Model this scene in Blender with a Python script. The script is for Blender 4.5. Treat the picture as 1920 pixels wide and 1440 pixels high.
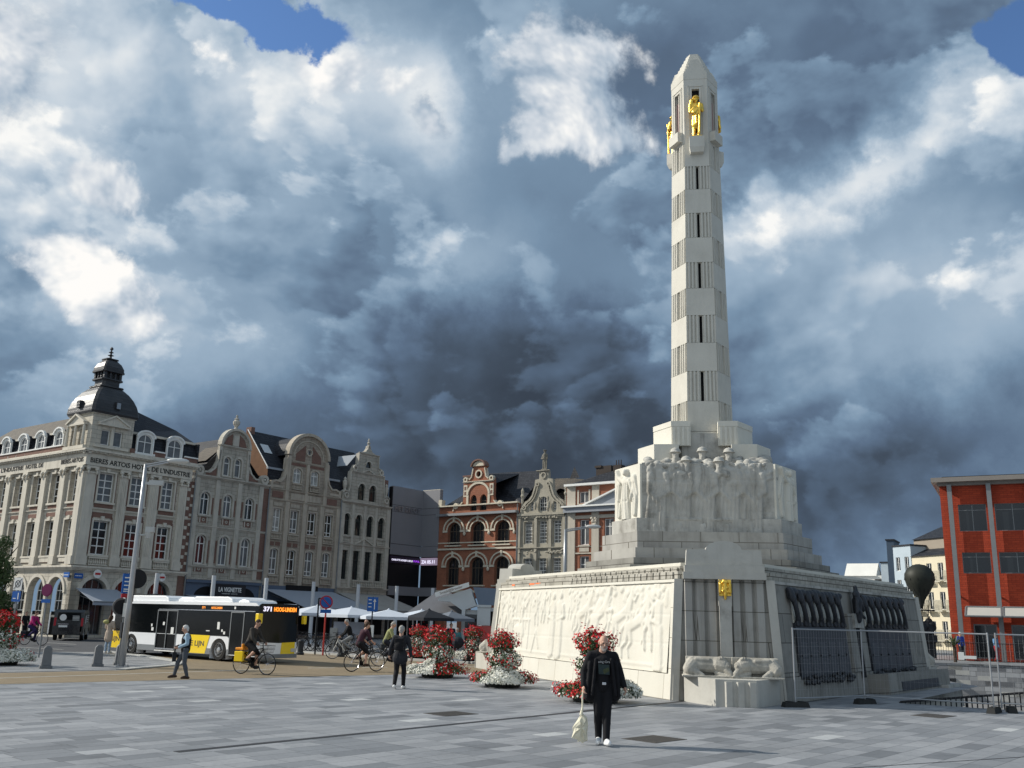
import bpy, bmesh, math, random
import numpy as np
from math import sin, cos, pi, radians, sqrt, atan2, hypot
from mathutils import Vector, Matrix
random.seed(7)
for o in list(bpy.data.objects): bpy.data.objects.remove(o)
S = bpy.context.scene
COL = S.collection
# ---------------------------------------------------------------- camera
PITCH, ROLL, CAMZ = radians(13.9), radians(1.5), 2.05
cd = bpy.data.cameras.new('camera'); cam = bpy.data.objects.new('camera', cd); COL.objects.link(cam)
cd.sensor_width = 36; cd.lens = 33.375; cd.clip_end = 5000; cd.clip_start = .1
_f = Vector((0, cos(PITCH), sin(PITCH))); _u = Vector((0, -sin(PITCH), cos(PITCH))); _x = Vector((1, 0, 0))
_r = _x*cos(ROLL)+_u*sin(ROLL); _up = _u*cos(ROLL)-_x*sin(ROLL)
cam.matrix_world = Matrix(((_r.x, _up.x, -_f.x, 0), (_r.y, _up.y, -_f.y, 0), (_r.z, _up.z, -_f.z, CAMZ), (0, 0, 0, 1)))
S.camera = cam
S.render.resolution_x = 1024; S.render.resolution_y = 768
S.view_settings.view_transform = 'Standard'; S.view_settings.look = 'None'
S.view_settings.exposure = 0; S.view_settings.gamma = 1
# ---------------------------------------------------------------- sun
SUN_AZ, SUN_EL = -79, 32
sl = bpy.data.lights.new('sun', 'SUN'); sl.energy = 5.0; sl.angle = radians(.53); sl.color = (1, .945, .85)
sun = bpy.data.objects.new('sun', sl); COL.objects.link(sun)
_d = Vector((sin(radians(SUN_AZ))*cos(radians(SUN_EL)), cos(radians(SUN_AZ))*cos(radians(SUN_EL)), sin(radians(SUN_EL))))
sun.rotation_euler = _d.to_track_quat('Z', 'Y').to_euler()
sun.location = (-60, 10, 60)
# ---------------------------------------------------------------- world: Nishita sky seen through gaps in a procedural cloud deck
W = bpy.data.worlds.new('World'); S.world = W; W.use_nodes = True
class NG:
    """tiny node-graph writer: every method returns an output socket"""
    def __init__(s, t): s.t = t
    def n(s, ty, **k):
        x = s.t.nodes.new(ty)
        for a, b in k.items(): setattr(x, a, b)
        return x
    def put(s, sock, v):
        if isinstance(v, bpy.types.NodeSocket): s.t.links.new(v, sock)
        elif v is not None: sock.default_value = v
    def m(s, op, a, b=None, c=None, clamp=False):
        x = s.n('ShaderNodeMath', operation=op, use_clamp=clamp)
        s.put(x.inputs[0], a); s.put(x.inputs[1], b); s.put(x.inputs[2], c); return x.outputs[0]
    def vm(s, op, a, b=None, out=0):
        x = s.n('ShaderNodeVectorMath', operation=op); s.put(x.inputs[0], a)
        if b is not None: s.put(x.inputs[1], b)
        return x.outputs[out]
    def sep(s, v): x = s.n('ShaderNodeSeparateXYZ'); s.put(x.inputs[0], v); return x.outputs
    def comb(s, a, b, c=0.): x = s.n('ShaderNodeCombineXYZ'); s.put(x.inputs[0], a); s.put(x.inputs[1], b); s.put(x.inputs[2], c); return x.outputs[0]
    def noise(s, v, scale, detail=4, rough=.5, dist=0., out=0):
        x = s.n('ShaderNodeTexNoise'); s.put(x.inputs['Vector'], v); x.inputs['Scale'].default_value = scale
        x.inputs['Detail'].default_value = detail; x.inputs['Roughness'].default_value = rough; x.inputs['Distortion'].default_value = dist
        return x.outputs[out]
    def ramp(s, f, stops, interp='LINEAR'):
        x = s.n('ShaderNodeValToRGB'); s.put(x.inputs[0], f); r = x.color_ramp; r.interpolation = interp
        while len(r.elements) > 1: r.elements.remove(r.elements[-1])
        r.elements[0].position = stops[0][0]; r.elements[0].color = (*stops[0][1], 1)
        for p, c in stops[1:]: e = r.elements.new(p); e.color = (*c, 1)
        return x.outputs[0]
    def mix(s, f, a, b, mode='MIX'):
        x = s.n('ShaderNodeMix', data_type='RGBA', blend_type=mode); s.put(x.inputs[0], f)
        for i, v in ((6, a), (7, b)):
            if isinstance(v, (tuple, list)): v = (*v[:3], 1)
            s.put(x.inputs[i], v)
        return x.outputs[2]
    def smooth(s, v, a, b):
        x = s.n('ShaderNodeMapRange', interpolation_type='SMOOTHSTEP'); s.put(x.inputs[0], v)
        x.inputs[1].default_value = a; x.inputs[2].default_value = b; return x.outputs[0]
nt = W.node_tree; nt.nodes.clear(); g = NG(nt)
D = g.n('ShaderNodeTexCoord').outputs['Generated']
dx, dy, dz = g.sep(D)
AZ = g.m('MULTIPLY', g.m('ARCTAN2', dx, dy), 57.2958)
EL = g.m('MULTIPLY', g.m('ARCSINE', dz), 57.2958)
# domain warp so that nothing placed in the sky keeps a geometric outline
wv = g.noise(D, 5., 8, .6, out=1); wx, wy, wz = g.sep(wv)
WAZ = g.m('MULTIPLY_ADD', g.m('SUBTRACT', wx, .5), 13., AZ)
WEL = g.m('MULTIPLY_ADD', g.m('SUBTRACT', wy, .5), 11., EL)
def edist(c, az=None, el=None):        # elliptical distance to a cloud centre (az, el, radius az, radius el, tilt)
    a = g.m('SUBTRACT', az or WAZ, c[0]); e = g.m('SUBTRACT', el or WEL, c[1])
    t = radians(c[4]) if len(c) > 4 else 0
    p = g.m('MULTIPLY_ADD', a, cos(t)/c[2], g.m('MULTIPLY', e, sin(t)/c[2]))
    q = g.m('MULTIPLY_ADD', a, -sin(t)/c[3], g.m('MULTIPLY', e, cos(t)/c[3]))
    return g.m('SQRT', g.m('MULTIPLY_ADD', p, p, g.m('MULTIPLY', q, q)))
SOFT = [((-29.3, 27.9, 12.5, 7.3, 0), 0.4), ((-13.2, 30.7, 11.4, 3.4, 0), 0.26), ((-6.4, 34.0, 6.1, 3.1, 0), 0.16), ((-15.2, 23.0, 11.5, 7.2, 0), 0.09), ((-5.1, 29.1, 2.8, 3.9, -20), 0.25), ((-2.7, 31.6, 2.2, 4.7, 0), -0.14), ((-26.5, 16.5, 8.1, 4.0, 0), 0.14), ((-21.3, 24.2, 3.6, 4.9, 0), -0.1), ((1.6, 14.6, 11.8, 3.5, -8), -0.3), ((6.3, 16.5, 6.6, 1.9, 0), -0.1), ((-4.4, 9.3, 21.5, 4.1, 0), -0.3), ((-16.6, 15.4, 9.1, 3.4, 0), 0.1), ((15.9, 30.1, 10.9, 4.9, 0), -0.12), ((5.3, 23.2, 8.8, 2.5, 0), -0.05), ((16.7, 12.5, 7.9, 4.6, 0), -0.1), ((24.2, 25.4, 7.6, 1.7, 15), 0.34), ((19.8, 23.9, 4.9, 1.5, 15), 0.2), ((27.8, 18.8, 7.0, 4.5, 0), 0.2), ((20.7, 18.4, 7.1, 3.3, 0), 0.1), ((23.9, 7.2, 11.3, 3.8, 0), -0.26), ((23.2, 13.4, 7.0, 2.1, 0), 0.05), ((27.4, 7.9, 4.6, 1.1, 20), 0.14), ((-27.4, 11.1, 6.7, 3.1, 0), 0.08), ((-21.7, 7.0, 11.0, 2.1, 0), -0.05), ((-4.6, 19.5, 7.7, 1.9, 25), 0.14), ((8.8, 32.4, 5.3, 2.9, 0), -0.1), ((28.8, 27.9, 4.2, 3.2, 0), 0.16), ((12.7, 33.9, 9.0, 1.7, 0), 0.0), ((25.5, 14.4, 7.1, 2.3, 0), 0.1)]
WHITE = [((4.3, 30.8, 6.7, 5.1, 0), 1.35), ((8.4, 28.6, 3.8, 2.4, 0), 0.8), ((0.7, 27.5, 2.5, 2.1, 0), 0.75), ((-31.1, 28.3, 7.7, 5.7, 0), 1.05), ((-25.4, 23.4, 3.7, 3.1, -40), 1.0), ((-27.1, 18.8, 5.9, 2.8, -30), 1.0), ((-12.0, 32.0, 6.5, 1.7, 0), 0.75), ((-20.0, 31.1, 5.1, 1.6, 0), 0.7), ((-5.8, 28.7, 1.6, 2.7, 35), 0.75), ((29.0, 27.2, 2.7, 1.1, 0), 0.6)]
BLUE = [((-15.5, 33.8, 6.4, 1.6, 0), 1.4), ((-19.4, 33.6, 4.2, 1.1, 0), 1.1), ((30.6, 30.5, 2.2, 2.8, 0), 1.5)]

v = None
for c, amp in SOFT:
    b = g.m('MULTIPLY', g.m('POWER', 2.718, g.m('MULTIPLY', g.m('MULTIPLY', edist(c), edist(c)), -1.)), amp)
    v = b if v is None else g.m('ADD', v, b)
DS = g.vm('MULTIPLY', D, (1, 1, 1.45))
SUNO = (-.020, .0, .016)
def layer(off, sc, det, r, t, soft, dist=.15, aniso=True):     # one sheet of cloud: crisp-edged mask and how far each puff faces the sun
    p0 = g.vm('ADD', DS if aniso else D, off); n = g.noise(p0, sc, det, r, dist); n_ = g.noise(g.vm('ADD', p0, SUNO), sc, 5, r, dist)
    n0 = g.noise(p0, sc, 5, r, dist)
    return g.smooth(n, t, t+soft), g.m('SUBTRACT', n0, n_), n
LOWF = g.m('MULTIPLY_ADD', g.smooth(EL, 3., 17.), .72, .28)      # calmer, more distant cloud near the horizon
v = g.m('ADD', v, g.m('MULTIPLY_ADD', g.m('SUBTRACT', g.noise(DS, 2.2, 4, .5, .2), .5), .5, .475))
for off, sc, det, r, t, soft, a_, b_ in (((.3, .7, .2), 2.0, 11, .54, .50, .06, -.075, 1.2), ((5.1, 2.2, 7.3), 3.0, 12, .55, .51, .035, .07, 1.6), ((2.4, 8.8, 3.1), 4.3, 12, .55, .53, .04, -.06, 1.3), ((9.2, 4.1, 6.6), 6.0, 12, .55, .56, .045, .04, 1.)):
    mk, lt, n_ = layer(off, sc, det, r, t, soft)
    mk_ = g.m('MULTIPLY', mk, LOWF); v = g.m('ADD', v, g.m('MULTIPLY', mk_, g.m('MULTIPLY_ADD', lt, b_, a_)))
    v = g.m('ADD', v, g.m('MULTIPLY', g.m('MULTIPLY', g.m('SUBTRACT', mk, g.smooth(n_, t+soft, t+soft+.09)), .035), LOWF))
v = g.m('ADD', v, g.m('MULTIPLY', g.m('SUBTRACT', g.noise(g.vm('ADD', D, (7.1, 3.3, 1.2)), 10., 8, .58, .1), .5), .09))
fill_sky = g.vm('DOT_PRODUCT', D, (-.55, -.8, .25), out=1)      # unseen sky behind the camera, brightened as added fill for the shade
v = g.m('ADD', v, g.m('MULTIPLY', g.smooth(fill_sky, -.1, .75), .3))
v = g.m('MAXIMUM', g.m('MINIMUM', v, 1.), 0.)
deck = g.ramp(v, [(0, (.032, .042, .06)), (.14, (.056, .078, .112)), (.34, (.11, .165, .25)), (.5, (.19, .285, .4)), (.66, (.32, .43, .55)), (.82, (.56, .64, .72)), (1, (.95, .95, .93))])
wm = None
for c, amp in WHITE:
    b = g.m('MULTIPLY', g.m('SUBTRACT', 1., edist(c)), amp); wm = b if wm is None else g.m('MAXIMUM', wm, b)
mk, lt, crisp = layer((1.7, 2.9, 4.2), 6.5, 14, .6, 0, 1, .25, False)
wf = g.m('MULTIPLY_ADD', g.m('SUBTRACT', crisp, .5), 2.7, wm)
wmask = g.smooth(wf, .34, .74)
wshade = g.m('ADD', g.m('MULTIPLY', lt, 3.4), g.m('ADD', g.m('MULTIPLY', g.m('SUBTRACT', g.noise(D, 15., 10, .6, .1), .5), .5), g.m('MULTIPLY_ADD', g.m('MINIMUM', wf, 1.2), .26, .33)))
white = g.ramp(g.m('MAXIMUM', g.m('MINIMUM', wshade, 1.), 0.), [(0, (.22, .31, .43)), (.3, (.4, .49, .59)), (.6, (.64, .69, .75)), (.85, (.88, .89, .89)), (1, (1., .98, .95))])
cloud = g.mix(wmask, deck, white)
bm_ = None
for c, amp in BLUE:
    b = g.m('MULTIPLY', g.m('SUBTRACT', 1., edist(c)), amp); bm_ = b if bm_ is None else g.m('MAXIMUM', bm_, b)
bmask = g.smooth(g.m('MULTIPLY_ADD', g.m('SUBTRACT', crisp, .5), 1.6, bm_), .1, .45)
sky = g.n('ShaderNodeTexSky', sky_type='NISHITA'); sky.sun_disc = False
sky.sun_elevation = radians(SUN_EL); sky.sun_rotation = radians(SUN_AZ); sky.air_density = .9; sky.dust_density = .1; sky.ozone_density = 6.
b1 = g.n('ShaderNodeBackground'); g.put(b1.inputs[0], sky.outputs[0]); b1.inputs[1].default_value = .15
b2 = g.n('ShaderNodeBackground'); g.put(b2.inputs[0], cloud); b2.inputs[1].default_value = 1.
mx = g.n('ShaderNodeMixShader'); g.put(mx.inputs[0], g.m('SUBTRACT', 1., bmask)); g.put(mx.inputs[1], b1.outputs[0]); g.put(mx.inputs[2], b2.outputs[0])
g.put(g.n('ShaderNodeOutputWorld').inputs[0], mx.outputs[0])
# ---------------------------------------------------------------- materials
MATS = {}
def M(name, col, rough=.85, var=.18, ns=1.6, bump=0., metal=0., spec=.25, brick=None, streak=0., stain=0., stcol=(.05, .05, .045), emit=None, uaxis='xy', bs=12., coat=0.):
    if name in MATS: return MATS[name]
    m = bpy.data.materials.new(name); m.use_nodes = True; t = m.node_tree; t.nodes.clear(); g = NG(t)
    out = g.n('ShaderNodeOutputMaterial'); p = g.n('ShaderNodeBsdfPrincipled'); g.put(out.inputs[0], p.outputs[0])
    P = g.n('ShaderNodeTexCoord').outputs['Object']
    n = g.noise(P, ns, 6, .6)
    c = (*col, 1); hgt = None
    if brick:
        bw, bh, mort, mcol, c2 = brick
        x, y, z = g.sep(P)
        vv = g.comb(g.m('ADD', x, y) if uaxis == 'xy' else x, z if uaxis == 'xy' else y)
        b = g.n('ShaderNodeTexBrick'); g.put(b.inputs['Vector'], vv); b.inputs['Scale'].default_value = 1.
        b.inputs['Brick Width'].default_value = bw; b.inputs['Row Height'].default_value = bh; b.inputs['Mortar Size'].default_value = mort
        b.inputs['Mortar Smooth'].default_value = .3; b.inputs['Bias'].default_value = 0.
        b.inputs['Color1'].default_value = c; b.inputs['Color2'].default_value = (*c2, 1); b.inputs['Mortar'].default_value = (*mcol, 1)
        c = b.outputs['Color']; hgt = b.outputs['Fac']
    f = g.m('MULTIPLY_ADD', g.m('SUBTRACT', n, .5), var*2.4, 1.)
    c = g.mix(1., c, g.comb(f, f, f), 'MULTIPLY')
    if streak:
        x, y, z = g.sep(P)
        s = g.noise(g.comb(g.m('MULTIPLY', g.m('ADD', x, y), 3.2), g.m('MULTIPLY', z, .35)), 1., 6, .65)
        c = g.mix(g.m('MULTIPLY', g.smooth(s, .47, .75), streak), c, stcol)
    if stain:
        s = g.noise(g.vm('ADD', P, (9.3, 2.2, 4.1)), .9, 9, .68)
        c = g.mix(g.m('MULTIPLY', g.smooth(s, .48, .72), stain), c, stcol)
    g.put(p.inputs['Base Color'], c)
    p.inputs['Roughness'].default_value = rough; p.inputs['Metallic'].default_value = metal; p.inputs['Specular IOR Level'].default_value = spec
    if coat: p.inputs['Coat Weight'].default_value = coat
    if emit: p.inputs['Emission Color'].default_value = (*emit[0], 1); p.inputs['Emission Strength'].default_value = emit[1]
    if bump or hgt is not None:
        b = g.n('ShaderNodeBump'); b.inputs['Strength'].default_value = max(bump, .35); b.inputs['Distance'].default_value = .02
        h = g.noise(P, bs, 6, .6)
        if hgt is not None: h = g.m('SUBTRACT', g.m('MULTIPLY', h, .6), hgt)
        g.put(b.inputs['Height'], h); g.put(p.inputs['Normal'], b.outputs[0])
    MATS[name] = m; return m
LIME = M('pale limestone blocks', (.54, .5, .42), .85, .16, .8, brick=(.9, .32, .012, (.22, .2, .17), (.46, .425, .355)), streak=.35, stain=.2, stcol=(.14, .13, .11))
LIMES = M('plain limestone trim', (.57, .53, .45), .85, .18, 1.2, streak=.35, stcol=(.14, .13, .11), bump=.2)
GREYST = M('weathered grey limestone', (.42, .39, .33), .88, .22, 1., brick=(.8, .3, .012, (.16, .15, .125), (.36, .335, .285)), streak=.45, stain=.4, stcol=(.1, .095, .08))
GREYT = M('weathered grey stone trim', (.46, .43, .37), .88, .22, 1.2, streak=.45, stain=.2, stcol=(.1, .095, .08), bump=.2)
BRICK = M('old red brick', (.2, .1, .078), .9, .2, 1.5, brick=(.22, .075, .009, (.2, .16, .13), (.16, .082, .065)), stain=.35, stcol=(.1, .05, .04))
BRICKO = M('orange red brick', (.31, .105, .055), .9, .22, 1.2, brick=(.22, .075, .01, (.26, .17, .12), (.25, .08, .045)), stain=.35, stcol=(.09, .035, .025))
BRICKM = M('smooth red modern brick', (.4, .058, .024), .8, .12, 1.2, brick=(.45, .14, .012, (.2, .03, .015), (.31, .042, .018)), stain=.2, stcol=(.2, .03, .015))
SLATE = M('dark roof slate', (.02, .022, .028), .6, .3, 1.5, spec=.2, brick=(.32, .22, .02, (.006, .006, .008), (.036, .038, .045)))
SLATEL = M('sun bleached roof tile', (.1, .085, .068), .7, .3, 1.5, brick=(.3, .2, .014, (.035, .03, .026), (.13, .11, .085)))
ZINC = M('zinc sheet', (.3, .32, .34), .4, .12, 1.5, metal=.6)
LEAD = M('dark dome lead slates', (.02, .02, .022), .42, .35, 2., spec=.5, brick=(.9, .22, .012, (.006, .006, .007), (.035, .035, .038)), stain=.3, stcol=(.07, .07, .068))
WHITEP = M('white painted wood', (.72, .72, .69), .5, .06, 3.)
GREYP = M('grey painted steel', (.2, .21, .215), .45, .1, 3., metal=.3)
BLACK = M('black painted metal', (.012, .012, .014), .35, .1, 3.)
DARKIN = M('dark interior', (.01, .01, .011), .8, .2, 1.)
GLASS = M('dark window glass', (.012, .015, .018), .06, .3, .8, spec=.6)
GLASSC = M('window glass with grey net curtain', (.12, .125, .13), .12, .55, 2.2, spec=.5)
GLASSR = M('window glass with red curtain', (.055, .016, .016), .12, .5, 2.2, spec=.5)
GLASSB = M('window glass with painted bright reflection', (.3, .3, .28), .1, .75, 2.6, spec=.6)  # pale mottled colour stands in for bright reflections in the panes
GOLD = M('gilded bronze', (.85, .55, .1), .32, .25, 5., metal=1.)
BRONZE = M('dark patinated bronze', (.032, .034, .04), .5, .3, 4., metal=.35, spec=.4, streak=.35, stcol=(.09, .1, .105))
MON = M('cream monument stone', (.61, .59, .52), .85, .12, .7, streak=.16, stain=.3, stcol=(.5, .45, .35), bump=.25, bs=18)
MONP = M('pale memorial stone in painted shade', (.45, .44, .4), .88, .16, 1.1, streak=.3, stain=.45, stcol=(.3, .28, .24), bump=.35, bs=12)  # cream stone darkened in its colour to stand for shaded parts
MONG = M('weathered monument stone with painted shade', (.42, .41, .375), .9, .32, 1.5, streak=.75, stain=.75, stcol=(.13, .122, .105), bump=.5, bs=9)  # real grime, plus shade put into the base colour for unlit faces
MONT = M('tower limestone', (.55, .53, .47), .85, .12, .9, streak=.25, stain=.2, stcol=(.34, .32, .27), bump=.25)
MONSEAM = M('open stone joint', (.13, .12, .1), .9, .1)
# ---------------------------------------------------------------- mesh builder
class MB:
    def __init__(s, *mats): s.v = []; s.f = []; s.mi = []; s.mats = list(mats); s.cur = 0; s.sm = []; s.smooth = False; s.T = None
    def mat(s, m):
        if m not in s.mats: s.mats.append(m)
        s.cur = s.mats.index(m); return s
    def add(s, vs, fs):
        o = len(s.v)
        if s.T is not None: vs = [s.T @ Vector(p) for p in vs]
        s.v += [tuple(p) for p in vs]; s.f += [tuple(o+i for i in f) for f in fs]; s.mi += [s.cur]*len(fs); s.sm += [s.smooth]*len(fs); return s
    def box(s, x0, x1, y0, y1, z0, z1):
        if x0 > x1: x0, x1 = x1, x0
        if y0 > y1: y0, y1 = y1, y0
        if z0 > z1: z0, z1 = z1, z0
        return s.add([(x0, y0, z0), (x1, y0, z0), (x1, y1, z0), (x0, y1, z0), (x0, y0, z1), (x1, y0, z1), (x1, y1, z1), (x0, y1, z1)],
                     [(0, 3, 2, 1), (4, 5, 6, 7), (0, 1, 5, 4), (1, 2, 6, 5), (2, 3, 7, 6), (3, 0, 4, 7)])
    def poly(s, pts): return s.add(pts, [tuple(range(len(pts)))])
    def ext(s, pts, y0, y1):       # polygon in (x,z), counter-clockwise from the front (-y), extruded y0..y1
        n = len(pts); a = [(p[0], y0, p[1]) for p in pts]+[(p[0], y1, p[1]) for p in pts]
        return s.add(a, [tuple(range(n)), tuple(range(2*n-1, n-1, -1))]+[(i, i+n, (i+1) % n+n, (i+1) % n) for i in range(n)])
    def exz(s, pts, z0, z1, top=None):       # polygon in (x,y) ccw from above; optional different top outline
        n = len(pts); q = top or pts; a = [(p[0], p[1], z0) for p in pts]+[(p[0], p[1], z1) for p in q]
        return s.add(a, [tuple(range(n-1, -1, -1)), tuple(range(n, 2*n))]+[(i, (i+1) % n, (i+1) % n+n, i+n) for i in range(n)])
    def seg(s, p, q, w, y0, y1):    # thick bar between two (x,z) points
        dx, dz = q[0]-p[0], q[1]-p[1]; L = hypot(dx, dz) or 1; nx, nz = -dz/L*w/2, dx/L*w/2
        return s.ext([(p[0]-nx, p[1]-nz), (q[0]-nx, q[1]-nz), (q[0]+nx, q[1]+nz), (p[0]+nx, p[1]+nz)], y0, y1)
    def strip(s, pts, w, y0, y1):
        n = len(pts)
        off = []
        for i in range(n):
            a = pts[max(i-1, 0)]; b = pts[min(i+1, n-1)]; dx, dz = b[0]-a[0], b[1]-a[1]; L = hypot(dx, dz) or 1
            off.append((-dz/L*w/2, dx/L*w/2))
        A = [(p[0]+o[0], p[1]+o[1]) for p, o in zip(pts, off)]; B = [(p[0]-o[0], p[1]-o[1]) for p, o in zip(pts, off)]
        vs = []; fs = []
        for i in range(n): vs += [(A[i][0], y0, A[i][1]), (B[i][0], y0, B[i][1]), (B[i][0], y1, B[i][1]), (A[i][0], y1, A[i][1])]
        for i in range(n-1):
            a, b = 4*i, 4*i+4
            fs += [(a, a+1, b+1, b), (a+1, a+2, b+2, b+1), (a+2, a+3, b+3, b+2), (a+3, a, b, b+3)]
        fs += [(3, 2, 1, 0), (4*n-4, 4*n-3, 4*n-2, 4*n-1)]
        return s.add(vs, fs)
    def arc(s, cx, cz, r, w, y0, y1, a0=0., a1=180., n=12, rz=None):
        rz = rz or r
        return s.strip([(cx+r*cos(radians(a0+(a1-a0)*i/n)), cz+rz*sin(radians(a0+(a1-a0)*i/n))) for i in range(n+1)], w, y0, y1)
    def tube(s, pts, r, n=6):       # r: number or list, round bar along 3-D points
        pts = [Vector(p) for p in pts]; m = len(pts); rr = r if isinstance(r, (list, tuple)) else [r]*m
        vs = []; fs = []; prev = None
        for i, p in enumerate(pts):
            d = (pts[min(i+1, m-1)]-pts[max(i-1, 0)]).normalized()
            if prev is None: a = d.orthogonal().normalized()
            else:
                a = prev-d*prev.dot(d); a = a.normalized() if a.length > 1e-5 else d.orthogonal().normalized()
            prev = a; b = d.cross(a)
            vs += [p+(a*cos(2*pi*k/n)+b*sin(2*pi*k/n))*rr[i] for k in range(n)]
        for i in range(m-1):
            for k in range(n): fs.append((i*n+k, i*n+(k+1) % n, (i+1)*n+(k+1) % n, (i+1)*n+k))
        fs += [tuple(range(n-1, -1, -1)), tuple((m-1)*n+k for k in range(n))]
        return s.add(vs, fs)
    def lathe(s, prof, c=(0, 0, 0), n=12, rot=0., sq=1.):
        vs = []; fs = []; m = len(prof)
        for r, z in prof:
            vs += [(c[0]+r*cos(2*pi*k/n+rot), c[1]+r*sin(2*pi*k/n+rot)*sq, c[2]+z) for k in range(n)]
        for i in range(m-1):
            for k in range(n): fs.append((i*n+k, i*n+(k+1) % n, (i+1)*n+(k+1) % n, (i+1)*n+k))
        fs += [tuple(range(n-1, -1, -1)), tuple((m-1)*n+k for k in range(n))]
        return s.add(vs, fs)
    def ell(s, c, r, n=12, m=8):
        return s.lathe([(r[0]*sin(pi*i/m) if 0 < i < m else .001, -r[2]*cos(pi*i/m)) for i in range(m+1)], c, n, 0, r[1]/r[0])
    def build(s, name, parent=None, loc=None, rz=0., bev=0., rot=None):
        me = bpy.data.meshes.new(name); me.from_pydata(s.v, [], s.f)
        for m in s.mats: me.materials.append(m)
        me.polygons.foreach_set('material_index', s.mi); me.polygons.foreach_set('use_smooth', s.sm); me.update()
        return obj(name, me, parent, loc, rz, rot, bev)
def obj(name, me, parent=None, loc=None, rz=0., rot=None, bev=0.):
    o = bpy.data.objects.new(name, me); COL.objects.link(o)
    if parent is not None: o.parent = parent
    if loc: o.location = loc
    if rz: o.rotation_euler = (0, 0, rz)
    if rot: o.rotation_euler = rot
    if bev:
        b = o.modifiers.new('bevel', 'BEVEL'); b.width = bev; b.segments = 2; b.limit_method = 'ANGLE'
    return o
def tag(o, label, cat, group=None):
    o['label'] = label; o['category'] = cat
    if group: o['group'] = group
    return o
def thing(name, label, cat, loc=(0, 0, 0), rz=0., group=None):
    o = bpy.data.objects.new(name, None); o.empty_display_size = .3; COL.objects.link(o); o.location = loc; o.rotation_euler = (0, 0, rz)
    return tag(o, label, cat, group)
def struct(o, kind='structure'): o['kind'] = kind; return o
def dup(root, loc=None, rz=None, label=None, rot=None):
    r = root.copy(); COL.objects.link(r)
    if loc: r.location = loc
    if rz is not None: r.rotation_euler = (0, 0, rz)
    if rot is not None: r.rotation_euler = rot
    if label: r['label'] = label
    for ch in list(root.children):
        c = ch.copy(); COL.objects.link(c); c.parent = r
        for k in ch.children: d = k.copy(); COL.objects.link(d); d.parent = c
    return r
TXT = {}
def text(name, body, size, mat, parent, loc, rot=(pi/2, 0, 0), depth=.01, width=None, bold=0., align='LEFT'):
    c = bpy.data.curves.new('t', 'FONT'); c.body = body; c.size = size; c.extrude = depth; c.offset = bold; c.align_x = align; c.resolution_u = 3
    t = bpy.data.objects.new('t', c); COL.objects.link(t); dg = bpy.context.evaluated_depsgraph_get(); dg.update()
    me = bpy.data.meshes.new_from_object(t.evaluated_get(dg)); bpy.data.objects.remove(t)
    if width and len(me.vertices):
        xs = [v.co.x for v in me.vertices]; w = max(xs)-min(xs); k = width/w
        for v in me.vertices: v.co.x *= k
    me.materials.clear(); me.materials.append(mat); me.name = name
    return obj(name, me, parent, loc, 0, rot)
# sculpting: union of tapered capsules / ellipsoids, voxel-remeshed into one continuous surface
def sculpt(name, prims, mat, parent, vox=.02, sm=2, loc=None, rz=0., fn=None):
    b = MB()
    for p in prims:
        if p[0] == 'c':
            _, a, ra, c, rb = p; a, c = Vector(a), Vector(c); d = c-a; L = d.length
            if L < 1e-6: continue
            q = d.to_track_quat('Z', 'X').to_matrix().to_4x4(); q.translation = a
            pr = [(max(ra*sin(pi/2*i/3), .0008), -ra*cos(pi/2*i/3)) for i in range(4)]+[(max(rb*cos(pi/2*i/3), .0008), L+rb*sin(pi/2*i/3)) for i in range(4)]
            b.T = q; b.lathe(pr, n=12); b.T = None
        elif p[0] == 'e':
            _, c, r = p[:3]; b.T = Matrix.Translation(c) @ (p[3].to_4x4() if len(p) > 3 else Matrix.Identity(4)); b.ell((0, 0, 0), r, 14, 10); b.T = None
        elif p[0] == 'b':
            b.box(*p[1])
    me = bpy.data.meshes.new('tmp'); me.from_pydata(b.v, [], b.f)
    t = bpy.data.objects.new('tmp', me); COL.objects.link(t)
    r = t.modifiers.new('r', 'REMESH'); r.mode = 'VOXEL'; r.voxel_size = vox
    if sm: k = t.modifiers.new('s', 'SMOOTH'); k.factor = .6; k.iterations = sm
    dg = bpy.context.evaluated_depsgraph_get(); dg.update()
    out = bpy.data.meshes.new_from_object(t.evaluated_get(dg)); bpy.data.objects.remove(t); bpy.data.meshes.remove(me)
    if fn:
        for v in out.vertices: v.co = fn(v.co)
    out.name = name; ms = mat if isinstance(mat, list) else [mat]
    out.materials.clear()
    for m in ms: out.materials.append(m)
    out.polygons.foreach_set('use_smooth', [True]*len(out.polygons))
    return obj(name, out, parent, loc, rz)
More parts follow.
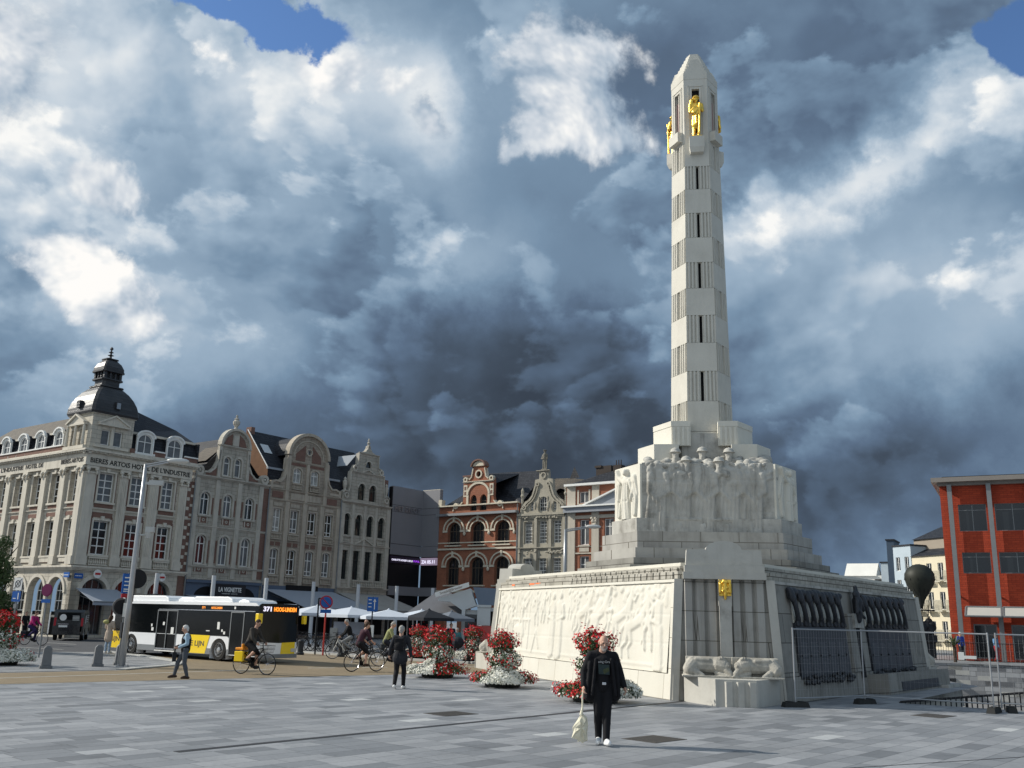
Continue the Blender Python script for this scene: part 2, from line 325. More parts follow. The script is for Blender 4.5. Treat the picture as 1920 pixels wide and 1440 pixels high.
# wall with real openings.  top: list of (x,z) along the upper outline (left to right); holes: (x0,x1,z0,z1,rise)
def wall(mb, top, z0, holes, depth=.28, y=0., thick=.45, m=None, sides=True):
    if m: mb.mat(m)
    def tz(x, side):
        for i in range(len(top)-1):
            (a, za), (b, zb) = top[i], top[i+1]
            if b-a < 1e-6: continue
            if (a-1e-6 <= x <= b+1e-6) and ((side > 0 and x < b-1e-6) or (side < 0 and x > a+1e-6)): return za+(zb-za)*(x-a)/(b-a)
        return top[-1][1] if x > top[0][0] else top[0][1]
    xs = sorted(set([round(p[0], 4) for p in top]+[round(h[i], 4) for h in holes for i in (0, 1)]))
    for a, b in zip(xs, xs[1:]):
        if b-a < 1e-4: continue
        ta, tb = tz(a, 1), tz(b, -1); hs = sorted([h for h in holes if h[0] < (a+b)/2 < h[1]], key=lambda h: h[2]); lo = z0
        for h in hs:
            if h[2]-lo > 1e-4: mb.poly([(a, y, lo), (b, y, lo), (b, y, h[2]), (a, y, h[2])])
            lo = h[3]
        mb.poly([(a, y, lo), (b, y, lo), (b, y, tb), (a, y, ta)])
    for i in range(len(top)-1):
        (a, za), (b, zb) = top[i], top[i+1]; mb.poly([(a, y, za), (b, y, zb), (b, y+thick, zb), (a, y+thick, za)])
    if sides:
        a, za = top[0]; mb.poly([(a, y, z0), (a, y, za), (a, y+thick, za), (a, y+thick, z0)])
        a, za = top[-1]; mb.poly([(a, y, z0), (a, y+thick, z0), (a, y+thick, za), (a, y, za)])
    for h in holes:
        a, b, c, d, r = h; pts = [(a, c), (b, c)]
        if r > 0:
            k = 12; cx = (a+b)/2; rx = (b-a)/2; arcp = [(cx+rx*cos(pi*i/k), d-r+r*sin(pi*i/k)) for i in range(k+1)]
            pts += arcp
            for i in range(k//2): mb.poly([(b, y, d), (arcp[i+1][0], y, arcp[i+1][1]), (arcp[i][0], y, arcp[i][1])])
            for i in range(k//2, k): mb.poly([(a, y, d), (arcp[i+1][0], y, arcp[i+1][1]), (arcp[i][0], y, arcp[i][1])])
        else: pts += [(b, d), (a, d)]
        n = len(pts)
        for i in range(n):
            p, q = pts[i], pts[(i+1) % n]
            mb.poly([(p[0], y, p[1]), (p[0], y+depth, p[1]), (q[0], y+depth, q[1]), (q[0], y, q[1])])
WC = {}
def window(parent, h, y=0., depth=.2, frame=WHITEP, glass=GLASS, bars=(2, [.68]), fw=.07, rz=0., sill=None, name='window', org=(0, 0)):
    """frame + pane in opening h; bars=(columns, [relative heights of transoms])"""
    a, b, c, d, r = h; w, hh = b-a, d-c; key = (round(w, 2), round(hh, 2), round(r, 2), frame.name, str(bars), fw)
    if key not in WC:
        m = MB(frame); rx = w/2
        m.box(0, w, 0, .07, 0, fw)
        m.box(0, fw, 0, .07, fw, hh-r); m.box(w-fw, w, 0, .07, fw, hh-r)
        if r > 0: m.arc(w/2, hh-r, rx-fw/2, fw, 0, .07, 0, 180, 12, r-fw/2)
        else: m.box(fw, w-fw, 0, .07, hh-fw, hh)
        nc, tr = bars
        zt = [t*hh for t in tr]
        for t in zt: m.box(fw, w-fw, .005, .06, t-fw*.45, t+fw*.45)
        top = hh-fw if r == 0 else hh-r*.12-fw
        for i in range(1, nc):
            x = w*i/nc; e = abs(x-w/2)/rx; tt = hh-fw if r == 0 else hh-r+r*sqrt(max(0, 1-e*e))-fw
            wid = fw*.5 if nc == 2 or i == nc//2 else fw*.28
            m.box(x-wid, x+wid, .01, .065, fw, tt)
        gp = MB(glass); pts = [(.01, .01), (w-.01, .01)]
        if r > 0: pts += [(w/2+(rx-.01)*cos(pi*i/12), hh-r+(r-.01)*sin(pi*i/12)) for i in range(13)]
        else: pts += [(w-.01, hh-.01), (.01, hh-.01)]
        gp.ext(pts, .035, .05)
        me = []
        for q, nm in ((m, name), (gp, 'pane')):
            o = q.build(nm); me.append(o.data); bpy.data.objects.remove(o)
        WC[key] = me
    me = WC[key]
    X, Y = a, y+depth
    if rz: X, Y = a*cos(rz)-(y+depth)*sin(rz), a*sin(rz)+(y+depth)*cos(rz)
    o = obj(name, me[0], parent, (X+org[0], Y+org[1], c), rz)
    p = obj('pane', me[1], o)
    if p.data.materials[0] != glass: p.data.materials; p.material_slots[0].link = 'OBJECT'; p.material_slots[0].material = glass
    return o
def back(mb, h, y=.3, m=None):   # dark room behind an opening
    if m: mb.mat(m)
    a, b, c, d, r = h; mb.poly([(a-.1, y, c-.1), (b+.1, y, c-.1), (b+.1, y, d+.1), (a-.1, y, d+.1)])
def baluster_row(mb, x0, x1, y, z0, z1, n):
    mb.box(x0, x1, y-.08, y+.12, z1-.09, z1); mb.box(x0, x1, y-.08, y+.12, z0, z0+.07)
    for i in range(n):
        x = x0+(x1-x0)*(i+.5)/n; h = z1-z0-.16
        mb.lathe([(.035, 0), (.065, h*.3), (.03, h*.75), (.05, h)], (x, y, z0+.07), 6)
def cornice(mb, x0, x1, z, h=.3, d=.35, den=0., y=0., ends=True):
    mb.box(x0, x1, y-d, y+.01, z+h*.6, z+h); mb.box(x0+.05, x1-.05, y-d*.7, y+.012, z+h*.3, z+h*.6); mb.box(x0+.08, x1-.08, y-d*.35, y+.014, z, z+h*.3)
    if den:
        k = int((x1-x0)/den)
        for i in range(k): mb.box(x0+den*(i+.3), x0+den*(i+.7), y-d*.85, y-d*.7, z+h*.32, z+h*.58)
# ================================================================ MONUMENT
MROOT = thing('war_memorial', 'tall pale stone memorial with a banded six sided pillar on a stepped carved base', 'monument', (7.385, 36.0, 0), radians(-8.25))
def hexd(ds, dl, rot=0):     # six-sided plan from the distances of the short and long faces
    a, b = ds*2*sqrt(3), dl*2*sqrt(3); l = (2*a-b)/3; s = a-2*l; out = []
    for k in range(3):
        t = radians(120*k)
        for x in (-s/2, s/2): out.append((x*cos(t)+ds*sin(t), x*sin(t)-ds*cos(t)))
    return out, s, l
def hexsl(s, l): return hexd((s+2*l)/(2*sqrt(3)), (l+2*s)/(2*sqrt(3)))
def face_T(p0, p1, q0, q1, z0, z1):   # frame of a (battered) face: x along, z up the slope, -y outward
    X = Vector((p1[0]-p0[0], p1[1]-p0[1], 0)).normalized()
    mid0 = Vector(((p0[0]+p1[0])/2, (p0[1]+p1[1])/2, z0)); mid1 = Vector(((q0[0]+q1[0])/2, (q0[1]+q1[1])/2, z1))
    Z = mid1-mid0; Z -= X*Z.dot(X); Z.normalize(); Y = Z.cross(X)
    m = Matrix((X, Y, Z)).transposed().to_4x4(); m.translation = Vector((p0[0], p0[1], z0)); return m
def put(o, T): o.matrix_local = T; return o
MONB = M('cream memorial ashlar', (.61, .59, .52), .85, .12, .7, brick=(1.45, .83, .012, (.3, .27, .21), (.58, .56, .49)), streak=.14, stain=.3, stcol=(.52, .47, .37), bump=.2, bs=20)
MONGB = M('stained memorial ashlar with painted shade', (.38, .37, .34), .9, .2, .9, brick=(1.3, .8, .014, (.14, .13, .11), (.335, .325, .3)), streak=.5, stain=.4, stcol=(.17, .16, .14), bump=.3, bs=10)  # stains, with the shade of unlit faces mixed into the stone tone
MONR = M('stained memorial stone in dark painted shade', (.27, .26, .235), .9, .22, .9, brick=(1.3, .8, .014, (.09, .085, .075), (.225, .22, .2)), streak=.6, stain=.5, stcol=(.09, .085, .075), bump=.3, bs=10)  # darkest copy: shade of the unlit right side is put into its colour
CAPB = M('grey coping blocks', (.42, .4, .35), .9, .2, 1., brick=(.55, .17, .016, (.13, .12, .1), (.34, .325, .28)), streak=.5, stain=.5, stcol=(.13, .12, .1), bump=.3, bs=10)
H0, s0, l0 = hexd(9.115, 5.8); H1, s1, l1 = hexd(8.8, 5.5)
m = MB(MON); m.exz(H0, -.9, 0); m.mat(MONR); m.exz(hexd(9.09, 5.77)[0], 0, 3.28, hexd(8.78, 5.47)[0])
m.mat(CAPB); m.exz(hexd(8.7, 5.46)[0], 3.28, 3.5); m.exz(hexd(8.5, 5.3)[0], 3.5, 3.66); m.mat(MON); m.exz(hexd(8.35, 5.2)[0], 3.66, 3.76)
m.build('base', MROOT)
# --- relief height fields
class Relief:
    def __init__(s, w, h, res=.028): s.w, s.h = w, h; s.nx, s.nz = int(w/res)+1, int(h/res)+1; s.x = np.linspace(0, w, s.nx)[:, None]; s.z = np.linspace(0, h, s.nz)[None, :]; s.H = np.zeros((s.nx, s.nz))
    def cap(s, x0, z0, r0, x1, z1, r1, a=.1):
        dx, dz = x1-x0, z1-z0; L = dx*dx+dz*dz or 1e-9
        t = np.clip(((s.x-x0)*dx+(s.z-z0)*dz)/L, 0, 1); d = np.sqrt((s.x-x0-t*dx)**2+(s.z-z0-t*dz)**2); r = r0+(r1-r0)*t
        q = np.clip(1-d/r, 0, 1); s.H = np.maximum(s.H, a*(.62*np.clip(q*3.2, 0, 1)**.7+.38*np.sqrt(np.clip(1-(d/r)**2, 0, 1)))*(q > 0))
    def chain(s, pts, a=.1):
        for p, q in zip(pts, pts[1:]): s.cap(p[0], p[1], p[2], q[0], q[1], q[2], a)
    def groove(s, pts, w, dep):
        for (x0, z0), (x1, z1) in zip(pts, pts[1:]):
            dx, dz = x1-x0, z1-z0; L = dx*dx+dz*dz or 1e-9
            t = np.clip(((s.x-x0)*dx+(s.z-z0)*dz)/L, 0, 1); d = np.sqrt((s.x-x0-t*dx)**2+(s.z-z0-t*dz)**2)
            s.H = s.H-dep*np.exp(-(d/w)**2)*(s.H > .01)
    def robed(s, x, z, h, a=.1, lean=0., wide=1., arm=1):
        k = h; f = wide*k
        s.chain([(x-lean, z, .1*f), (x, z+.45*k, .085*f), (x+lean, z+.78*k, .1*f)], a*.9)
        s.chain([(x-lean+.07*f, z, .07*f), (x+.05*f, z+.5*k, .06*f)], a)
        s.cap(x+lean, z+.93*k, .06*k, x+lean, z+.95*k, .06*k, a*1.1)
        s.chain([(x+lean-.1*f*arm, z+.78*k, .04*k), (x+lean-.15*f*arm, z+.6*k, .035*k), (x+lean+.05*f*arm, z+.55*k, .03*k)], a*1.15)
        for i in range(5):
            u = x-.09*f+.045*f*i; s.groove([(u-lean, z), (u+.015*f, z+.35*k), (u+.3*(x-u), z+.6*k)], .014, .03)
    def nude(s, x, z, h, a=.1, fl=1, reach=.25):
        k = h
        s.chain([(x, z+.5*k, .075*k), (x+.03*k*fl, z+.65*k, .07*k), (x+.05*k*fl, z+.8*k, .095*k)], a)
        s.chain([(x-.03*k, z+.5*k, .06*k), (x-.1*k*fl, z+.27*k, .045*k), (x-.14*k*fl, z+.02*k, .03*k)], a*.9)
        s.chain([(x+.03*k, z+.5*k, .06*k), (x+.13*k*fl, z+.28*k, .045*k), (x+.08*k*fl, z+.02*k, .03*k)], a)
        s.cap(x+.08*k*fl, z+.94*k, .055*k, x+.08*k*fl, z+.96*k, .055*k, a)
        s.chain([(x+.05*k*fl, z+.84*k, .04*k), (x+(.05+reach*.6)*k*fl, z+.72*k, .032*k), (x+(.05+reach)*k*fl, z+.85*k, .026*k)], a)
        s.chain([(x+.02*k*fl, z+.84*k, .04*k), (x-.12*k*fl, z+.7*k, .032*k), (x-.02*k*fl, z+.58*k, .026*k)], a*.9)
    def horse(s, x, z, k, a=.12, rear=.35, fl=1):
        def P(u, w, r): return (x+u*k*fl, z+w*k, r*k)
        s.chain([P(-.55, .95, .2), P(-.1, 1.0+rear*.3, .17), P(.35, 1.1+rear*.7, .2)], a)
        s.chain([P(.35, 1.15+rear*.7, .17), P(.6, 1.45+rear, .12), P(.68, 1.75+rear, .09)], a*1.05)
        s.chain([P(.66, 1.78+rear, .085), P(.98, 1.55+rear, .05)], a*1.1)
        s.chain([P(.45, 1.0+rear*.6, .11), P(.85, .95+rear*.8, .06), P(.8, .55+rear*.8, .04), P(.92, .5+rear*.7, .045)], a*.9)
        s.chain([P(.35, .95+rear*.6, .1), P(.55, .6+rear*.6, .055), P(.35, .35+rear*.6, .04)], a*.75)
        s.chain([P(-.6, .9, .16), P(-.62, .5, .08), P(-.9, .3, .05), P(-.85, 0, .04)], a*.95)
        s.chain([P(-.45, .85, .14), P(-.3, .5, .08), P(-.5, .3, .05), P(-.4, .02, .04)], a*.8)
        s.chain([P(-.75, 1.05, .07), P(-1.0, .85, .09), P(-1.08, .4, .05)], a*.7)
        s.groove([P(.5, 1.35+rear, 0)[:2], P(.62, 1.7+rear, 0)[:2]], .02, .03); s.groove([P(.2, 1.0+rear*.5, 0)[:2], P(.28, 1.25+rear*.6, 0)[:2]], .02, .02)
    def done(s, mat, name, parent, T, off=0., edge=0., amp=1.):
        H = s.H.copy()*amp; k = np.array([1, 2, 1])/4.
        for _ in range(1): H = np.apply_along_axis(lambda v: np.convolve(v, k, 'same'), 0, H); H = np.apply_along_axis(lambda v: np.convolve(v, k, 'same'), 1, H)
        H[0, :] = H[-1, :] = 0; H[:, 0] = H[:, -1] = 0
        X, Z = np.broadcast_to(s.x, H.shape), np.broadcast_to(s.z, H.shape)
        v = np.stack([X, -H+off, Z], -1).reshape(-1, 3); i = np.arange((s.nx-1)*(s.nz-1)); a = (i//(s.nz-1))*s.nz+i % (s.nz-1)
        f = np.stack([a, a+s.nz, a+s.nz+1, a+1], -1)
        me = bpy.data.meshes.new(name); me.from_pydata(v.tolist(), [], f.tolist()); me.materials.append(mat)
        me.polygons.foreach_set('use_smooth', [True]*len(me.polygons)); me.update()
        return put(obj(name, me, parent), T)
rg = random.Random(3)
def noise_rel(R, n, a, r0, r1, box, elong=1.):
    for _ in range(n):
        x, z = rg.uniform(box[0], box[1]), rg.uniform(box[2], box[3]); r = rg.uniform(r0, r1); t = rg.uniform(0, pi)
        R.cap(x, z, r, x+cos(t)*r*2*elong, z+sin(t)*r*2*elong, r*.7, a*rg.uniform(.5, 1))
# left long face (frame: from the far left corner to the near corner)
HL = [H0[4], H0[5], H0[0], H0[1], H0[2], H0[3]]
# faces: short k: (2k,2k+1); long after it: (2k+1, 2k+2)
TL = face_T(H0[5], H0[0], H1[5], H1[0], 0, 3.28); TR = face_T(H0[1], H0[2], H1[1], H1[2], 0, 3.28); TBk = face_T(H0[3], H0[4], H1[3], H1[4], 0, 3.28)
for T, nm in ((TL, 'L'), (TR, 'R'), (TBk, 'B')):
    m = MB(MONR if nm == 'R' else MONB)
    bot, top = l0, l0-.36; x0, x1 = .05, l0-.05
    e = (l0-l1)/2
    m.ext([(0, 0), (l0, 0), (l0-e*.2, .68), (e*.2, .68)], -.07, .1)                 # plinth course
    m.ext([(e*.2, .68), (.32+e*.2, .68), (.3+e, 3.28), (e, 3.28)], -.03, .1)            # end frames
    m.ext([(l0-.32-e*.2, .68), (l0-e*.2, .68), (l0-e, 3.28), (l0-.3-e, 3.28)], -.03, .1)
    m.mat(MONG if nm == 'R' else MON); m.box(e, l0-e, -.06, .1, 3.2, 3.28)
    put(m.build('wall_facing', MROOT), T)
R = Relief(l0-1.0, 2.5)
Wd = l0-1.0
for i, (x, h) in enumerate([(.35, 1.7), (.95, 1.75), (1.5, 1.55), (2.5, 1.5)]): R.nude(x, .75 if i < 3 else .7, h, .1, 1 if i % 2 else -1)
for x in (1.9, 2.25, 2.9, 3.2): R.cap(x, 1.0, .03, x, 2.2, .03, .06)
R.cap(1.4, 1.35, .05, 3.3, 1.35, .05, .07); R.cap(1.45, .4, .04, 1.45, 1.3, .04, .07); R.cap(1.7, .4, .04, 1.7, 1.3, .04, .07); R.cap(3.25, .3, .05, 3.25, 1.3, .05, .07)
R.chain([(2.0, .95, .2), (2.6, 1.0, .22), (2.75, .8, .1)], .1); R.chain([(2.1, .8, .08), (2.0, .4, .05)], .08); R.chain([(2.6, .8, .08), (2.7, .4, .05)], .08)
R.nude(3.9, 1.15, 1.25, .09, -1); R.nude(4.5, 1.25, 1.15, .09, 1); R.chain([(3.7, .2, .05), (3.95, .95, .05), (4.3, .35, .04)], .08)
R.robed(5.35, .25, 2.05, .11, 0, 1.15, 1); R.robed(5.95, .22, 2.1, .12, 0, 1.2, -1); R.cap(4.95, 1.3, .05, 4.95, 2.3, .07, .07)
R.nude(6.75, 1.4, 1.0, .07, 1); R.nude(7.3, 1.2, 1.15, .08, -1)
R.horse(7.9, .75, .8, .1, .35, 1); R.horse(9.1, .55, .9, .12, .45, 1); R.chain([(8.7, 1.35, .3), (9.0, 1.9, .2)], .1)
R.nude(8.15, 1.25, 1.15, .1, 1); R.nude(9.6, 1.3, 1.1, .09, -1); R.horse(10.55, .6, .85, .1, .3, 1); R.horse(11.5, .3, .95, .12, .25, 1)
R.nude(11.0, .9, 1.5, .1, 1); R.robed(12.75, .1, 2.2, .11, -.05, 1., 1); R.nude(12.2, .55, 1.85, .12, -1)
for x in np.arange(6.6, 13., .42): R.cap(x, 2.25+.08*sin(x*5), .1, x+.05, 2.27+.08*sin(x*5), .1, .09)
noise_rel(R, 60, .06, .05, .13, (.2, Wd-.2, 1.5, 2.35), 1.5)
R.cap(.2, .22, .04, Wd-.2, .16, .04, .035)
for z in (.78, 1.6):
    R.H[:, int(z/2.5*R.nz)] -= .03
R.done(MON, 'relief', MROOT, TL @ Matrix.Translation((.5, 0, .7)), amp=.5)
m = MB(CAPB)                                                       # grooved coping blocks over the near half of the carved wall
for i in range(19):
    x = 6.9+.37*i; m.box(x, x+.3, -.02, .2, 3.3, 3.5); m.box(x+.02, x+.32, .1, .3, 3.5, 3.64)
put(m.build('coping', MROOT), TL)
for x, z, w in ((3.3, 3.36, .5), (3.9, 3.38, .35), (4.25, 3.4, .12), (1.5, 3.36, .3)): m = MB(M('orange spray paint', (.75, .2, .08), .9, .5, 6)); m.box(x, x+w, .028, .05, z, z+.1); put(m.build('paint_mark', MROOT), TL)
# right long face: bronze name panels
m = MB(MONR); e = .18
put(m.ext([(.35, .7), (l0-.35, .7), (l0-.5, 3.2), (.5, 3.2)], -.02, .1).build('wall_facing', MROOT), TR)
LETT = M('raised bronze lettering', (.1, .105, .12), .5, .3, 6., metal=.3)
for (a, b, zb, zt) in ((1.35, 5.45, .6, 2.15), (7.6, 12.1, .6, 2.1)):
    m = MB(BRONZE); m.box(a, b, -.1, .05, zb, zt); 
    m.mat(LETT)
    nc = 5; cw = (b-a-.4)/nc
    for c in range(nc):
        z = zt-.55
        while z > zb+.12:
            blk = int((zt-z)/.42)
            if (zt-z) % .48 < .05: z -= .05; continue
            for q in range(1):
                w = cw*rg.uniform(.55, .85); m.box(a+.2+cw*c, a+.2+cw*c+w, -.108, -.1, z, z+.016)
            z -= .038
    for c in range(nc+1):
        for z in (zt-.95, zt-1.55): m.mat(BRONZE).box(a+.14+cw*c, a+.2+cw*c, -.14, -.1, z, z+.06)
    put(m.build('name_panel', MROOT), TR)
    # row of draped flags bending down over curved staffs, pale stone showing between them
    m = MB(MON); m.box(a+.05, b-.05, -.045, .0, 2.12, 2.95); put(m.build('pale_stone_band', MROOT), TR)
    n = 7; P = []
    for i in range(n):
        x = a+.15+(b-a-.45)*i/(n-1); pts = [Vector((x+.3*t*t-.22, -.12-.07*sin(t*pi), 2.98-.85*t)) for t in np.linspace(0, 1, 6)]
        for q, w in zip(range(5), (.1, .08, .075, .075, .085)): P.append(('c', pts[q], w, pts[q+1], w))
        P += [('b', (x-.42, x+.06, -.17, -.06, 2.84+rg.uniform(-.05, .05), 3.1+rg.uniform(-.04, .06))), ('e', (x-.3, -.17, 2.9), (.16, .08, .2)), ('e', (x+.0, -.15, 3.02), (.2, .07, .1)), ('b', (x-.1, x+.3, -.16, -.05, 2.05, 2.17))]
    put(sculpt('bronze_flags', P, BRONZE, MROOT, .03, 0), TR)
    m = MB(BRONZE); m.smooth = True
    for i in range(60):
        x = rg.uniform(a+.2, b-.1); z = zb+rg.uniform(-.14, .08); r = rg.uniform(.05, .1); m.ell((x, -.15-rg.uniform(0, .06), z), (r, r, r*.8), 7, 5)
    put(m.build('bronze_wreath', MROOT), TR)
m = MB(MONR); m.box(5.75, 7.3, -.12, .05, .7, 2.5); m.mat(MONG).box(6.15, 6.95, -.2, -.1, 2.05, 2.5); m.mat(DARKIN).box(6.38, 6.72, -.13, -.11, .5, 2.05)
m.mat(MONR); m.box(6.9, 14.2, -.75, 0, -.5, .58); m.mat(BRONZE).box(8.2, 12.6, -.77, -.75, .02, .3); m.mat(MONG).box(12.9, 14.7, -1.0, .1, -.8, .02)
put(m.build('door_bay', MROOT), TR)
pr = [('c', (6.5, -.2, 2.3), .12, (6.5, -.25, 2.9), .17), ('c', (6.5, -.25, 3.0), .1, (6.5, -.25, 3.35), .07), ('c', (6.3, -.3, 2.9), .07, (6.15, -.3, 2.5), .06), ('c', (6.7, -.3, 2.9), .07, (6.85, -.3, 2.6), .06), ('e', (6.5, -.25, 3.1), (.25, .1, .16)), ('c', (6.35, -.3, 2.6), .05, (6.7, -.35, 2.35), .05)]
put(sculpt('bronze_emblem', pr, BRONZE, MROOT, .035, 1), TR)
# ---- short (corner) faces with pedestal and lions
lion_me = None
def lion(parent, x, y, z, mir):
    global lion_me
    if lion_me is None:
        P = [('c', (-.05, 0, .3), .21, (.5, 0, .3), .2), ('c', (.6, .0, .27), .24, (.7, -.1, .2), .2), ('c', (-.16, -.05, .31), .22, (-.3, -.1, .29), .2),
             ('c', (-.4, -.18, .2), .13, (-.52, -.26, .1), .085), ('e', (-.4, -.15, .26), (.17, .15, .16)), ('c', (-.1, -.14, .12), .07, (-.36, -.24, .05), .055), ('c', (-.36, -.24, .05), .05, (-.55, -.3, .05), .05),
             ('c', (.5, -.2, .12), .1, (.3, -.26, .05), .055), ('c', (.75, 0, .15), .13, (.82, -.08, .06), .08), ('b', (-.6, .8, .02, .25, 0, .515)), ('b', (-.62, .92, -.34, .25, 0, .045)),
             ('c', (.1, -.12, .42), .07, (.5, -.12, .44), .06), ('c', (-.42, -.24, .33), .03, (-.47, -.27, .3), .03), ('c', (-.5, -.24, .1), .035, (-.56, -.26, .09), .03)]
        for i in range(34):
            t = i/26*6.28; P.append(('c', (-.27+.17*cos(t)*.7, -.13-.06*(i % 2), .32+.17*sin(t)), .035, (-.25+.25*cos(t)*.7, -.1, .32+.2*sin(t)), .025))
        for i in range(4): P.append(('c', (-.58+.0*i, -.24-.035*i, .04), .018, (-.63, -.25-.035*i, .035), .016))
        o = sculpt('lion', P, M('weathered lion stone', (.42, .4, .35), .9, .35, 5., streak=.6, stain=.7, stcol=(.17, .16, .14), bump=.6, bs=25), parent, .014, 0); lion_me = o.data; bpy.data.objects.remove(o)
    o = obj('lion', lion_me, parent, (x, y, z)); o.scale = (-.88 if mir else .88, 1, 1.02); return o
GOLDC = None
for k in range(3):
    K = Matrix.Rotation(radians(120*k), 4, 'Z')
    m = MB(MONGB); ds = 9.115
    # fluted wall
    n = 7; w = 2.3/n
    for i in range(n):
        x = -1.15+w*i
        if i == 3: m.mat(MONG).box(x, x+w, -9.1, -8.7, 1.1, 2.75); m.box(x-.02, x+w+.02, -9.08, -8.7, 2.55, 3.28); m.mat(MONGB); continue
        m.exz([(x, -8.98), (x+.06, -9.1), (x+w*.75, -9.06), (x+w, -8.9), (x+w, -8.6), (x, -8.6)], .68, 3.28, [(x, -8.78), (x+.06, -8.9), (x+w*.75, -8.86), (x+w, -8.7), (x+w, -8.6), (x, -8.6)])
    m.mat(MONP)
    for sx in (-1, 1): m.exz([(sx*1.44-.12, -9.14), (sx*1.44+.12, -9.14), (sx*1.44+.12, -8.7), (sx*1.44-.12, -8.7)], 0, 3.28, [(sx*1.26-.12, -8.86), (sx*1.26+.12, -8.86), (sx*1.26+.12, -8.6), (sx*1.26-.12, -8.6)])
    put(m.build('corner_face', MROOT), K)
    m = MB(MONP); m.box(-1.14, 1.14, -9.08, -8.2, 3.28, 3.47); m.box(-1.1, 1.1, -9.05, -8.2, 3.47, 3.66)
    pts = [(-1.06, 3.66), (1.06, 3.66), (1.03, 4.1), (.5, 4.1)]+[(.5*cos(radians(a)), 4.1+.25*sin(radians(a))) for a in range(20, 180, 20)]+[(-.5, 4.1), (-1.03, 4.1)]
    m.mat(MONP).ext(pts, -8.98, -8.3)
    (bpy.data.objects.remove(m.build('x')) if k == 1 else put(m.build('headstone', MROOT), K))
    m = MB(MONP); pl = [(-1.17, -8.9), (-1.17, -9.2), (-.42, -10.5), (.62, -10.5), (1.37, -9.2), (1.37, -8.9)]
    m.exz(pl, -.02, .67)
    for i in range(3): x = -.2+.3*i; m.exz([(x, -10.49), (x+.05, -10.57), (x+.2, -10.55), (x+.26, -10.49)], 0, .62)
    put(m.build('pedestal', MROOT), K)
    fr = bpy.data.objects.new('lion_group', None); COL.objects.link(fr); fr.parent = MROOT; fr.matrix_local = K
    lion(fr, -.42, -9.45, .67, True); lion(fr, .62, -9.48, .67, False)
# gold crest on the near corner
pr = [('e', (0, 0, .3), (.13, .05, .17)), ('c', (0, -.03, .5), .06, (0, -.03, .12), .05), ('c', (-.13, -.02, .42), .05, (-.14, -.02, .2), .04), ('c', (.13, -.02, .42), .05, (.14, -.02, .2), .04),
      ('c', (-.05, -.05, .48), .04, (.05, -.05, .48), .04), ('c', (-.06, -.05, .3), .03, (.07, -.06, .2), .03), ('c', (.06, -.05, .33), .03, (-.07, -.06, .24), .03), ('c', (0, -.03, .12), .05, (0, -.03, .02), .03), ('b', (-.17, .17, .0, .03, .1, .55))]
sculpt('gold_crest', pr, GOLD, MROOT, .012, 1, (.0, -9.12, 2.72))
# ---- stepped plinths above the wall
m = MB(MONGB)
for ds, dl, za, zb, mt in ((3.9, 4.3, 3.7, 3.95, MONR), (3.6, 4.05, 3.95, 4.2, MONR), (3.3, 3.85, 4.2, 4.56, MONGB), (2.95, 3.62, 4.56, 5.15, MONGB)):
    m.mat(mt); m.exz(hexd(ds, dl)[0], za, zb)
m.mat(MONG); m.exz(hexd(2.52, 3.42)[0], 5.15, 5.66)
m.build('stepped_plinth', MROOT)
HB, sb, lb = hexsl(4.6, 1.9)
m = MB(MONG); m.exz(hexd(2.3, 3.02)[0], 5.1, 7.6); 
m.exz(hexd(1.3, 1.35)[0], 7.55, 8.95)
m.build('carved_drum', MROOT)
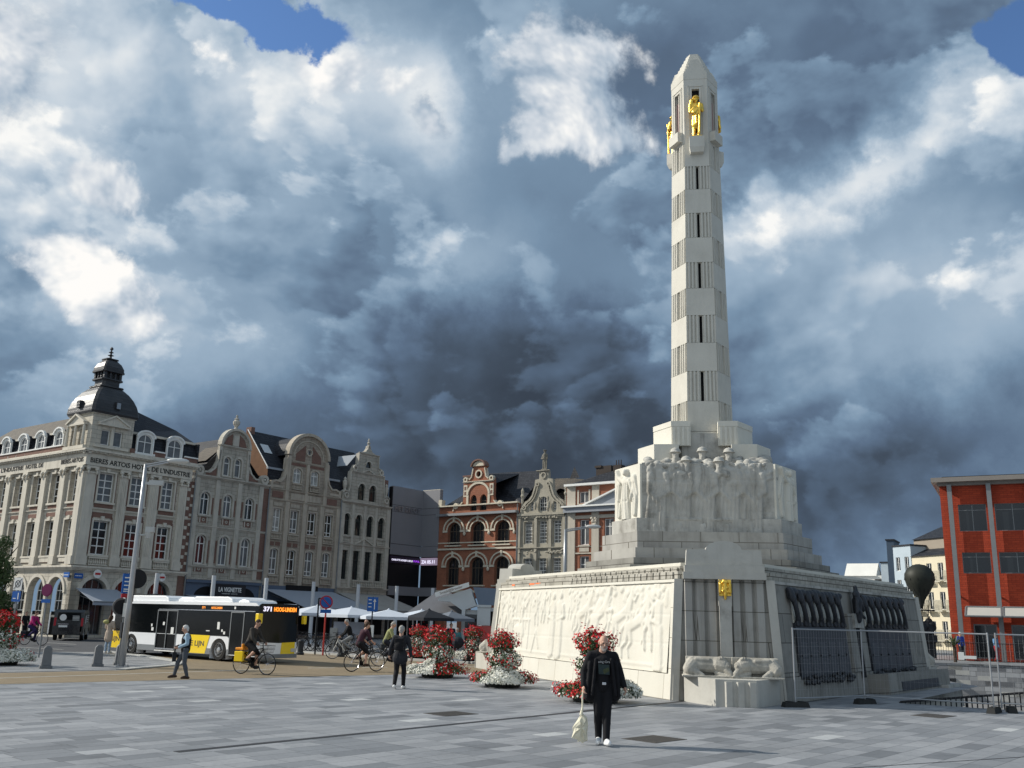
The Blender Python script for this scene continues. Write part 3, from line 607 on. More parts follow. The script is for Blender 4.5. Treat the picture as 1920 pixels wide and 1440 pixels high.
# relief on the three wide faces (front one seen) and narrow lit faces
for k in (0, 1, 2):
    p, q = HB[2*k], HB[2*k+1]; T = face_T(p, q, p, q, 5.1, 7.6)
    R = Relief(sb, 2.55, .03)
    for i, x in enumerate((.55, 1.42, 2.25, 3.1, 3.9)):
        R.chain([(x-.25, .1, .3), (x-.1, 1.3, .3), (x, 2.1, .33)], .10); R.chain([(x+.1, .1, .2), (x+.12, 1.3, .22), (x+.1, 2.1, .28)], .13)
        R.chain([(x+.3, 2.1, .14), (x+.38, 1.5, .1), (x+.12, 1.3, .09)], .17); R.chain([(x-.25, 2.1, .14), (x-.3, 1.5, .1), (x, 1.15, .09)], .15)
        for j in range(5): u = x-.3+.14*j; R.groove([(u, .2), (u+.05, .9), (u+.1, 1.7)], .03, .05)
        R.cap(x-.12, .1, .1, x-.12, .3, .1, .13)
    for x in (1.6, 2.75): R.cap(x-.45, .52, .05, x+.45, .52, .05, .14)
    noise_rel(R, 150, .13, .04, .12, (.2, sb-.2, 1.9, 2.5), 1.2)
    for z_ in (.82, 1.9): R.H[:, int(z_/2.55*R.nz)] -= .03
    for x_, z_ in ((1.1, 0), (3.3, 0), (2.2, .82)): R.H[int(x_/sb*R.nx), int(z_/2.55*R.nz):int((z_+.8)/2.55*R.nz)] -= .03
    R.done(MONG, 'relief', MROOT, T)
    p, q = HB[2*k+1], HB[(2*k+2) % 6]; T = face_T(p, q, p, q, 5.65, 7.6)
    R = Relief(lb, 1.98, .022)
    R.chain([(.95, .05, .28), (.95, .8, .25), (1.0, 1.35, .28)], .2); R.cap(1.0, 1.72, .13, 1.0, 1.76, .13, .24)
    R.chain([(.75, 1.45, .12), (.45, 1.6, .1), (.3, 1.85, .08)], .18); R.chain([(1.25, 1.4, .12), (1.5, 1.0, .09), (1.35, .7, .08)], .18)
    R.chain([(.45, 1.5, .16), (.3, .9, .18), (.4, .2, .14)], .12); R.chain([(1.5, 1.5, .16), (1.6, .9, .18), (1.55, .2, .14)], .12)
    for j in range(9): u = .2+.19*j; R.groove([(u, .05), (u+.05*sin(j), .7), (u*.8+.2, 1.3)], .03, .05)
    o = R.done(MON, 'relief', MROOT, T, -.06)
    m = MB(MON); m.box(.0, lb, -.08, .15, 0, 1.96); put(m.build('relief_slab', MROOT), T)
# helmeted soldiers' heads emerging over the front edge
def soldier(x, y, z, s=1., helm=True, yaw=0):
    P = [('e', (0, 0, 0), (.14, .16, .19)), ('c', (0, 0, -.1), .12, (0, .02, -.35), .13), ('c', (0, -.15, -.02), .025, (0, -.17, -.06), .03), ('c', (-.28, .05, -.42), .16, (.28, .05, -.42), .16), ('c', (0, -.08, -.15), .06, (0, -.1, -.15), .05)]
    if helm: P += [('e', (0, .01, .1), (.2, .23, .15)), ('e', (0, -.02, .05), (.235, .28, .03)), ('c', (0, -.1, .22), .03, (0, .12, .23), .03)]
    else: P += [('e', (0, .03, .05), (.17, .18, .16))]
    o = sculpt('soldier_head', P, MONG, MROOT, .025, 1, (x, y, z), yaw); o.scale = (s, s, s)
for x, y, z, h in ((-.72, -2.45, 7.66, 1), (.42, -2.5, 7.62, 1), (-1.08, -1.95, 8.05, 1), (-.12, -1.95, 8.08, 1), (.82, -1.95, 8.05, 1), (1.45, -2.35, 7.62, 0), (2.05, -2.3, 7.5, 0), (-1.75, -2.35, 7.55, 0)):
    soldier(x, y, z, .95, h, rg.uniform(-.3, .3))
P = []
for _ in range(130):
    x = rg.uniform(-2.2, 2.2); y = rg.uniform(-2.45, -1.7); r = rg.uniform(.05, .15); z = 7.55+(y+2.45)*.45+rg.uniform(-.1, .08); P.append(('e', (x, y, z), (r*1.3, r, r*.8)))
P += [('b', (-2.25, 2.25, -2.3, -1.6, 7.3, 7.55)), ('c', (1.5, -2.0, 7.7), .2, (2.2, -1.3, 7.9), .25), ('c', (-1.6, -2.0, 7.6), .2, (-2.3, -1.2, 7.6), .22)]
sculpt('carved_crest', P, MONG, MROOT, .045, 1)
# radial blocks around the foot of the pillar
def notched(name, s_, l_, z0, z1, nx, mat, lip):
    """six sided level whose wide faces are cut back in the middle, leaving one block on every corner"""
    ds = (s_+2*l_)/(2*sqrt(3)); P = hexsl(s_, l_)[0]
    for k in range(3):       # block between wide face k and wide face k+1
        K = Matrix.Rotation(radians(120*k), 3, 'Z'); K2 = Matrix.Rotation(radians(120*(k+1)), 3, 'Z')
        a = K @ Vector((nx, -ds, 0)); b = Vector((*P[2*k+1], 0)); c = Vector((*P[(2*k+2) % 6], 0)); d = K2 @ Vector((-nx, -ds, 0)); e = K2 @ Vector((-nx, -.5, 0)); f = K @ Vector((nx, -.5, 0))
        m = MB(mat); pl = [(q.x, q.y) for q in (a, b, c, d, e, f)]; m.exz(pl, z0, z1-lip)
        if lip: q = [(x*1.012, y*1.012) for x, y in pl]; m.exz(q, z1-lip, z1)
        n = int((s_/2-nx)/.17)
        for K_, sg in ((K, 1), (K2, -1)):
            m.T = K_.to_4x4()
            if lip:
                for i in range(n): x = sg*(nx+.06+.17*i); m.box(x, x+sg*.09, -ds-.035, -ds+.01, z0, z1-lip-.02)
            m.T = None
        m.build(name, MROOT)
notched('buttress_block', 3.7, 1.2, 7.55, 8.45, .95, MON, 0)
notched('buttress_block', 2.4, 1.3, 8.45, 9.38, .5, MON, .2)
# ---- the pillar
def TRad(z): return 1.165-(z-9.9)*.0172
ZB = [8.6, 9.07, 10.25, 11.42, 12.56, 13.67, 14.79, 15.87, 16.93, 17.98, 19.02, 20.03, 21.1]
def reghex(r, rot=0): return [(r*cos(radians(60*i-120+rot)), r*sin(radians(60*i-120+rot))) for i in range(6)]
core = MB(DARKIN)
for a, b in zip(ZB, ZB[1:]): core.exz(reghex(TRad(a)-.26), a, b, reghex(TRad(b)-.26))
core.build('pillar_core', MROOT)
MONTB = MONT
m = MB(MONTB)
for f in range(6):
    p0, p1 = reghex(TRad(8.6))[f], reghex(TRad(8.6))[(f+1) % 6]; q0, q1 = reghex(TRad(21.1))[f], reghex(TRad(21.1))[(f+1) % 6]
    T = face_T(p0, p1, q0, q1, 8.6, 21.1)
    T.translation = (Vector((p0[0], p0[1], 8.6))+Vector((p1[0], p1[1], 8.6)))/2
    for i in range(len(ZB)-1):
        a, b = ZB[i], ZB[i+1]; r0, r1 = TRad(a), TRad(b); s = (i % 2 == 0) if f % 2 == 0 else (i % 2 == 1)
        if i == 0 or (i == 11 and f % 2 == 0): s = False
        m.T = T; A, B = a-8.6, b-8.6
        def slab(u0, u1, y0, y1, g=0.):      # u in -1..1 of the half width, tapering with the pillar
            m.add([(u0*r0/2, y0, A+g), (u1*r0/2, y0, A+g), (u1*r0/2, y1, A+g), (u0*r0/2, y1, A+g), (u0*r1/2, y0, B-g), (u1*r1/2, y0, B-g), (u1*r1/2, y1, B-g), (u0*r1/2, y1, B-g)], [(0, 3, 2, 1), (4, 5, 6, 7), (0, 1, 5, 4), (1, 2, 6, 5), (2, 3, 7, 6), (3, 0, 4, 7)])
        if not s: slab(-1, 1, 0, .2, .008)
        else:
            for sx in (-1, 1):
                slab(*sorted((sx*.1, sx*.99)), .055, .2)
                for j in range(3):
                    c = sx*(.26+.25*j); w = .085; slab(c-w, c+w, .012, .06); slab(c-w*.55, c+w*.55, -.012, .02)
        m.T = None
m.build('pillar_shaft', MROOT)
# crown chamber with niches
m = MB(MONTB); RC = TRad(21.1)-.02
def crown_T(f):
    p0, p1 = reghex(RC)[f], reghex(RC)[(f+1) % 6]; T = face_T(p0, p1, p0, p1, 0, 1); T.translation = ((p0[0]+p1[0])/2, (p0[1]+p1[1])/2, 0); return T
core = MB(DARKIN); core.exz(reghex(RC-.2), 21.1, 23.9); core.build('crown_core', MROOT)
PINK = M('pinkish window panel', (.32, .17, .16), .5, .3, 5.)  # plain pinkish panel set in the narrow crown windows
for f in range(6):
    m.T = crown_T(f); h = RC/2
    if f % 2 == 0: wall(m, [(-h, 24.0), (h, 24.0)], 21.1, [(-.15, .15, 21.5, 23.55, 0)], .16, 0, .16, MONTB, False); zt = 23.65; hw = .15; zb = 21.25
    else: wall(m, [(-h, 24.0), (h, 24.0)], 21.1, [(-.2, .2, 21.6, 23.55, 0)], .14, 0, .14, MONTB, False); hw = .2; zb = 21.6; zt = 23.65
    for sx in (-1, 1): m.box(sx*(hw+.0), sx*(hw+.07), -.02, .05, zb, zt-.03); m.box(sx*(hw+.11), sx*(hw+.15), -.025, .05, zb, zt+.04)
    m.box(-hw-.15, hw+.15, -.025, .05, zt, zt+.04)
    if f % 2: m.mat(PINK).box(-.2, .2, .1, .12, 21.6, 23.2); m.mat(MONTB); m.box(-.02, .02, .05, .1, 21.6, 23.55); m.ext([(-.34, 21.2), (.34, 21.2), (.34, 21.62), (-.34, 21.62)], -.24, .02)
    else: m.exz([(-.3, -.36), (.3, -.36), (.3, 0), (-.3, 0)], 20.75, 21.22); m.exz([(-.26, -.28), (.26, -.28), (.26, 0), (-.26, 0)], 20.55, 20.75, [(-.3, -.36), (.3, -.36), (.3, 0), (-.3, 0)])
m.T = None
r = RC+.012
m.exz(reghex(r), 24.0, 24.3); [m.exz(reghex(r*(.95-.085*i)), 24.28+.155*i, 24.28+.155*(i+1), reghex(r*(.93-.085*i))) for i in range(8)]
for f in (0, 2, 4):                     # stepped gables over each face
    m.T = crown_T(f); h = r/2; hs_ = [(h*.93, 24.27), (h*.93, 24.38), (h*.8, 24.38), (h*.8, 24.5), (h*.67, 24.5), (h*.67, 24.62), (h*.54, 24.62), (h*.54, 24.74), (h*.42, 24.78), (h*.3, 24.92)]; m.ext([(h*.93, 24.27)][:0]+hs_+[(-x, z) for x, z in reversed(hs_)], .0, r*.6)
m.T = None
m.build('pillar_crown', MROOT)
# gilded statues (soldier with shield and staff)
P = [('c', (-.12, 0, .05), .08, (-.11, 0, .55), .085), ('c', (.1, -.03, .05), .08, (.1, 0, .55), .085), ('c', (-.12, -.08, .05), .06, (-.12, -.16, .03), .05), ('c', (.1, -.1, .05), .06, (.1, -.18, .03), .05),
     ('c', (-.1, 0, .55), .12, (-.06, 0, .95), .15), ('c', (.1, 0, .55), .12, (.06, 0, .95), .15), ('c', (0, 0, .6), .18, (0, 0, 1.0), .16), ('c', (0, 0, 1.0), .17, (0, 0, 1.45), .2), ('c', (-.14, 0, 1.5), .13, (.14, 0, 1.5), .13),
     ('c', (-.25, -.02, 1.5), .1, (-.28, -.1, 1.15), .08), ('c', (-.28, -.1, 1.15), .08, (-.1, -.22, 1.3), .07), ('c', (.26, -.02, 1.5), .1, (.3, -.12, 1.2), .08), ('c', (.3, -.12, 1.2), .075, (.16, -.24, 1.35), .065),
     ('c', (0, 0, 1.6), .08, (0, -.02, 1.75), .08), ('e', (0, -.03, 1.8), (.12, .14, .15)), ('e', (0, -.01, 1.87), (.16, .18, .1)), ('e', (0, -.03, 1.83), (.19, .21, .03)), ('c', (.12, -.25, .1), .05, (.17, -.25, 1.5), .055), ('c', (-.1, -.2, 1.1), .1, (.05, -.2, 1.25), .1), ('c', (0, -.16, .6), .05, (0, -.18, .95), .06), ('e', (0, -.18, 1.1), (.22, .07, .1)), ('c', (-.2, -.1, 1.7), .09, (-.28, -.05, 1.4), .1), ('b', (-.25, .25, -.2, .12, -.03, .03))]
first = None
for f in (0, 2, 4):
    if first is None: o = sculpt('gilded_statue', P, GOLD, MROOT, .022, 1); first = o.data
    else: o = obj('gilded_statue', first, MROOT)
    o.matrix_local = crown_T(f) @ Matrix.Translation((.0, -.17, 21.24)) @ Matrix.Diagonal((.84, .8, .96, 1))
# ================================================================ BUILDINGS.  local frame of a facade: x along it, -y towards the square, z up
TH1, TH2 = radians(53), radians(-37)
OA = Vector((-30.47, 68.0, 0)); UA = Vector((cos(TH1), sin(TH1), 0))
OB = OA+UA*36.1; UB = Vector((cos(TH2), sin(TH2), 0))
def building(name, label, o): return thing(name, label, 'building', tuple(o), 0)
def gshape(mirror_pts): # half outline (from the left foot to the centre) mirrored about x=0
    return mirror_pts+[(-x, z) for x, z in reversed(mirror_pts) if x != 0]
def roofprism(parent, pts, y0, y1, mat, name='roof'):   # pts in (y,z), running along x
    pass
def parts(name, parent, fn, *mats, rz=0., T=None, **k):
    m = MB(*mats); fn(m); return m.build(name, parent, rz=rz, **k)
# ---------------------------------------------------------------- corner hotel
hot = thing('corner_hotel', 'pale stone corner hotel with brick panels and a black domed corner turret', 'building', tuple(OA), TH1)
LF = TH2-TH1                                   # the side street facade, turned a quarter
# ---- facade towards the square (x 0..9.1)
hA = []
for x0, x1 in ((1.05, 2.28), (3.62, 4.78), (6.25, 7.32)):
    hA.append((x0, x1, 5.77, 8.2, 0)); hA.append((x0, x1, 9.55, 11.68, 0))
gA = [(.75, 2.72, .2, 4.1, .98), (3.3, 5.1, .2, 4.1, .9), (5.95, 7.9, .2, 4.1, .98)]
m = MB(LIME); wall(m, [(0, 12.05), (9.1, 12.05)], 0, hA+gA, .3)
m.mat(BRICK)
for x0, x1 in ((.82, 2.5), (3.38, 5.02), (6.02, 7.55)):       # brick surrounds between quoins
    for a, b in ((x0-.02, x0+.17), (x1-.19, x1)):
        for z0, z1 in ((5.8, 8.5), (9.45, 11.75)): m.box(a, b, -.02, .02, z0, z1)
    m.box(x0+.05, x1-.05, -.02, .02, 8.42, 8.78); m.box(x0+.1, x1-.1, -.02, .02, 9.12, 9.4)
m.mat(LIMES)
for x0, x1 in ((1.05, 2.28), (3.62, 4.78), (6.25, 7.32)):
    for z0, z1 in ((5.77, 8.2), (9.55, 11.68)):
        m.box(x0-.13, x0, -.07, .05, z0, z1+.13); m.box(x1, x1+.13, -.07, .05, z0, z1+.13); m.box(x0, x1, -.07, .05, z1, z1+.13); m.box(x0-.18, x1+.18, -.12, .05, z0-.14, z0)
        m.ext([((x0+x1)/2-.1, z1), ((x0+x1)/2+.1, z1), ((x0+x1)/2+.14, z1+.32), ((x0+x1)/2-.14, z1+.32)], -.14, .0)
    baluster_row(m, x0-.1, x1+.1, -.12, 5.02, 5.6, 9)
for a, b in ((0, .75), (2.62, 3.3), (5.12, 5.9), (7.72, 8.4)):    # pilasters
    m.mat(LIMES); m.box(a, b, -.16, .02, 5.0, 11.6)
    for i in range(4):
        if a > 0: m.box(a+.08+i*.14, a+.15+i*.14, -.19, -.15, 5.9, 11.2)
    m.box(a-.05, b+.05, -.24, .02, 5.0, 5.65); m.box(a-.04, b+.04, -.22, .02, 11.5, 11.62)
    m.smooth = True
    for sx in (a+.05, b-.05): m.ell((sx, -.24, 11.78), (.17, .13, .13), 8, 6); m.ell((sx, -.28, 11.55), (.09, .09, .16), 8, 6)
    m.smooth = False; m.box(a-.08, b+.08, -.3, .02, 11.86, 12.02)
m.mat(LIMES); cornice(m, -.2, 9.1, 4.62, .32, .3); cornice(m, 0, 9.1, 8.95, .12, .12)
m.box(-.22, 8.62, -.26, .02, 12.05, 12.86); cornice(m, -.5, 9.05, 12.86, .34, .55, .34)
m.mat(BRICK); m.box(8.45, 9.1, -.03, .02, 0.3, 12.0); m.mat(LIMES)
for z in np.arange(5.2, 12, .75): m.box(8.5, 8.75, -.06, .0, z, z+.25); m.box(8.85, 9.08, -.06, .0, z+.3, z+.5)
for x0, x1, _, zt, r in gA: m.arc((x0+x1)/2, zt-r, (x1-x0)/2+.14, .28, -.1, .05, 0, 180, 14, r+.14); m.box((x0+x1)/2-.14, (x0+x1)/2+.14, -.18, 0, zt, zt+.42)
m.build('front_wall', hot)
for h in hA: window(hot, h, 0, .22, WHITEP, rg.choice([GLASS, GLASSC, GLASS, GLASS]) if h[2] < 6 else rg.choice([GLASSC, GLASSC, GLASS]), (2, [.26, .5, .74]), .08)
for h in gA: window(hot, h, 0, .3, GREYP, GLASS, (4, [.72]), .07)
# ---- facade on the side street, x runs from the far end (-16) to the corner (0)
hB = []; gB = []; cx = [(-1.82, -.88), (-4.5, -3.6), (-7.18, -6.3), (-9.9, -9.0), (-12.6, -11.7), (-15.3, -14.4)]
for x0, x1 in cx: hB += [(x0-.12, x1+.18, 5.66, 8.2, 0), (x0-.12, x1+.18, 9.5, 11.68, 0)]
for x in (-1.95, -4.62, -7.3, -9.95, -12.6): gB.append((x-1.12, x+1.12-.02, .12, 4.15, 1.1))
m = MB(LIME); wall(m, [(-18, 12.05), (0, 12.05)], 0, hB+gB, .4)
cx = [(a-.12, b+.18) for a, b in cx]
m.mat(LIMES)
for x0, x1 in cx:
    for z0, z1 in ((5.66, 8.2), (9.5, 11.68)):
        m.box(x0-.12, x0, -.07, .05, z0, z1+.13); m.box(x1, x1+.12, -.07, .05, z0, z1+.13); m.box(x0, x1, -.07, .05, z1, z1+.13); m.box(x0-.18, x1+.18, -.14, .05, z0-.14, z0)
        m.ext([((x0+x1)/2-.1, z1), ((x0+x1)/2+.1, z1), ((x0+x1)/2+.14, z1+.3), ((x0+x1)/2-.14, z1+.3)], -.14, .0)
    m.mat(BRICK); m.box(x0-.1, x1+.1, -.02, .02, 8.5, 8.8); m.box(x0-.05, x1+.05, -.02, .02, 9.1, 9.34); m.box(x0-.1, x1+.1, -.02, .02, 5.15, 5.45); m.mat(LIMES)
    m.box(x0-.05, x1+.05, -.1, .03, 5.2, 5.5)
for x in (0, -2.7, -5.4, -8.1, -10.8, -13.5, -16.2):
    m.box(x-.62 if x else -.7, x+(.62-1e-3 if x else 0)-.55 if x else 0, -.2, .02, 5.0, 11.6) if x == 0 else m.box(x-.3, x+.3, -.24, .02, 5.0, 11.6)
    a, b = (-.7, 0) if x == 0 else (x-.3, x+.3)
    m.smooth = True
    for sx in (a+.05, b-.05): m.ell((sx, -.28, 11.78), (.17, .13, .13), 8, 6); m.ell((sx, -.32, 11.55), (.09, .09, .16), 8, 6)
    m.smooth = False; m.box(a-.08, b+.08, -.34, .02, 11.86, 12.02); m.box(a-.04, b+.04, -.3, .02, 5.0, 5.6)
cornice(m, -18, .25, 4.62, .32, .3); cornice(m, -18, -.02, 8.95, .12, .12); m.box(-18, 0.22, -.24, .02, 12.05, 12.86); cornice(m, -18, .5, 12.86, .34, .55, .34)
for x0, x1, _, zt, r in gB:
    m.arc((x0+x1)/2, zt-r, (x1-x0)/2+.12, .24, -.09, .05, 0, 180, 14, r+.12)
    m.box(x0-.02, x0+.0, -.1, .1, .1, 3.0)
m.build('side_wall', hot, rz=LF)
for h in hB: window(hot, h, 0, .3, WHITEP, GLASS, (2, [.26, .5, .74]), .08, LF)
for h in gB: window(hot, (h[0]+.3, h[1]-.1, 1.75, h[3]-.05, .95), 0, .52, WHITEP, GLASS, (4, [.32, .62]), .06, LF)
m = MB(DARKIN)
for h in gB: m.box(h[0], h[1], .5, .56, 0, 1.75)
m.mat(LIMES)
for i, h in enumerate(gB): m.box(h[0]+.25, h[1]-.1, .35, .5, 1.35, 1.5)
m.build('shop_door', hot, rz=LF)
# lettering
LET = M('dark cut lettering', (.03, .028, .025), .7)
text('lettering', 'BIERES ARTOIS HOTEL DE L\'INDUSTRIE', .5, LET, hot, (.05, -.27, 12.25), (pi/2, 0, 0), .012, 8.35, .008)
def ltxt(s, x, z, w, size=.45):
    y = -.255; X, Y = x*cos(LF)-y*sin(LF), x*sin(LF)+y*cos(LF); text('lettering', s, size, LET, hot, (X, Y, z), (pi/2, 0, LF), .012, w, .008)
ltxt('BIERES ARTOIS', -3.2, 12.3, 3.05); ltxt('L\'INDUSTRIE', -12.3, 12.3, 3.5); ltxt('HOTEL DE', -8.4, 12.3, 2.6)
# mansard and roofs
m = MB(SLATE)
m.add([(3.2, -.15, 13.2), (9.1, -.15, 13.2), (9.1, .55, 15.0), (3.2, .55, 15.0)], [(0, 1, 2, 3)])
m.add([(3.0, .5, 15.02), (9.3, .5, 15.02), (9.3, 3.6, 16.5), (3.0, 3.8, 18.1)], [(0, 1, 2, 3)]); m.box(9.05, 9.2, 0, 5, 12, 15.0)
m.mat(LIMES); m.box(3.2, 9.0, .3, .7, 14.95, 15.12); m.box(3.2, 9.1, -.25, 0, 13.2, 13.4); m.mat(BRICK).box(5.1, 6.1, -.2, 0, 13.4, 13.75); m.box(3.2, 3.5, -.2, 0, 13.4, 13.75); m.box(7.8, 9, -.2, 0, 13.4, 13.75)
m.mat(WHITEP); m.box(5.2, 6.05, -.28, -.1, 13.75, 13.85); m.box(7.8, 9.0, -.28, -.1, 13.75, 13.85)
m.build('mansard_roof', hot)
m = MB(SLATE)
m.add([(-18, -.15, 13.2), (-3.2, -.15, 13.2), (-3.2, .5, 14.9), (-18, .5, 14.9)], [(0, 1, 2, 3)])
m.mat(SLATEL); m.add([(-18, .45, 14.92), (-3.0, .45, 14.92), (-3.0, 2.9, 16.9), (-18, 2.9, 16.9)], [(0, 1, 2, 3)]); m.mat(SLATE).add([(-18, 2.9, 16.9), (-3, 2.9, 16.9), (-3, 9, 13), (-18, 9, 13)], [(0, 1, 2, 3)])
m.mat(LIMES); m.box(-18, -3.2, .25, .6, 14.86, 15.0); m.box(-18, -3.2, -.3, 0, 13.2, 13.36)
m.mat(BRICK); m.box(-18, -3.4, -.22, 0, 13.36, 13.7); m.mat(WHITEP); m.box(-18, -3.4, -.3, -.1, 13.7, 13.8)
m.mat(GLASS).add([(-11.2, 1.6, 15.63), (-10.4, 1.6, 15.63), (-10.4, 2.1, 15.94), (-11.2, 2.1, 15.94)], [(0, 1, 2, 3)])
m.build('mansard_roof', hot, rz=LF)
# dormers
def dormer(parent, x, z, w, h, rz, y=-.12, mat=LIMES):
    m = MB(WHITEP); r = w/2-.12; pts = [(-w/2, 0), (w/2, 0), (w/2, h-.45)]+[(w/2*cos(radians(a)), h-.45+.45*sin(radians(a))) for a in range(0, 181, 15)]
    wall(m, [(-w/2, h-.42), (-w/2+.05, h-.25), (-w*.25, h-.04), (0, h), (w*.25, h-.04), (w/2-.05, h-.25), (w/2, h-.42)], 0, [(-r, r, .12, h-.18, r*.9)], .12, 0, .15)
    m.arc(0, h-.42, w/2+.02, .12, -.12, .05, 0, 180, 12, .5); m.box(-w/2-.12, -w/2+.02, -.1, .05, 0, .16); m.box(w/2-.02, w/2+.12, -.1, .05, 0, .16)
    m.mat(SLATE); m.box(-w/2+.03, -w/2+.05, .1, .8, .0, h-.4); m.box(w/2-.05, w/2-.03, .1, .8, .0, h-.4)
    n = 8
    for i in range(n):
        a0, a1 = pi*i/n, pi*(i+1)/n; m.poly([(w/2*cos(a0), .1, h-.42+.42*sin(a0)), (w/2*cos(a1), .1, h-.42+.42*sin(a1)), (w/2*cos(a1), 1.5, h-.42+.42*sin(a1)), (w/2*cos(a0), 1.5, h-.42+.42*sin(a0))])
    X, Y = x*cos(rz)-y*sin(rz), x*sin(rz)+y*cos(rz)
    o = m.build('dormer', parent, (X, Y, z), rz); window(o, (-r, r, .12, h-.18, r*.9), 0, .1, WHITEP, GLASSC, (2, [.6]), .06)
for x in (4.35, 6.92): dormer(hot, x, 13.42, 1.45, 1.75, 0)
for x in (-4.3, -6.98, -9.6, -12.3, -15.0): dormer(hot, x, 13.4, 1.35, 1.7, LF)
# turret, dome and lantern: plan square from the corner (x 0..3.3 along the front, 3.3 deep)
m = MB(LIME)
tw = [(.8, 1.5, 13.68, 14.82, 0), (1.78, 2.5, 13.68, 14.82, 0)]
wall(m, [(0.02, 15.9), (3.3, 15.9)], 13.2, tw, .18)
m.mat(LIMES); m.ext([(.45, 15.22), (2.85, 15.22), (1.65, 15.85)], -.2, 0); m.seg((.4, 15.25), (1.65, 15.9), .12, -.3, 0); m.seg((1.65, 15.9), (2.9, 15.25), .12, -.3, 0); m.box(.4, 2.9, -.28, 0, 15.1, 15.22)
m.box(.3, 3.0, -.12, 0, 13.45, 13.62); m.box(-.05, 3.4, -.1, 0, 15.9, 16.05); m.box(1.52, 1.76, -.06, .1, 13.6, 15.1)
m.build('turret', hot)
for h in tw: window(hot, h, 0, .15, WHITEP, GLASSC, (1, []), .07)
m = MB(LIME); twb = [(-2.75, -2.05, 13.6, 14.8, 0), (-1.6, -.9, 13.6, 14.8, 0)]
wall(m, [(-3.35, 15.9), (-.02, 15.9)], 13.2, twb, .3)
m.mat(LIMES); m.ext([(-3.0, 15.22), (-.6, 15.22), (-1.8, 15.85)], -.25, 0); m.seg((-3.05, 15.25), (-1.8, 15.9), .12, -.4, 0); m.seg((-1.8, 15.9), (-.55, 15.25), .12, -.4, 0); m.box(-3.0, -.6, -.3, 0, 15.08, 15.22)
for x in (-2.95, -1.83, -.7): m.tube([(x, -.2, 13.6), (x, -.2, 15.05)], [.13, .1], 8)
m.box(-3.2, -.4, -.3, 0, 13.3, 13.55); m.box(-3.4, .02, -.1, 0, 15.9, 16.05); m.mat(LIME).box(-3.3, -3.25, .05, 3.2, 13.2, 15.9)
m.build('turret', hot, rz=LF)
for h in twb: window(hot, h, 0, .28, WHITEP, GLASS, (1, []), .07, LF)
m = MB(LIME); m.box(3.25, 3.3, .05, 3.2, 13.2, 15.9); m.build('turret', hot)
m = MB(LEAD); c = 1.66
def sqr(h, b=.18): return [(c-h+b, c-h), (c+h-b, c-h), (c+h, c-h+b), (c+h, c+h-b), (c+h-b, c+h), (c-h+b, c+h), (c-h, c+h-b), (c-h, c-h+b)]
prof = [(1.84, 15.95), (1.9, 16.1), (1.86, 16.5), (1.74, 16.95), (1.54, 17.4), (1.28, 17.8), (1.0, 18.1), (.8, 18.22)]
for (a, za), (b, zb) in zip(prof, prof[1:]): m.exz(sqr(a), za, zb, sqr(b))
m.exz(sqr(.95), 18.22, 18.32); m.exz(sqr(.7), 18.32, 18.8); m.exz(sqr(.86), 18.8, 18.9)
m.exz(sqr(.9), 19.42, 19.54); pl = [(.84, 19.54), (.82, 19.8), (.66, 20.15), (.42, 20.42), (.38, 20.46)]
for (a, za), (b, zb) in zip(pl, pl[1:]): m.exz(sqr(a, .12), za, zb, sqr(b, .1))
m.exz(sqr(.48, .1), 20.46, 20.54)
for dx, dy in ((-1, -1), (1, -1), (1, 1), (-1, 1)): m.box(c+dx*.62-.1, c+dx*.62+.1, c+dy*.62-.1, c+dy*.62+.1, 18.9, 19.42)
for t in (-.2, .2):
    for s_ in (-1, 1): m.box(c+t-.05, c+t+.05, c+s_*.66-.05, c+s_*.66+.05, 18.9, 19.42); m.box(c+s_*.66-.05, c+s_*.66+.05, c+t-.05, c+t+.05, 18.9, 19.42)
m.box(c-.5, c+.5, c-.5, c+.5, 18.9, 19.42)
m.lathe([(.28, 0), (.1, .12), (.08, .3), (.24, .36), (.08, .42), (.07, .55), (.2, .6), (.06, .68), (.06, .78), (.14, .88), (.1, .98), (.01, 1.05)], (c, c, 20.5), 10)
m.box(c-.18, c+.22, c-2.02, c-1.6, 16.42, 16.95); m.mat(ZINC).box(c-.14, c+.16, c-2.03, c-2.0, 16.45, 16.9)
m.mat(LEAD).box(c-2.05, c-1.6, c-.2, c+.2, 16.42, 16.95)
dome = m.build('dome', hot)
# street name plates, round sign boards, awning
BLUEP = M('blue enamel', (.02, .1, .35), .35, .05)
m = MB(BLUEP); m.box(.12, .75, -.12, -.08, 4.05, 4.4); m.mat(WHITEP); [m.box(.18+.12*i, .26+.12*i, -.125, -.12, 4.2, 4.26) for i in range(4)]; m.build('street_plate', hot)
m = MB(BLUEP); m.box(-.85, -.1, -.16, -.12, 4.1, 4.45); m.mat(WHITEP); [m.box(-.8+.12*i, -.72+.12*i, -.165, -.16, 4.24, 4.3) for i in range(5)]; m.build('street_plate', hot, rz=LF)
REDP = M('red enamel', (.45, .03, .03), .4, .05)
for x in (1.73, 6.94):
    m = MB(WHITEP); m.T = Matrix.Translation((x, -.25, 4.42)) @ Matrix.Rotation(pi/2, 4, 'X'); m.lathe([(.3, -.05), (.3, .05)], (0, 0, 0), 20); m.T = None
    m.mat(REDP).box(x-.2, x+.2, -.32, -.3, 4.36, 4.5); m.build('round_sign', hot)
CANV = M('grey blue awning cloth', (.3, .33, .38), .8, .08, 2.)
CANVW = M('cream awning cloth', (.42, .41, .38), .8, .06, 2.)
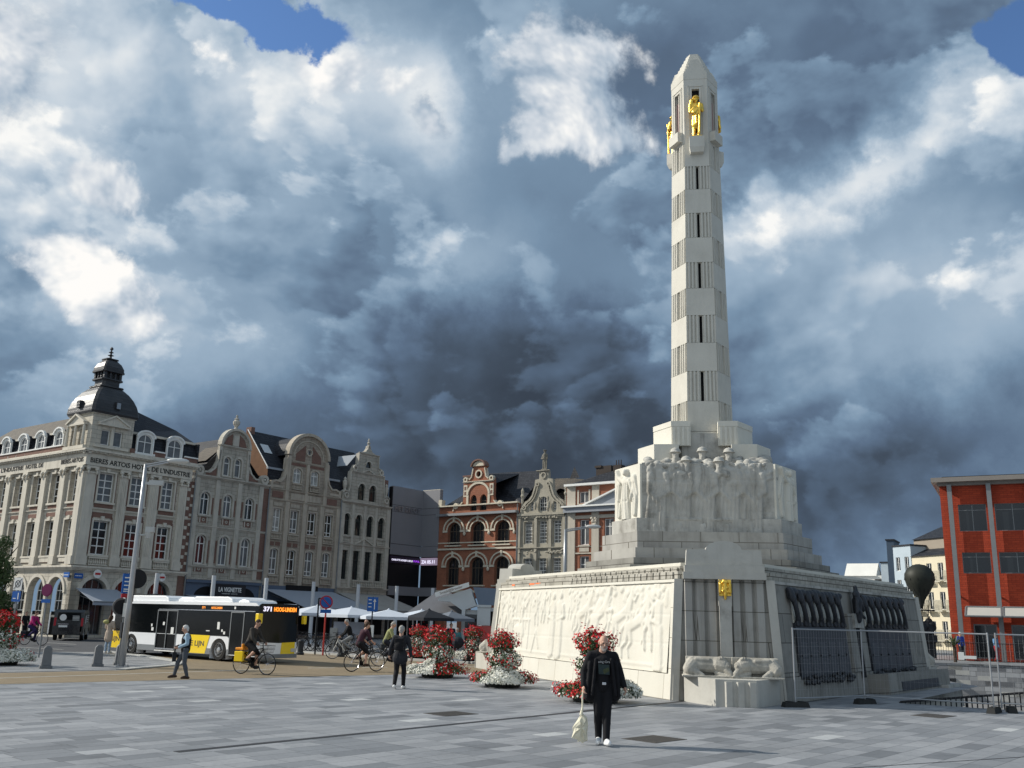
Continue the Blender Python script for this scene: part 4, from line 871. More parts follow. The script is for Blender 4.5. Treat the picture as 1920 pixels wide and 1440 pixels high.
def awning(parent, label, x0, x1, zt, zb, out, mat, loc, rz, fr=True):
    t = thing('awning', label, 'awning', loc, rz, 'awnings over the terraces'); m = MB(mat)
    m.add([(x0, 0, zt), (x1, 0, zt), (x1+.1, -out, zb), (x0-.1, -out, zb), (x0, 0, zt-.03), (x1, 0, zt-.03), (x1+.1, -out, zb-.03), (x0-.1, -out, zb-.03)], [(0, 3, 2, 1), (4, 5, 6, 7), (0, 4, 7, 3), (1, 2, 6, 5), (2, 3, 7, 6)])
    m.box(x0-.1, x1+.1, -out-.02, -out+.0, zb-.25, zb); m.build('cloth', t)
    m = MB(GREYP); m.tube([(x0-.1, -out, zb-.02), (x1+.1, -out, zb-.02)], .05, 6)
    for i in range(3): x = x0+(x1-x0)*(.1+.4*i); m.tube([(x, 0, zt-.5), (x, -out, zb-.04)], .03, 5)
    m.build('arms', t); return t
# ---------------------------------------------------------------- LA VIGNETTE house (x 9.1..16.5)
def house(name, label, x): return thing(name, label, 'building', tuple(OA+UA*x), TH1)
v = house('gabled_house', 'grey stone house with three arched window bays and a round topped gable with an urn', 9.1); X = 9.1
hs = [(9.78-X, 10.66-X, 9.5, 11.32, .42), (11.96-X, 12.84-X, 9.5, 11.32, .42), (14.13-X, 15.03-X, 9.5, 11.3, .42), (9.8-X, 10.68-X, 5.66, 7.92, .42), (11.95-X, 12.84-X, 5.66, 7.95, .42), (14.09-X, 15.0-X, 5.66, 7.95, .42)]
m = MB(GREYST); wall(m, [(0, 12.45), (7.4, 12.45)], 0, hs+[(.9, 3.3, 3.1, 4.15, .9), (4.6, 6.8, 3.1, 4.15, .9)], .25)
gx = 12.63-X; g1 = [(2.55-X+9.2-0, 0)]
half = [(-3.6, 12.5), (-3.55, 12.95), (-3.2, 13.1), (-2.75, 12.95), (-2.3, 12.95), (-1.85, 13.3), (-1.5, 13.95), (-1.42, 14.9), (-1.42, 15.3)]
arcp = [(-1.42*cos(radians(a)), 15.35+1.42*sin(radians(a))) for a in range(0, 91, 12)]
out = [(gx+a, b) for a, b in half+arcp[1:]]; out += [(2*gx-a, b) for a, b in reversed(out)]
gh = [(11.65-X, 12.3-X, 12.85, 14.4, .3), (12.75-X, 13.4-X, 12.85, 14.4, .3)]
out = [(max(0.02, min(7.38, a)), b) for a, b in out]
wall(m, out, 12.45, gh, .2, 0, .4)
m.mat(GREYT); cornice(m, 0, 7.4, 12.42, .22, .25); cornice(m, 0, 7.4, 8.5, .16, .12); cornice(m, 0, 7.4, 5.35, .16, .2); cornice(m, 0, 7.4, 4.35, .2, .25)
cornice(m, gx-1.6, gx+1.6, 15.2, .16, .18); m.arc(gx, 15.36, 1.42, .2, -.2, .35, 0, 180, 16)
m.strip([(gx+a, b) for a, b in half[3:8]], .14, -.1, .35); m.strip([(gx-a, b) for a, b in half[3:8]], .14, -.1, .35)
for s_ in (-1, 1):
    m.arc(gx+s_*3.25, 13.0, .3, .22, -.16, .3, 0, 359, 14); m.ell((gx+s_*3.25, -.1, 13.0), (.14, .1, .14), 8, 6); m.box(gx+s_*1.42-.15, gx+s_*1.42+.15, -.1, .02, 12.65, 15.2)
for a in (.05, 1.98, 4.15, 6.35): m.box(a, a+.42, -.1, .02, 4.6, 12.4)
for h in hs+gh:
    w = (h[1]-h[0])/2; cx_ = (h[0]+h[1])/2; m.arc(cx_, h[3]-h[4], w+.08, .16, -.09, .02, 0, 180, 12, h[4]+.08)
    m.box(h[0]-.16, h[0], -.08, .02, h[2], h[3]-h[4]); m.box(h[1], h[1]+.16, -.08, .02, h[2], h[3]-h[4]); m.box(h[0]-.16, h[1]+.16, -.13, .02, h[2]-.12, h[2])
m.mat(BRICK)
for h in hs:
    for a in (h[0]-.36, h[1]+.2): m.box(a, a+.16, -.025, .02, h[2]+.1, h[3]-.4)
    m.box(h[0]+.0, h[1]+.0, -.03, .02, h[2]-.62, h[2]-.18)
for s_ in (-1, 1): m.box(gx+s_*1.6, gx+s_*2.6, -.03, .02, 12.72, 12.95); m.box(gx+s_*1.6, gx+s_*2.0, -.03, .02, 12.95, 13.35)
m.ext([(gx-1.15, 15.42), (gx-.35, 15.42), (gx-.35, 16.4), (gx-.85, 16.05)], -.03, .02); m.ext([(gx+.35, 15.42), (gx+1.15, 15.42), (gx+.85, 16.05), (gx+.35, 16.4)], -.03, .02); m.box(6.8, 7.38, -.03, .02, 4.7, 12.3)
m.mat(GREYT); m.box(gx-.3, gx+.3, -.06, .02, 15.42, 16.3)
for h in hs: cx_ = (h[0]+h[1])/2; m.arc(cx_, h[2]-.4, .1, .06, -.07, -.02, 0, 359, 10); m.box(h[0]+.05, h[0]+.15, -.06, 0, h[2]-.62, h[2]-.18); m.box(h[1]-.15, h[1]-.05, -.06, 0, h[2]-.62, h[2]-.18)
m.lathe([(.3, 0), (.22, .12), (.14, .2), (.12, .3), (.28, .55), (.3, .75), (.16, .9), (.2, 1.0), (.08, 1.1), (.1, 1.25), (.02, 1.35)], (gx, .15, 16.75), 10)
m.build('front_wall', v)
for h, gl in zip(hs, (GLASS, GLASSC, GLASS, GLASSR, GLASSC, GLASSC)): window(v, h, 0, .16, WHITEP, gl, (2, [.7]), .08)
for h in gh: window(v, h, 0, .14, WHITEP, GLASSC, (1, [.68]), .08)
SHOPB = M('blue grey painted shop front', (.09, .12, .17), .6, .15, 3.)
m = MB(SHOPB); m.box(.1, 7.2, -.06, .0, .2, 4.35); m.box(.05, 7.3, -.22, 0, 4.2, 4.42); m.mat(DARKIN)
for cx_ in (2.1, 5.6): m.ext([(cx_-1.2, 3.1), (cx_+1.2, 3.1)]+[(cx_+1.2*cos(radians(a)), 3.1+.85*sin(radians(a))) for a in range(0, 181, 15)], -.08, -.05)
for i in range(3): m.box(.5+2.3*i, 2.4+2.3*i, -.1, -.05, .3, 3.0)
m.build('shop_front', v)
m = MB(M('black signboard', (.02, .022, .026), .5)); m.box(2.1, 5.5, -.5, -.36, 3.25, 4.15); sb_ = m.build('signboard', v)
text('lettering', 'LA VIGNETTE', .5, WHITEP, sb_, (2.85, -.51, 3.58), (pi/2, 0, 0), .01, 2.2, .012); text('lettering', 'restaurant  taverne', .14, WHITEP, sb_, (3.2, -.51, 3.4), (pi/2, 0, 0), .004, 1.5)
m = MB(SLATE)   # roof behind the gable: ridge square to the street, with tile roof sides
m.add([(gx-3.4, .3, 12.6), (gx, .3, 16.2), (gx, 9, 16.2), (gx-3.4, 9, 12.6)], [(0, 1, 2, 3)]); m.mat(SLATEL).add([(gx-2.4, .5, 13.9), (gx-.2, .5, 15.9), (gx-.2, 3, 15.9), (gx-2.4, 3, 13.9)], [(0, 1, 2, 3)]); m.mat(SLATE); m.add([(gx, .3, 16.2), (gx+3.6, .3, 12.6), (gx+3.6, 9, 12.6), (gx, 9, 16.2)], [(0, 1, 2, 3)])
m.mat(BRICKO).add([(gx+1.5, .8, 12.6), (7.6, .8, 12.6), (7.6, 2.0, 13.6), (gx+1.5, 2.4, 15.6)], [(0, 1, 2, 3)]); m.mat(GREYST).box(.0, .3, .4, 9, 11, 12.6); m.box(7.1, 7.38, .4, 9, 11, 12.6)
m.build('roof', v)
# ---------------------------------------------------------------- third house, four bays, big round gable (x 16.5..24.85)
t3 = house('gabled_house', 'brown stone house of four bays with a broad semicircular gable and white glazing bars', 16.5); X = 16.5
BROWNST = M('brown sandstone ashlar', (.36, .31, .25), .88, .2, 1., brick=(.7, .28, .012, (.15, .13, .105), (.3, .26, .21)), streak=.45, stain=.3, stcol=(.1, .085, .07))
BROWNT = M('brown sandstone trim', (.42, .37, .3), .88, .2, 1.2, streak=.4, stain=.2, stcol=(.1, .085, .07), bump=.2)
xs = [(17.12, 17.98), (19.02, 19.92), (21.02, 21.95), (23.02, 23.93)]
hs = [(a-X, b-X, 8.83, 10.78, .0) for a, b in xs]+[(a-X, b-X, 5.25, 7.37, .2) for a, b in xs]
m = MB(BROWNST); wall(m, [(0, 12.4), (8.35, 12.4)], 0, hs, .22)
gx = 20.6-X
half = [(-4.05, 12.4), (-4.0, 12.95), (-3.5, 13.15), (-3.0, 13.1), (-2.6, 13.5), (-2.42, 14.1), (-2.38, 15.3), (-2.3, 15.6)]
arcp = [(-2.3*cos(radians(a)), 15.62+2.05*sin(radians(a))) for a in range(0, 91, 10)]
out = [(gx+a, b) for a, b in half+arcp[1:]]; out += [(2*gx-a, b) for a, b in reversed(out)]
out = [(max(.02, min(8.33, a)), b) for a, b in out]
gh = [(18.98-X, 19.92-X, 13.22, 14.5, .32), (21.0-X, 21.95-X, 13.22, 14.5, .32), (20.3-X, 20.9-X, 15.85, 16.35, .24)]
wall(m, out, 12.4, gh, .18, 0, .4)
m.mat(BROWNT); cornice(m, 0, 8.35, 11.45, .14, .12); cornice(m, 0, 8.35, 12.36, .14, .14); m.arc(gx, 15.62, 2.3, .26, -.22, .4, 0, 180, 20, 2.05)
m.arc(gx, 15.5, 1.75, .1, -.06, .02, 0, 180, 20, 1.6); cornice(m, gx-1.85, gx+1.85, 15.0, .12, .1)
m.strip([(gx+a, b) for a, b in half[1:7]], .16, -.12, .4); m.strip([(gx-a, b) for a, b in half[1:7]], .16, -.12, .4)
for s_ in (-1, 1): m.box(gx+s_*3.3-.55, gx+s_*3.3+.55, -.14, .1, 12.55, 12.75); m.box(gx+s_*2.2-.18, gx+s_*2.2+.18, -.1, .02, 11.5, 15.5); m.box(gx+s_*3.95-.12, gx+s_*3.95+.12, -.14, .1, 12.5, 13.1)
for a in (.02, 1.85, 3.85, 5.85, 7.85): m.box(a, a+.46, -.1, .02, 4.3, 11.45)
m.box(gx-.16, gx+.16, -.1, .02, 11.5, 15.0); m.arc(gx, 16.1, .32, .12, -.1, .02, 0, 359, 16, .28)
for h in hs+gh[:2]:
    m.box(h[0]-.12, h[0], -.07, .02, h[2], h[3]-h[4]); m.box(h[1], h[1]+.12, -.07, .02, h[2], h[3]-h[4]); cx_ = (h[0]+h[1])/2
    if h[4]: m.arc(cx_, h[3]-h[4], (h[1]-h[0])/2+.07, .14, -.08, .02, 0, 180, 10, h[4]+.07)
    else: m.box(h[0]-.12, h[1]+.12, -.08, .02, h[3], h[3]+.12)
for h in hs[:4]: baluster_row(m, h[0]-.15, h[1]+.15, -.1, 8.15, 8.7, 7); m.box(h[0]-.05, h[1]+.05, -.05, .02, 11.0, 11.3)
for h in hs[4:]: baluster_row(m, h[0]-.15, h[1]+.15, -.1, 4.6, 5.15, 7)
for h in gh[:2]: baluster_row(m, h[0]-.1, h[1]+.1, -.12, 12.6, 13.15, 7)
m.box(gx-1.7, gx+1.7, -.05, .02, 11.7, 12.25)
m.mat(BRICK)
for h in hs[:4]: m.box(h[0]-.15, h[0]+.36, -.03, .02, 7.62, 7.95); m.box(h[1]-.36, h[1]+.15, -.03, .02, 7.62, 7.95)
for s_ in (-1, 1): m.box(gx+s_*2.55, gx+s_*3.75, -.03, .02, 11.7, 12.25); m.ext([(gx+s_*.4, 15.2), (gx+s_*1.5, 15.2), (gx+s_*1.45, 15.8), (gx+s_*.4, 16.7)][::s_], -.03, .02); m.box(gx+s_*.25, gx+s_*1.9, -.03, .02, 14.72, 14.95)
m.build('front_wall', t3)
for h in hs: window(t3, h, 0, .14, WHITEP, rg.choice([GLASSB, GLASS, GLASSB, GLASSC]), (2, [.18, .62]), .07)
for h in gh[:2]: window(t3, h, 0, .12, WHITEP, GLASSB, (2, [.66]), .07)
window(t3, gh[2], 0, .1, WHITEP, GLASSC, (2, []), .05)
m = MB(SLATE); m.add([(.02, .4, 12.5), (.02, .4, 14.2), (.02, 3.6, 17.8), (8.33, 3.6, 17.8), (8.33, .4, 14.2), (8.33, .4, 12.5)], [(1, 4, 3, 2), (0, 5, 4, 1)]); m.add([(.02, 3.6, 17.8), (8.33, 3.6, 17.8), (8.33, 8, 13), (.02, 8, 13)], [(3, 2, 1, 0)]); m.mat(M('dim brown brick', (.15, .08, .045), .9, .3, 2.)).add([(.0, .42, 12.4), (.0, .42, 14.1), (.0, 3.6, 17.7), (.0, 8, 12.4)], [(0, 1, 2, 3)]); m.mat(WHITEP); m.tube([(-.02, .38, 14.2), (-.02, 3.6, 17.85)], .05, 4)
m.mat(ZINC); m.box(gx-4.2, gx-2.4, .25, .5, 14.1, 14.28); m.box(gx+2.4, gx+4.2, .25, .5, 14.0, 14.18)
m.mat(GLASSC); 
m.mat(BRICK); m.box(.1, .5, 3.3, 4.0, 17.0, 18.1); m.mat(M('pale skylight glass', (.5, .53, .55), .2)); m.add([(.5, 1.7, 15.72), (1.4, 1.7, 15.72), (1.4, 2.45, 16.56), (.5, 2.45, 16.56)], [(0, 1, 2, 3)]); m.add([(gx+3.2, 1.5, 15.5), (gx+3.9, 1.5, 15.5), (gx+3.9, 2.1, 16.17), (gx+3.2, 2.1, 16.17)], [(0, 1, 2, 3)])
m.mat(SLATE); n = 10
for i in range(n): a0, a1 = pi*i/n, pi*(i+1)/n; m.poly([(gx+2.2*cos(a0), .3, 15.6+1.95*sin(a0)), (gx+2.2*cos(a0), 5, 15.6+1.95*sin(a0)), (gx+2.2*cos(a1), 5, 15.6+1.95*sin(a1)), (gx+2.2*cos(a1), .3, 15.6+1.95*sin(a1))])
m.build('roof', t3)
m = MB(SHOPB); m.box(.1, 8.2, -.08, 0, .2, 4.3); m.mat(DARKIN).box(2.6, 6.2, -.14, -.08, 3.4, 4.4); m.box(.5, 7.9, -.12, -.07, .3, 3.0); m.build('shop_front', t3)
# ---------------------------------------------------------------- fourth house (x 24.9..31.5)
t4 = house('gabled_house', 'narrow grey house with four slim dark arched windows and a scrolled gable under a finial', 24.9); X = 24.9
xs = [(25.34, 26.16), (26.84, 27.65), (28.36, 29.15), (29.86, 30.67)]
hs = [(a-X, b-X, 9.25, 11.2, .4) for a, b in xs]+[(a-X, b-X, 5.2, 7.84, 0) for a, b in xs]
m = MB(GREYST); wall(m, [(0, 12.2), (6.6, 12.2)], 0, hs, .25); gx = 28.1-X
half = [(-3.15, 12.25), (-3.1, 13.1), (-2.85, 13.3), (-2.4, 13.2), (-2.25, 13.7), (-2.2, 15.15), (-2.0, 15.3), (-1.75, 15.8), (-1.35, 15.9), (-1.3, 17.0), (-1.1, 17.12), (-.45, 17.3), (-.2, 17.6), (-.12, 17.9), (0, 17.95)]
out = [(gx+a, b) for a, b in half]; out += [(2*gx-a, b) for a, b in reversed(out[:-1])]
out = [(max(.02, min(6.58, a)), b) for a, b in out]
gh = [(26.95-X, 27.83-X, 12.6, 14.15, .42), (28.42-X, 29.3-X, 12.6, 14.15, .42), (27.78-X, 28.42-X, 15.75, 16.35, .3)]
wall(m, out, 12.2, gh, .2, 0, .4)
m.mat(GREYT); cornice(m, 0, 6.6, 12.15, .2, .25); cornice(m, 0, 6.6, 8.3, .14, .16); cornice(m, gx-2.2, gx+2.2, 15.1, .14, .14); cornice(m, gx-1.4, gx+1.4, 17.0, .12, .14); cornice(m, 0, 6.6, 4.3, .2, .25)
m.strip([(gx+a, b) for a, b in half[1:6]], .1, -.08, .4); m.strip([(gx-a, b) for a, b in half[1:6]], .1, -.08, .4); m.strip([(gx+a, b) for a, b in half[6:10]], .1, -.08, .4); m.strip([(gx-a, b) for a, b in half[6:10]], .1, -.08, .4)
m.seg((gx-1.2, 8.45), (gx, 9.02), .1, -.14, 0); m.seg((gx, 9.02), (gx+1.2, 8.45), .1, -.14, 0); m.seg((gx-.8, 15.25), (gx, 15.55), .1, -.12, 0); m.seg((gx, 15.55), (gx+.8, 15.25), .1, -.12, 0)
for s_ in (-1, 1):
    m.arc(gx+s_*2.65, 12.85, .22, .12, -.12, .1, 0, 359, 12); m.lathe([(.2, 0), (.12, .2), (.2, .5), (.22, .9), (.12, 1.0), (.15, 1.15), (.04, 1.3)], (gx+s_*2.75, .15, 13.25), 8); m.arc(gx+s_*1.75, 15.5, .22, .14, -.12, .1, 0, 359, 12)
for h in hs[:4]+gh:
    w = (h[1]-h[0])/2; cx_ = (h[0]+h[1])/2; m.arc(cx_, h[3]-h[4], w+.07, .14, -.08, .02, 0, 180, 12, h[4]+.07)
for a in (0, 1.4, 2.95, 4.42, 6.0): m.box(a, a+.3+(.2 if a in (0, 6.0) else 0), -.09, .02, 4.5, 12.1)
for i in (0, 3): baluster_row(m, hs[i][0]-.1, hs[i][1]+.1, -.08, 8.5, 9.15, 6)
baluster_row(m, 1.7, 5.9, -.45, 4.55, 5.15, 18); m.lathe([(.16, 0), (.08, .1), (.18, .3), (.05, .42), (.1, .55), (.02, .75)], (gx, .15, 17.9), 8)
m.build('front_wall', t4)
DKF = M('dark green window frame', (.035, .045, .04), .5, .1)
for h in hs: window(t4, h, 0, .18, DKF, GLASS, (3, [.68]), .05)
for h in gh[:2]: window(t4, h, 0, .15, DKF, GLASS, (3, [.68]), .05)
window(t4, gh[2], 0, .1, DKF, GLASS, (1, []), .04)
m = MB(SLATE); m.add([(0, .4, 12.3), (6.55, .4, 12.3), (6.55, .4, 14.1), (0, .4, 14.1), (0, 3.6, 17.75), (4.6, 3.6, 17.75), (6.55, 3.6, 15.6)], [(0, 1, 2, 3), (3, 2, 6, 5, 4)]); m.add([(0, 3.6, 17.75), (4.6, 3.6, 17.75), (6.5, 8, 12), (0, 8, 12)], [(3, 2, 1, 0)])
m.mat(BRICK).box(gx+2.2, gx+3.3, .45, 3, 13.0, 15.0); m.mat(ZINC); m.add([(gx-1.3, .4, 16.9), (gx-1.3, 3.5, 16.9), (gx-2.4, 3.5, 15.7), (gx-2.4, .4, 15.7)], [(0, 1, 2, 3)])
m.build('roof', t4)
m = MB(GREYST); m.box(.05, 6.5, -.05, .0, .1, 4.3); m.mat(DARKIN).box(.5, 6.1, -.1, -.05, .3, 3.1); m.build('shop_front', t4)
# ---------------------------------------------------------------- grey modern concert hall (x 31.5..36.1 and the return x 0..2.3 of the far row)
mod = thing('concert_hall', 'plain grey modern hall with flat panels and a lit ticker screen', 'building', tuple(OA+UA*31.5), TH1); X = 31.5
PANEL = M('grey facade panel', (.19, .19, .205), .55, .1, .6, spec=.4)
m = MB(PANEL); m.box(.15, 4.6, -.05, .4, 8.9, 14.5); m.box(.15, 4.6, -.05, .4, 7.85, 8.87); m.box(.15, 4.6, -.1, .4, 4.0, 4.85); m.mat(BLACK); m.box(0, .15, 0, .4, 0, 14.4); m.box(.15, 4.6, .1, .4, 4.85, 7.85); m.box(.15, 4.6, .1, .4, 0, 4.0)
for z in (12.0, 12.65, 8.88): m.box(.15, 4.6, -.056, -.05, z, z+.03)
m.build('front_wall', mod)
text('lettering', 'HET DEPOT', .62, M('brushed steel letters', (.3, .3, .33), .35, metal=.7), mod, (.4, -.12, 12.14), (pi/2, 0, 0), .03, 3.6, .01)
SCR = M('lit ticker panel', (.3, .25, .32), .5, .3, 3., emit=((.5, .38, .52), .35)); SCRD = M('dark ticker panel', (.03, .02, .04), .5, .3, 3.)
m = MB(SCRD); m.box(.2, 4.6, -.12, .05, 7.05, 7.72); sc = m.build('ticker_screen', mod)
LIT = M('lit white letters', (.8, .8, .85), .5, emit=((.85, .8, 1.), .9)); LITV = M('lit violet letters', (.3, .05, .6), .5, emit=((.35, .05, .8), .9))
text('lettering', 'CHARLOTTE ADIGERY & BOLIS', .24, LIT, sc, (.35, -.13, 7.28), (pi/2, 0, 0), .004, 3.0, .006); text('lettering', 'PUPUL', .26, LITV, sc, (3.45, -.13, 7.28), (pi/2, 0, 0), .004, .9, .006)
m = MB(PANEL); m.box(0, 2.3, -.05, .4, 8.9, 14.5); m.box(0, 2.3, -.05, .4, 7.85, 8.87); m.box(0, 2.3, -.1, .4, 4.0, 4.85); m.mat(BLACK).box(0, 2.3, .1, .4, 4.85, 7.85); m.mat(PANEL); m.mat(BLACK); m.box(0, 2.3, 0, .4, 0, 4.0); m.box(0, 2.3, -.056, -.05, 12.0, 12.03); m.box(0, 2.3, -.056, -.05, 12.65, 12.68)
m.mat(LIMES); m.box(0.02, 2.3, -.06, .4, 14.5, 14.56)
o = m.build('side_wall', mod, (4.6, 0, 0), TH2-TH1)
m = MB(SCR); m.box(.05, 2.25, -.13, .05, 7.02, 7.74); sc2 = m.build('ticker_screen', mod, (4.6, 0, 0), TH2-TH1); text('lettering', 'ZA 05.11', .44, LIT, sc2, (.3, -.14, 7.2), (pi/2, 0, 0), .004, 1.75, .014)
# ---------------------------------------------------------------- orange brick house (far row x 2.3..12.1)
def house2(name, label, x): return thing(name, label, 'building', tuple(OB+UB*x), TH2)
f = house2('brick_house', 'orange brick house with big arched windows, white bands and a stepped baroque gable', 2.3); X = 2.3
hs = []
for z0, z1 in ((8.93, 11.12), (5.12, 7.72)):
    for a, b in ((3.48, 5.08), (6.43, 8.12), (9.43, 11.13)): hs.append((a-X, b-X, z0, z1, .72))
m = MB(BRICKO); wall(m, [(0, 11.9), (9.85, 11.9)], 0, hs+[(a[0], a[1], .3, 3.9, .7) for a in hs[:3]], .4); gx = 7.2-X
BANDW = M('white stone band', (.55, .5, .4), .8, .15, 2., streak=.3, stcol=(.2, .18, .14))
half = [(-3.1, 12.25), (-3.0, 12.75), (-2.6, 12.95), (-2.3, 12.75), (-1.95, 13.1), (-1.85, 13.5), (-1.84, 15.0), (-1.8, 15.35), (-1.5, 15.5), (-1.2, 15.25), (-.9, 15.5), (-.72, 16.35), (-.9, 16.5), (-.75, 16.9), (-.4, 17.15), (0, 17.22)]
out = [(gx+a, b) for a, b in half]; out += [(2*gx-a, b) for a, b in reversed(out[:-1])]
gh = [(6.22-X, 7.02-X, 12.2, 13.75, .6), (7.4-X, 8.25-X, 12.2, 13.75, .6), (6.95-X, 7.4-X, 15.5, 16.0, .25)]
wall(m, [(0, 12.7), (1.75, 12.7)], 11.9, [], .2); wall(m, out, 11.9, gh, .25, 0, .4); wall(m, [(8.0, 12.7), (9.85, 12.7)], 11.9, [], .2)
m.mat(BANDW)
for h in hs:
    cx_ = (h[0]+h[1])/2; w = (h[1]-h[0])/2
    m.arc(cx_, h[3]-h[4], w+.1, .12, -.06, .02, 0, 180, 14, h[4]+.1); m.arc(cx_, h[3]-h[4], w+.48, .14, -.12, .02, 0, 180, 14, h[4]+.45)
    m.box(cx_-.1, cx_+.1, -.16, .02, h[3]+.05, h[3]+.6); m.box(h[0]-.6, h[0]-.02, -.1, .02, h[3]-h[4]-.22, h[3]-h[4]-.02); m.box(h[1]+.02, h[1]+.6, -.1, .02, h[3]-h[4]-.22, h[3]-h[4]-.02)
    m.box(h[0]-.2, h[1]+.2, -.2, .02, h[2]-.14, h[2]-.02); m.ell((h[1]+.62, -.12, h[3]-h[4]-.4), (.16, .12, .2), 8, 6)
m.box(0, 9.85, -.16, .02, 8.45, 8.62); m.box(0, 9.85, -.06, .02, 9.1, 9.2); m.box(0, 9.85, -.1, .02, 4.4, 4.6)
m.box(0, 9.85, -.3, .1, 12.7, 12.82); m.mat(ZINC).box(0, 9.85, -.55, .02, 11.75, 11.98); m.mat(BANDW)
m.arc(gx, 13.75, 1.35, .2, -.1, .02, 0, 180, 16, 1.15); m.box(gx-1.45, gx-1.2, -.08, .02, 12.75, 13.75); m.box(gx+1.2, gx+1.45, -.08, .02, 12.75, 13.75)
m.box(gx-1.85, gx-1.4, -.05, .02, 13.6, 14.75); m.box(gx+1.4, gx+1.85, -.05, .02, 13.6, 14.75); cornice(m, gx-1.9, gx+1.9, 14.95, .14, .15)
m.arc(gx, 15.76, .36, .14, -.1, .02, 0, 359, 16); m.strip([(gx+a, b) for a, b in half[9:12]], .1, -.1, .4); m.strip([(gx-a, b) for a, b in half[9:12]], .1, -.1, .4)
m.ext([(gx+.7*cos(radians(a)), 16.55+.5*sin(radians(a))) for a in range(0, 181, 15)], -.14, .0)
m.strip([(gx+a, b) for a, b in half[0:5]], .1, -.1, .4); m.strip([(gx-a, b) for a, b in half[0:5]], .1, -.1, .4)
for s_ in (-1, 1): m.arc(gx+s_*2.75, 12.75, .22, .16, -.14, .2, 0, 359, 12); m.arc(gx+s_*1.62, 15.28, .2, .14, -.14, .2, 0, 359, 12)
m.mat(BRICK); m.arc(gx, 16.5, .85, .14, -.3, .4, 0, 180, 14, .65)
for s_ in (-1, 1): m.box(gx+s_*1.52, gx+s_*1.75, -.06, .0, 13.75, 14.1); m.box(gx+s_*1.52, gx+s_*1.75, -.06, .0, 14.25, 14.6)
m.build('front_wall', f)
BRF = M('brown window frame', (.1, .075, .055), .5, .1)
for h in hs: window(f, h, 0, .36, BRF, GLASS, (4, [.62]), .06)
for h in gh[:2]: window(f, h, 0, .2, BRF, GLASS, (1, [.6]), .05)
window(f, gh[2], 0, .2, BRF, GLASS, (1, []), .04)
m = MB(SLATE); m.add([(-.1, .4, 12.7), (9.8, .4, 12.7), (9.8, 4.5, 16.4), (2.6, 4.5, 16.6), (1.2, 4.5, 15.4)], [(0, 1, 2, 3, 4)]); 
m.add([(gx-1.6, .4, 13.5), (gx, .4, 15.8), (gx, 5, 16.6), (gx-1.6, 3, 14.9)], [(0, 1, 2, 3)]); m.add([(gx, .4, 15.8), (gx+1.8, .4, 14.8), (gx+1.8, 4.5, 16.3), (gx, 5, 16.6)], [(0, 1, 2, 3)])
ch = m.build('roof', f)
m = MB(BRICK); m.box(1.95, 2.85, 1.2, 1.9, 13.5, 15.9); m.box(1.88, 2.92, 1.15, 1.95, 15.8, 15.95); m.build('chimney', f)
m = MB(BANDW); m.box(-.05, .35, -.15, .4, 12.8, 13.45); m.build('parapet_block', f)
# ---------------------------------------------------------------- narrow renaissance house (x 12.15..17.45)
gH = house2('gabled_house', 'narrow cream house with lattice windows, a curled gable and a statue on top', 12.15); X = 12.15
xs = [(12.83, 13.8), (14.45, 15.42), (16.06, 17.0)]
hs = [(a-X, b-X, 8.86, 10.88, 0) for a, b in xs]+[(a-X, b-X, 5.4, 7.5, 0) for a, b in xs]
gG = M('cream limestone trim', (.35, .325, .265), .85, .2, 1.3, streak=.4, stain=.3, stcol=(.12, .105, .085), bump=.3)
m = MB(gG); wall(m, [(0, 11.75), (5.3, 11.75)], 0, hs, .3); gx = 14.93-X
half = [(-2.35, 11.75), (-2.3, 12.5), (-2.1, 12.75), (-1.75, 12.9), (-1.35, 13.3), (-1.05, 13.8), (-1.0, 14.6), (-.98, 14.75), (-.52, 14.8), (-.5, 15.5), (0, 15.55)]
out = [(gx+a, b) for a, b in half]; out += [(2*gx-a, b) for a, b in reversed(out[:-1])]
gh = [(13.45-X, 13.82-X, 11.85, 12.7, .18), (14.48-X, 15.38-X, 11.8, 13.14, .42), (16.03-X, 16.4-X, 11.85, 12.7, .18)]
wall(m, out, 11.75, gh, .2, 0, .4)
cornice(m, 0, 5.3, 11.1, .5, .3); cornice(m, 0, 5.3, 8.3, .2, .2); cornice(m, gx-.75, gx+.75, 15.45, .14, .2); cornice(m, 0, 5.3, 4.8, .2, .2)
for s_ in (-1, 1):
    m.strip([(gx+s_*a, b) for a, b in ((2.2, 12.2), (1.95, 12.55), (1.5, 12.85), (1.2, 13.2), (1.02, 13.7), (.85, 14.2), (.6, 14.5))], .16, -.14, .4)
    m.strip([(gx+s_*a, b) for a, b in ((1.9, 12.2), (1.65, 12.5), (1.25, 12.75), (.95, 13.1), (.72, 13.6), (.6, 14.1))], .09, -.12, .0)
    m.arc(gx+s_*2.1, 12.2, .2, .1, -.16, .1, 0, 359, 12); m.arc(gx+s_*.62, 14.3, .17, .1, -.16, .1, 0, 359, 12)
    m.lathe([(.2, 0), (.2, .5), (.13, .6), (.1, 1.5), (.2, 1.7), (.12, 1.9), (.15, 2.2), (.03, 2.5)], (gx+s_*2.45, .1, 11.6), 8)
    m.ell((gx+s_*.75, -.2, 12.3), (.13, .13, .4), 8, 6)
m.arc(gx, 15.1, .26, .12, -.1, .02, 0, 359, 14)
for a in (0, 1.9, 3.5, 5.0): m.box(a, a+.3, -.15, .02, 4.9, 11.2)
for h in hs+[gh[1]]: m.box(h[0]-.07, h[0], -.06, .02, h[2], h[3]); m.box(h[1], h[1]+.07, -.06, .02, h[2], h[3])
m.smooth = True
for i in range(46): x = rg.uniform(.2, 5.1); z = rg.choice([8.1, 11.35, 11.2, 8.0])+rg.uniform(-.1, .1); m.ell((x, -.18, z), (.13, .08, .09), 7, 5)
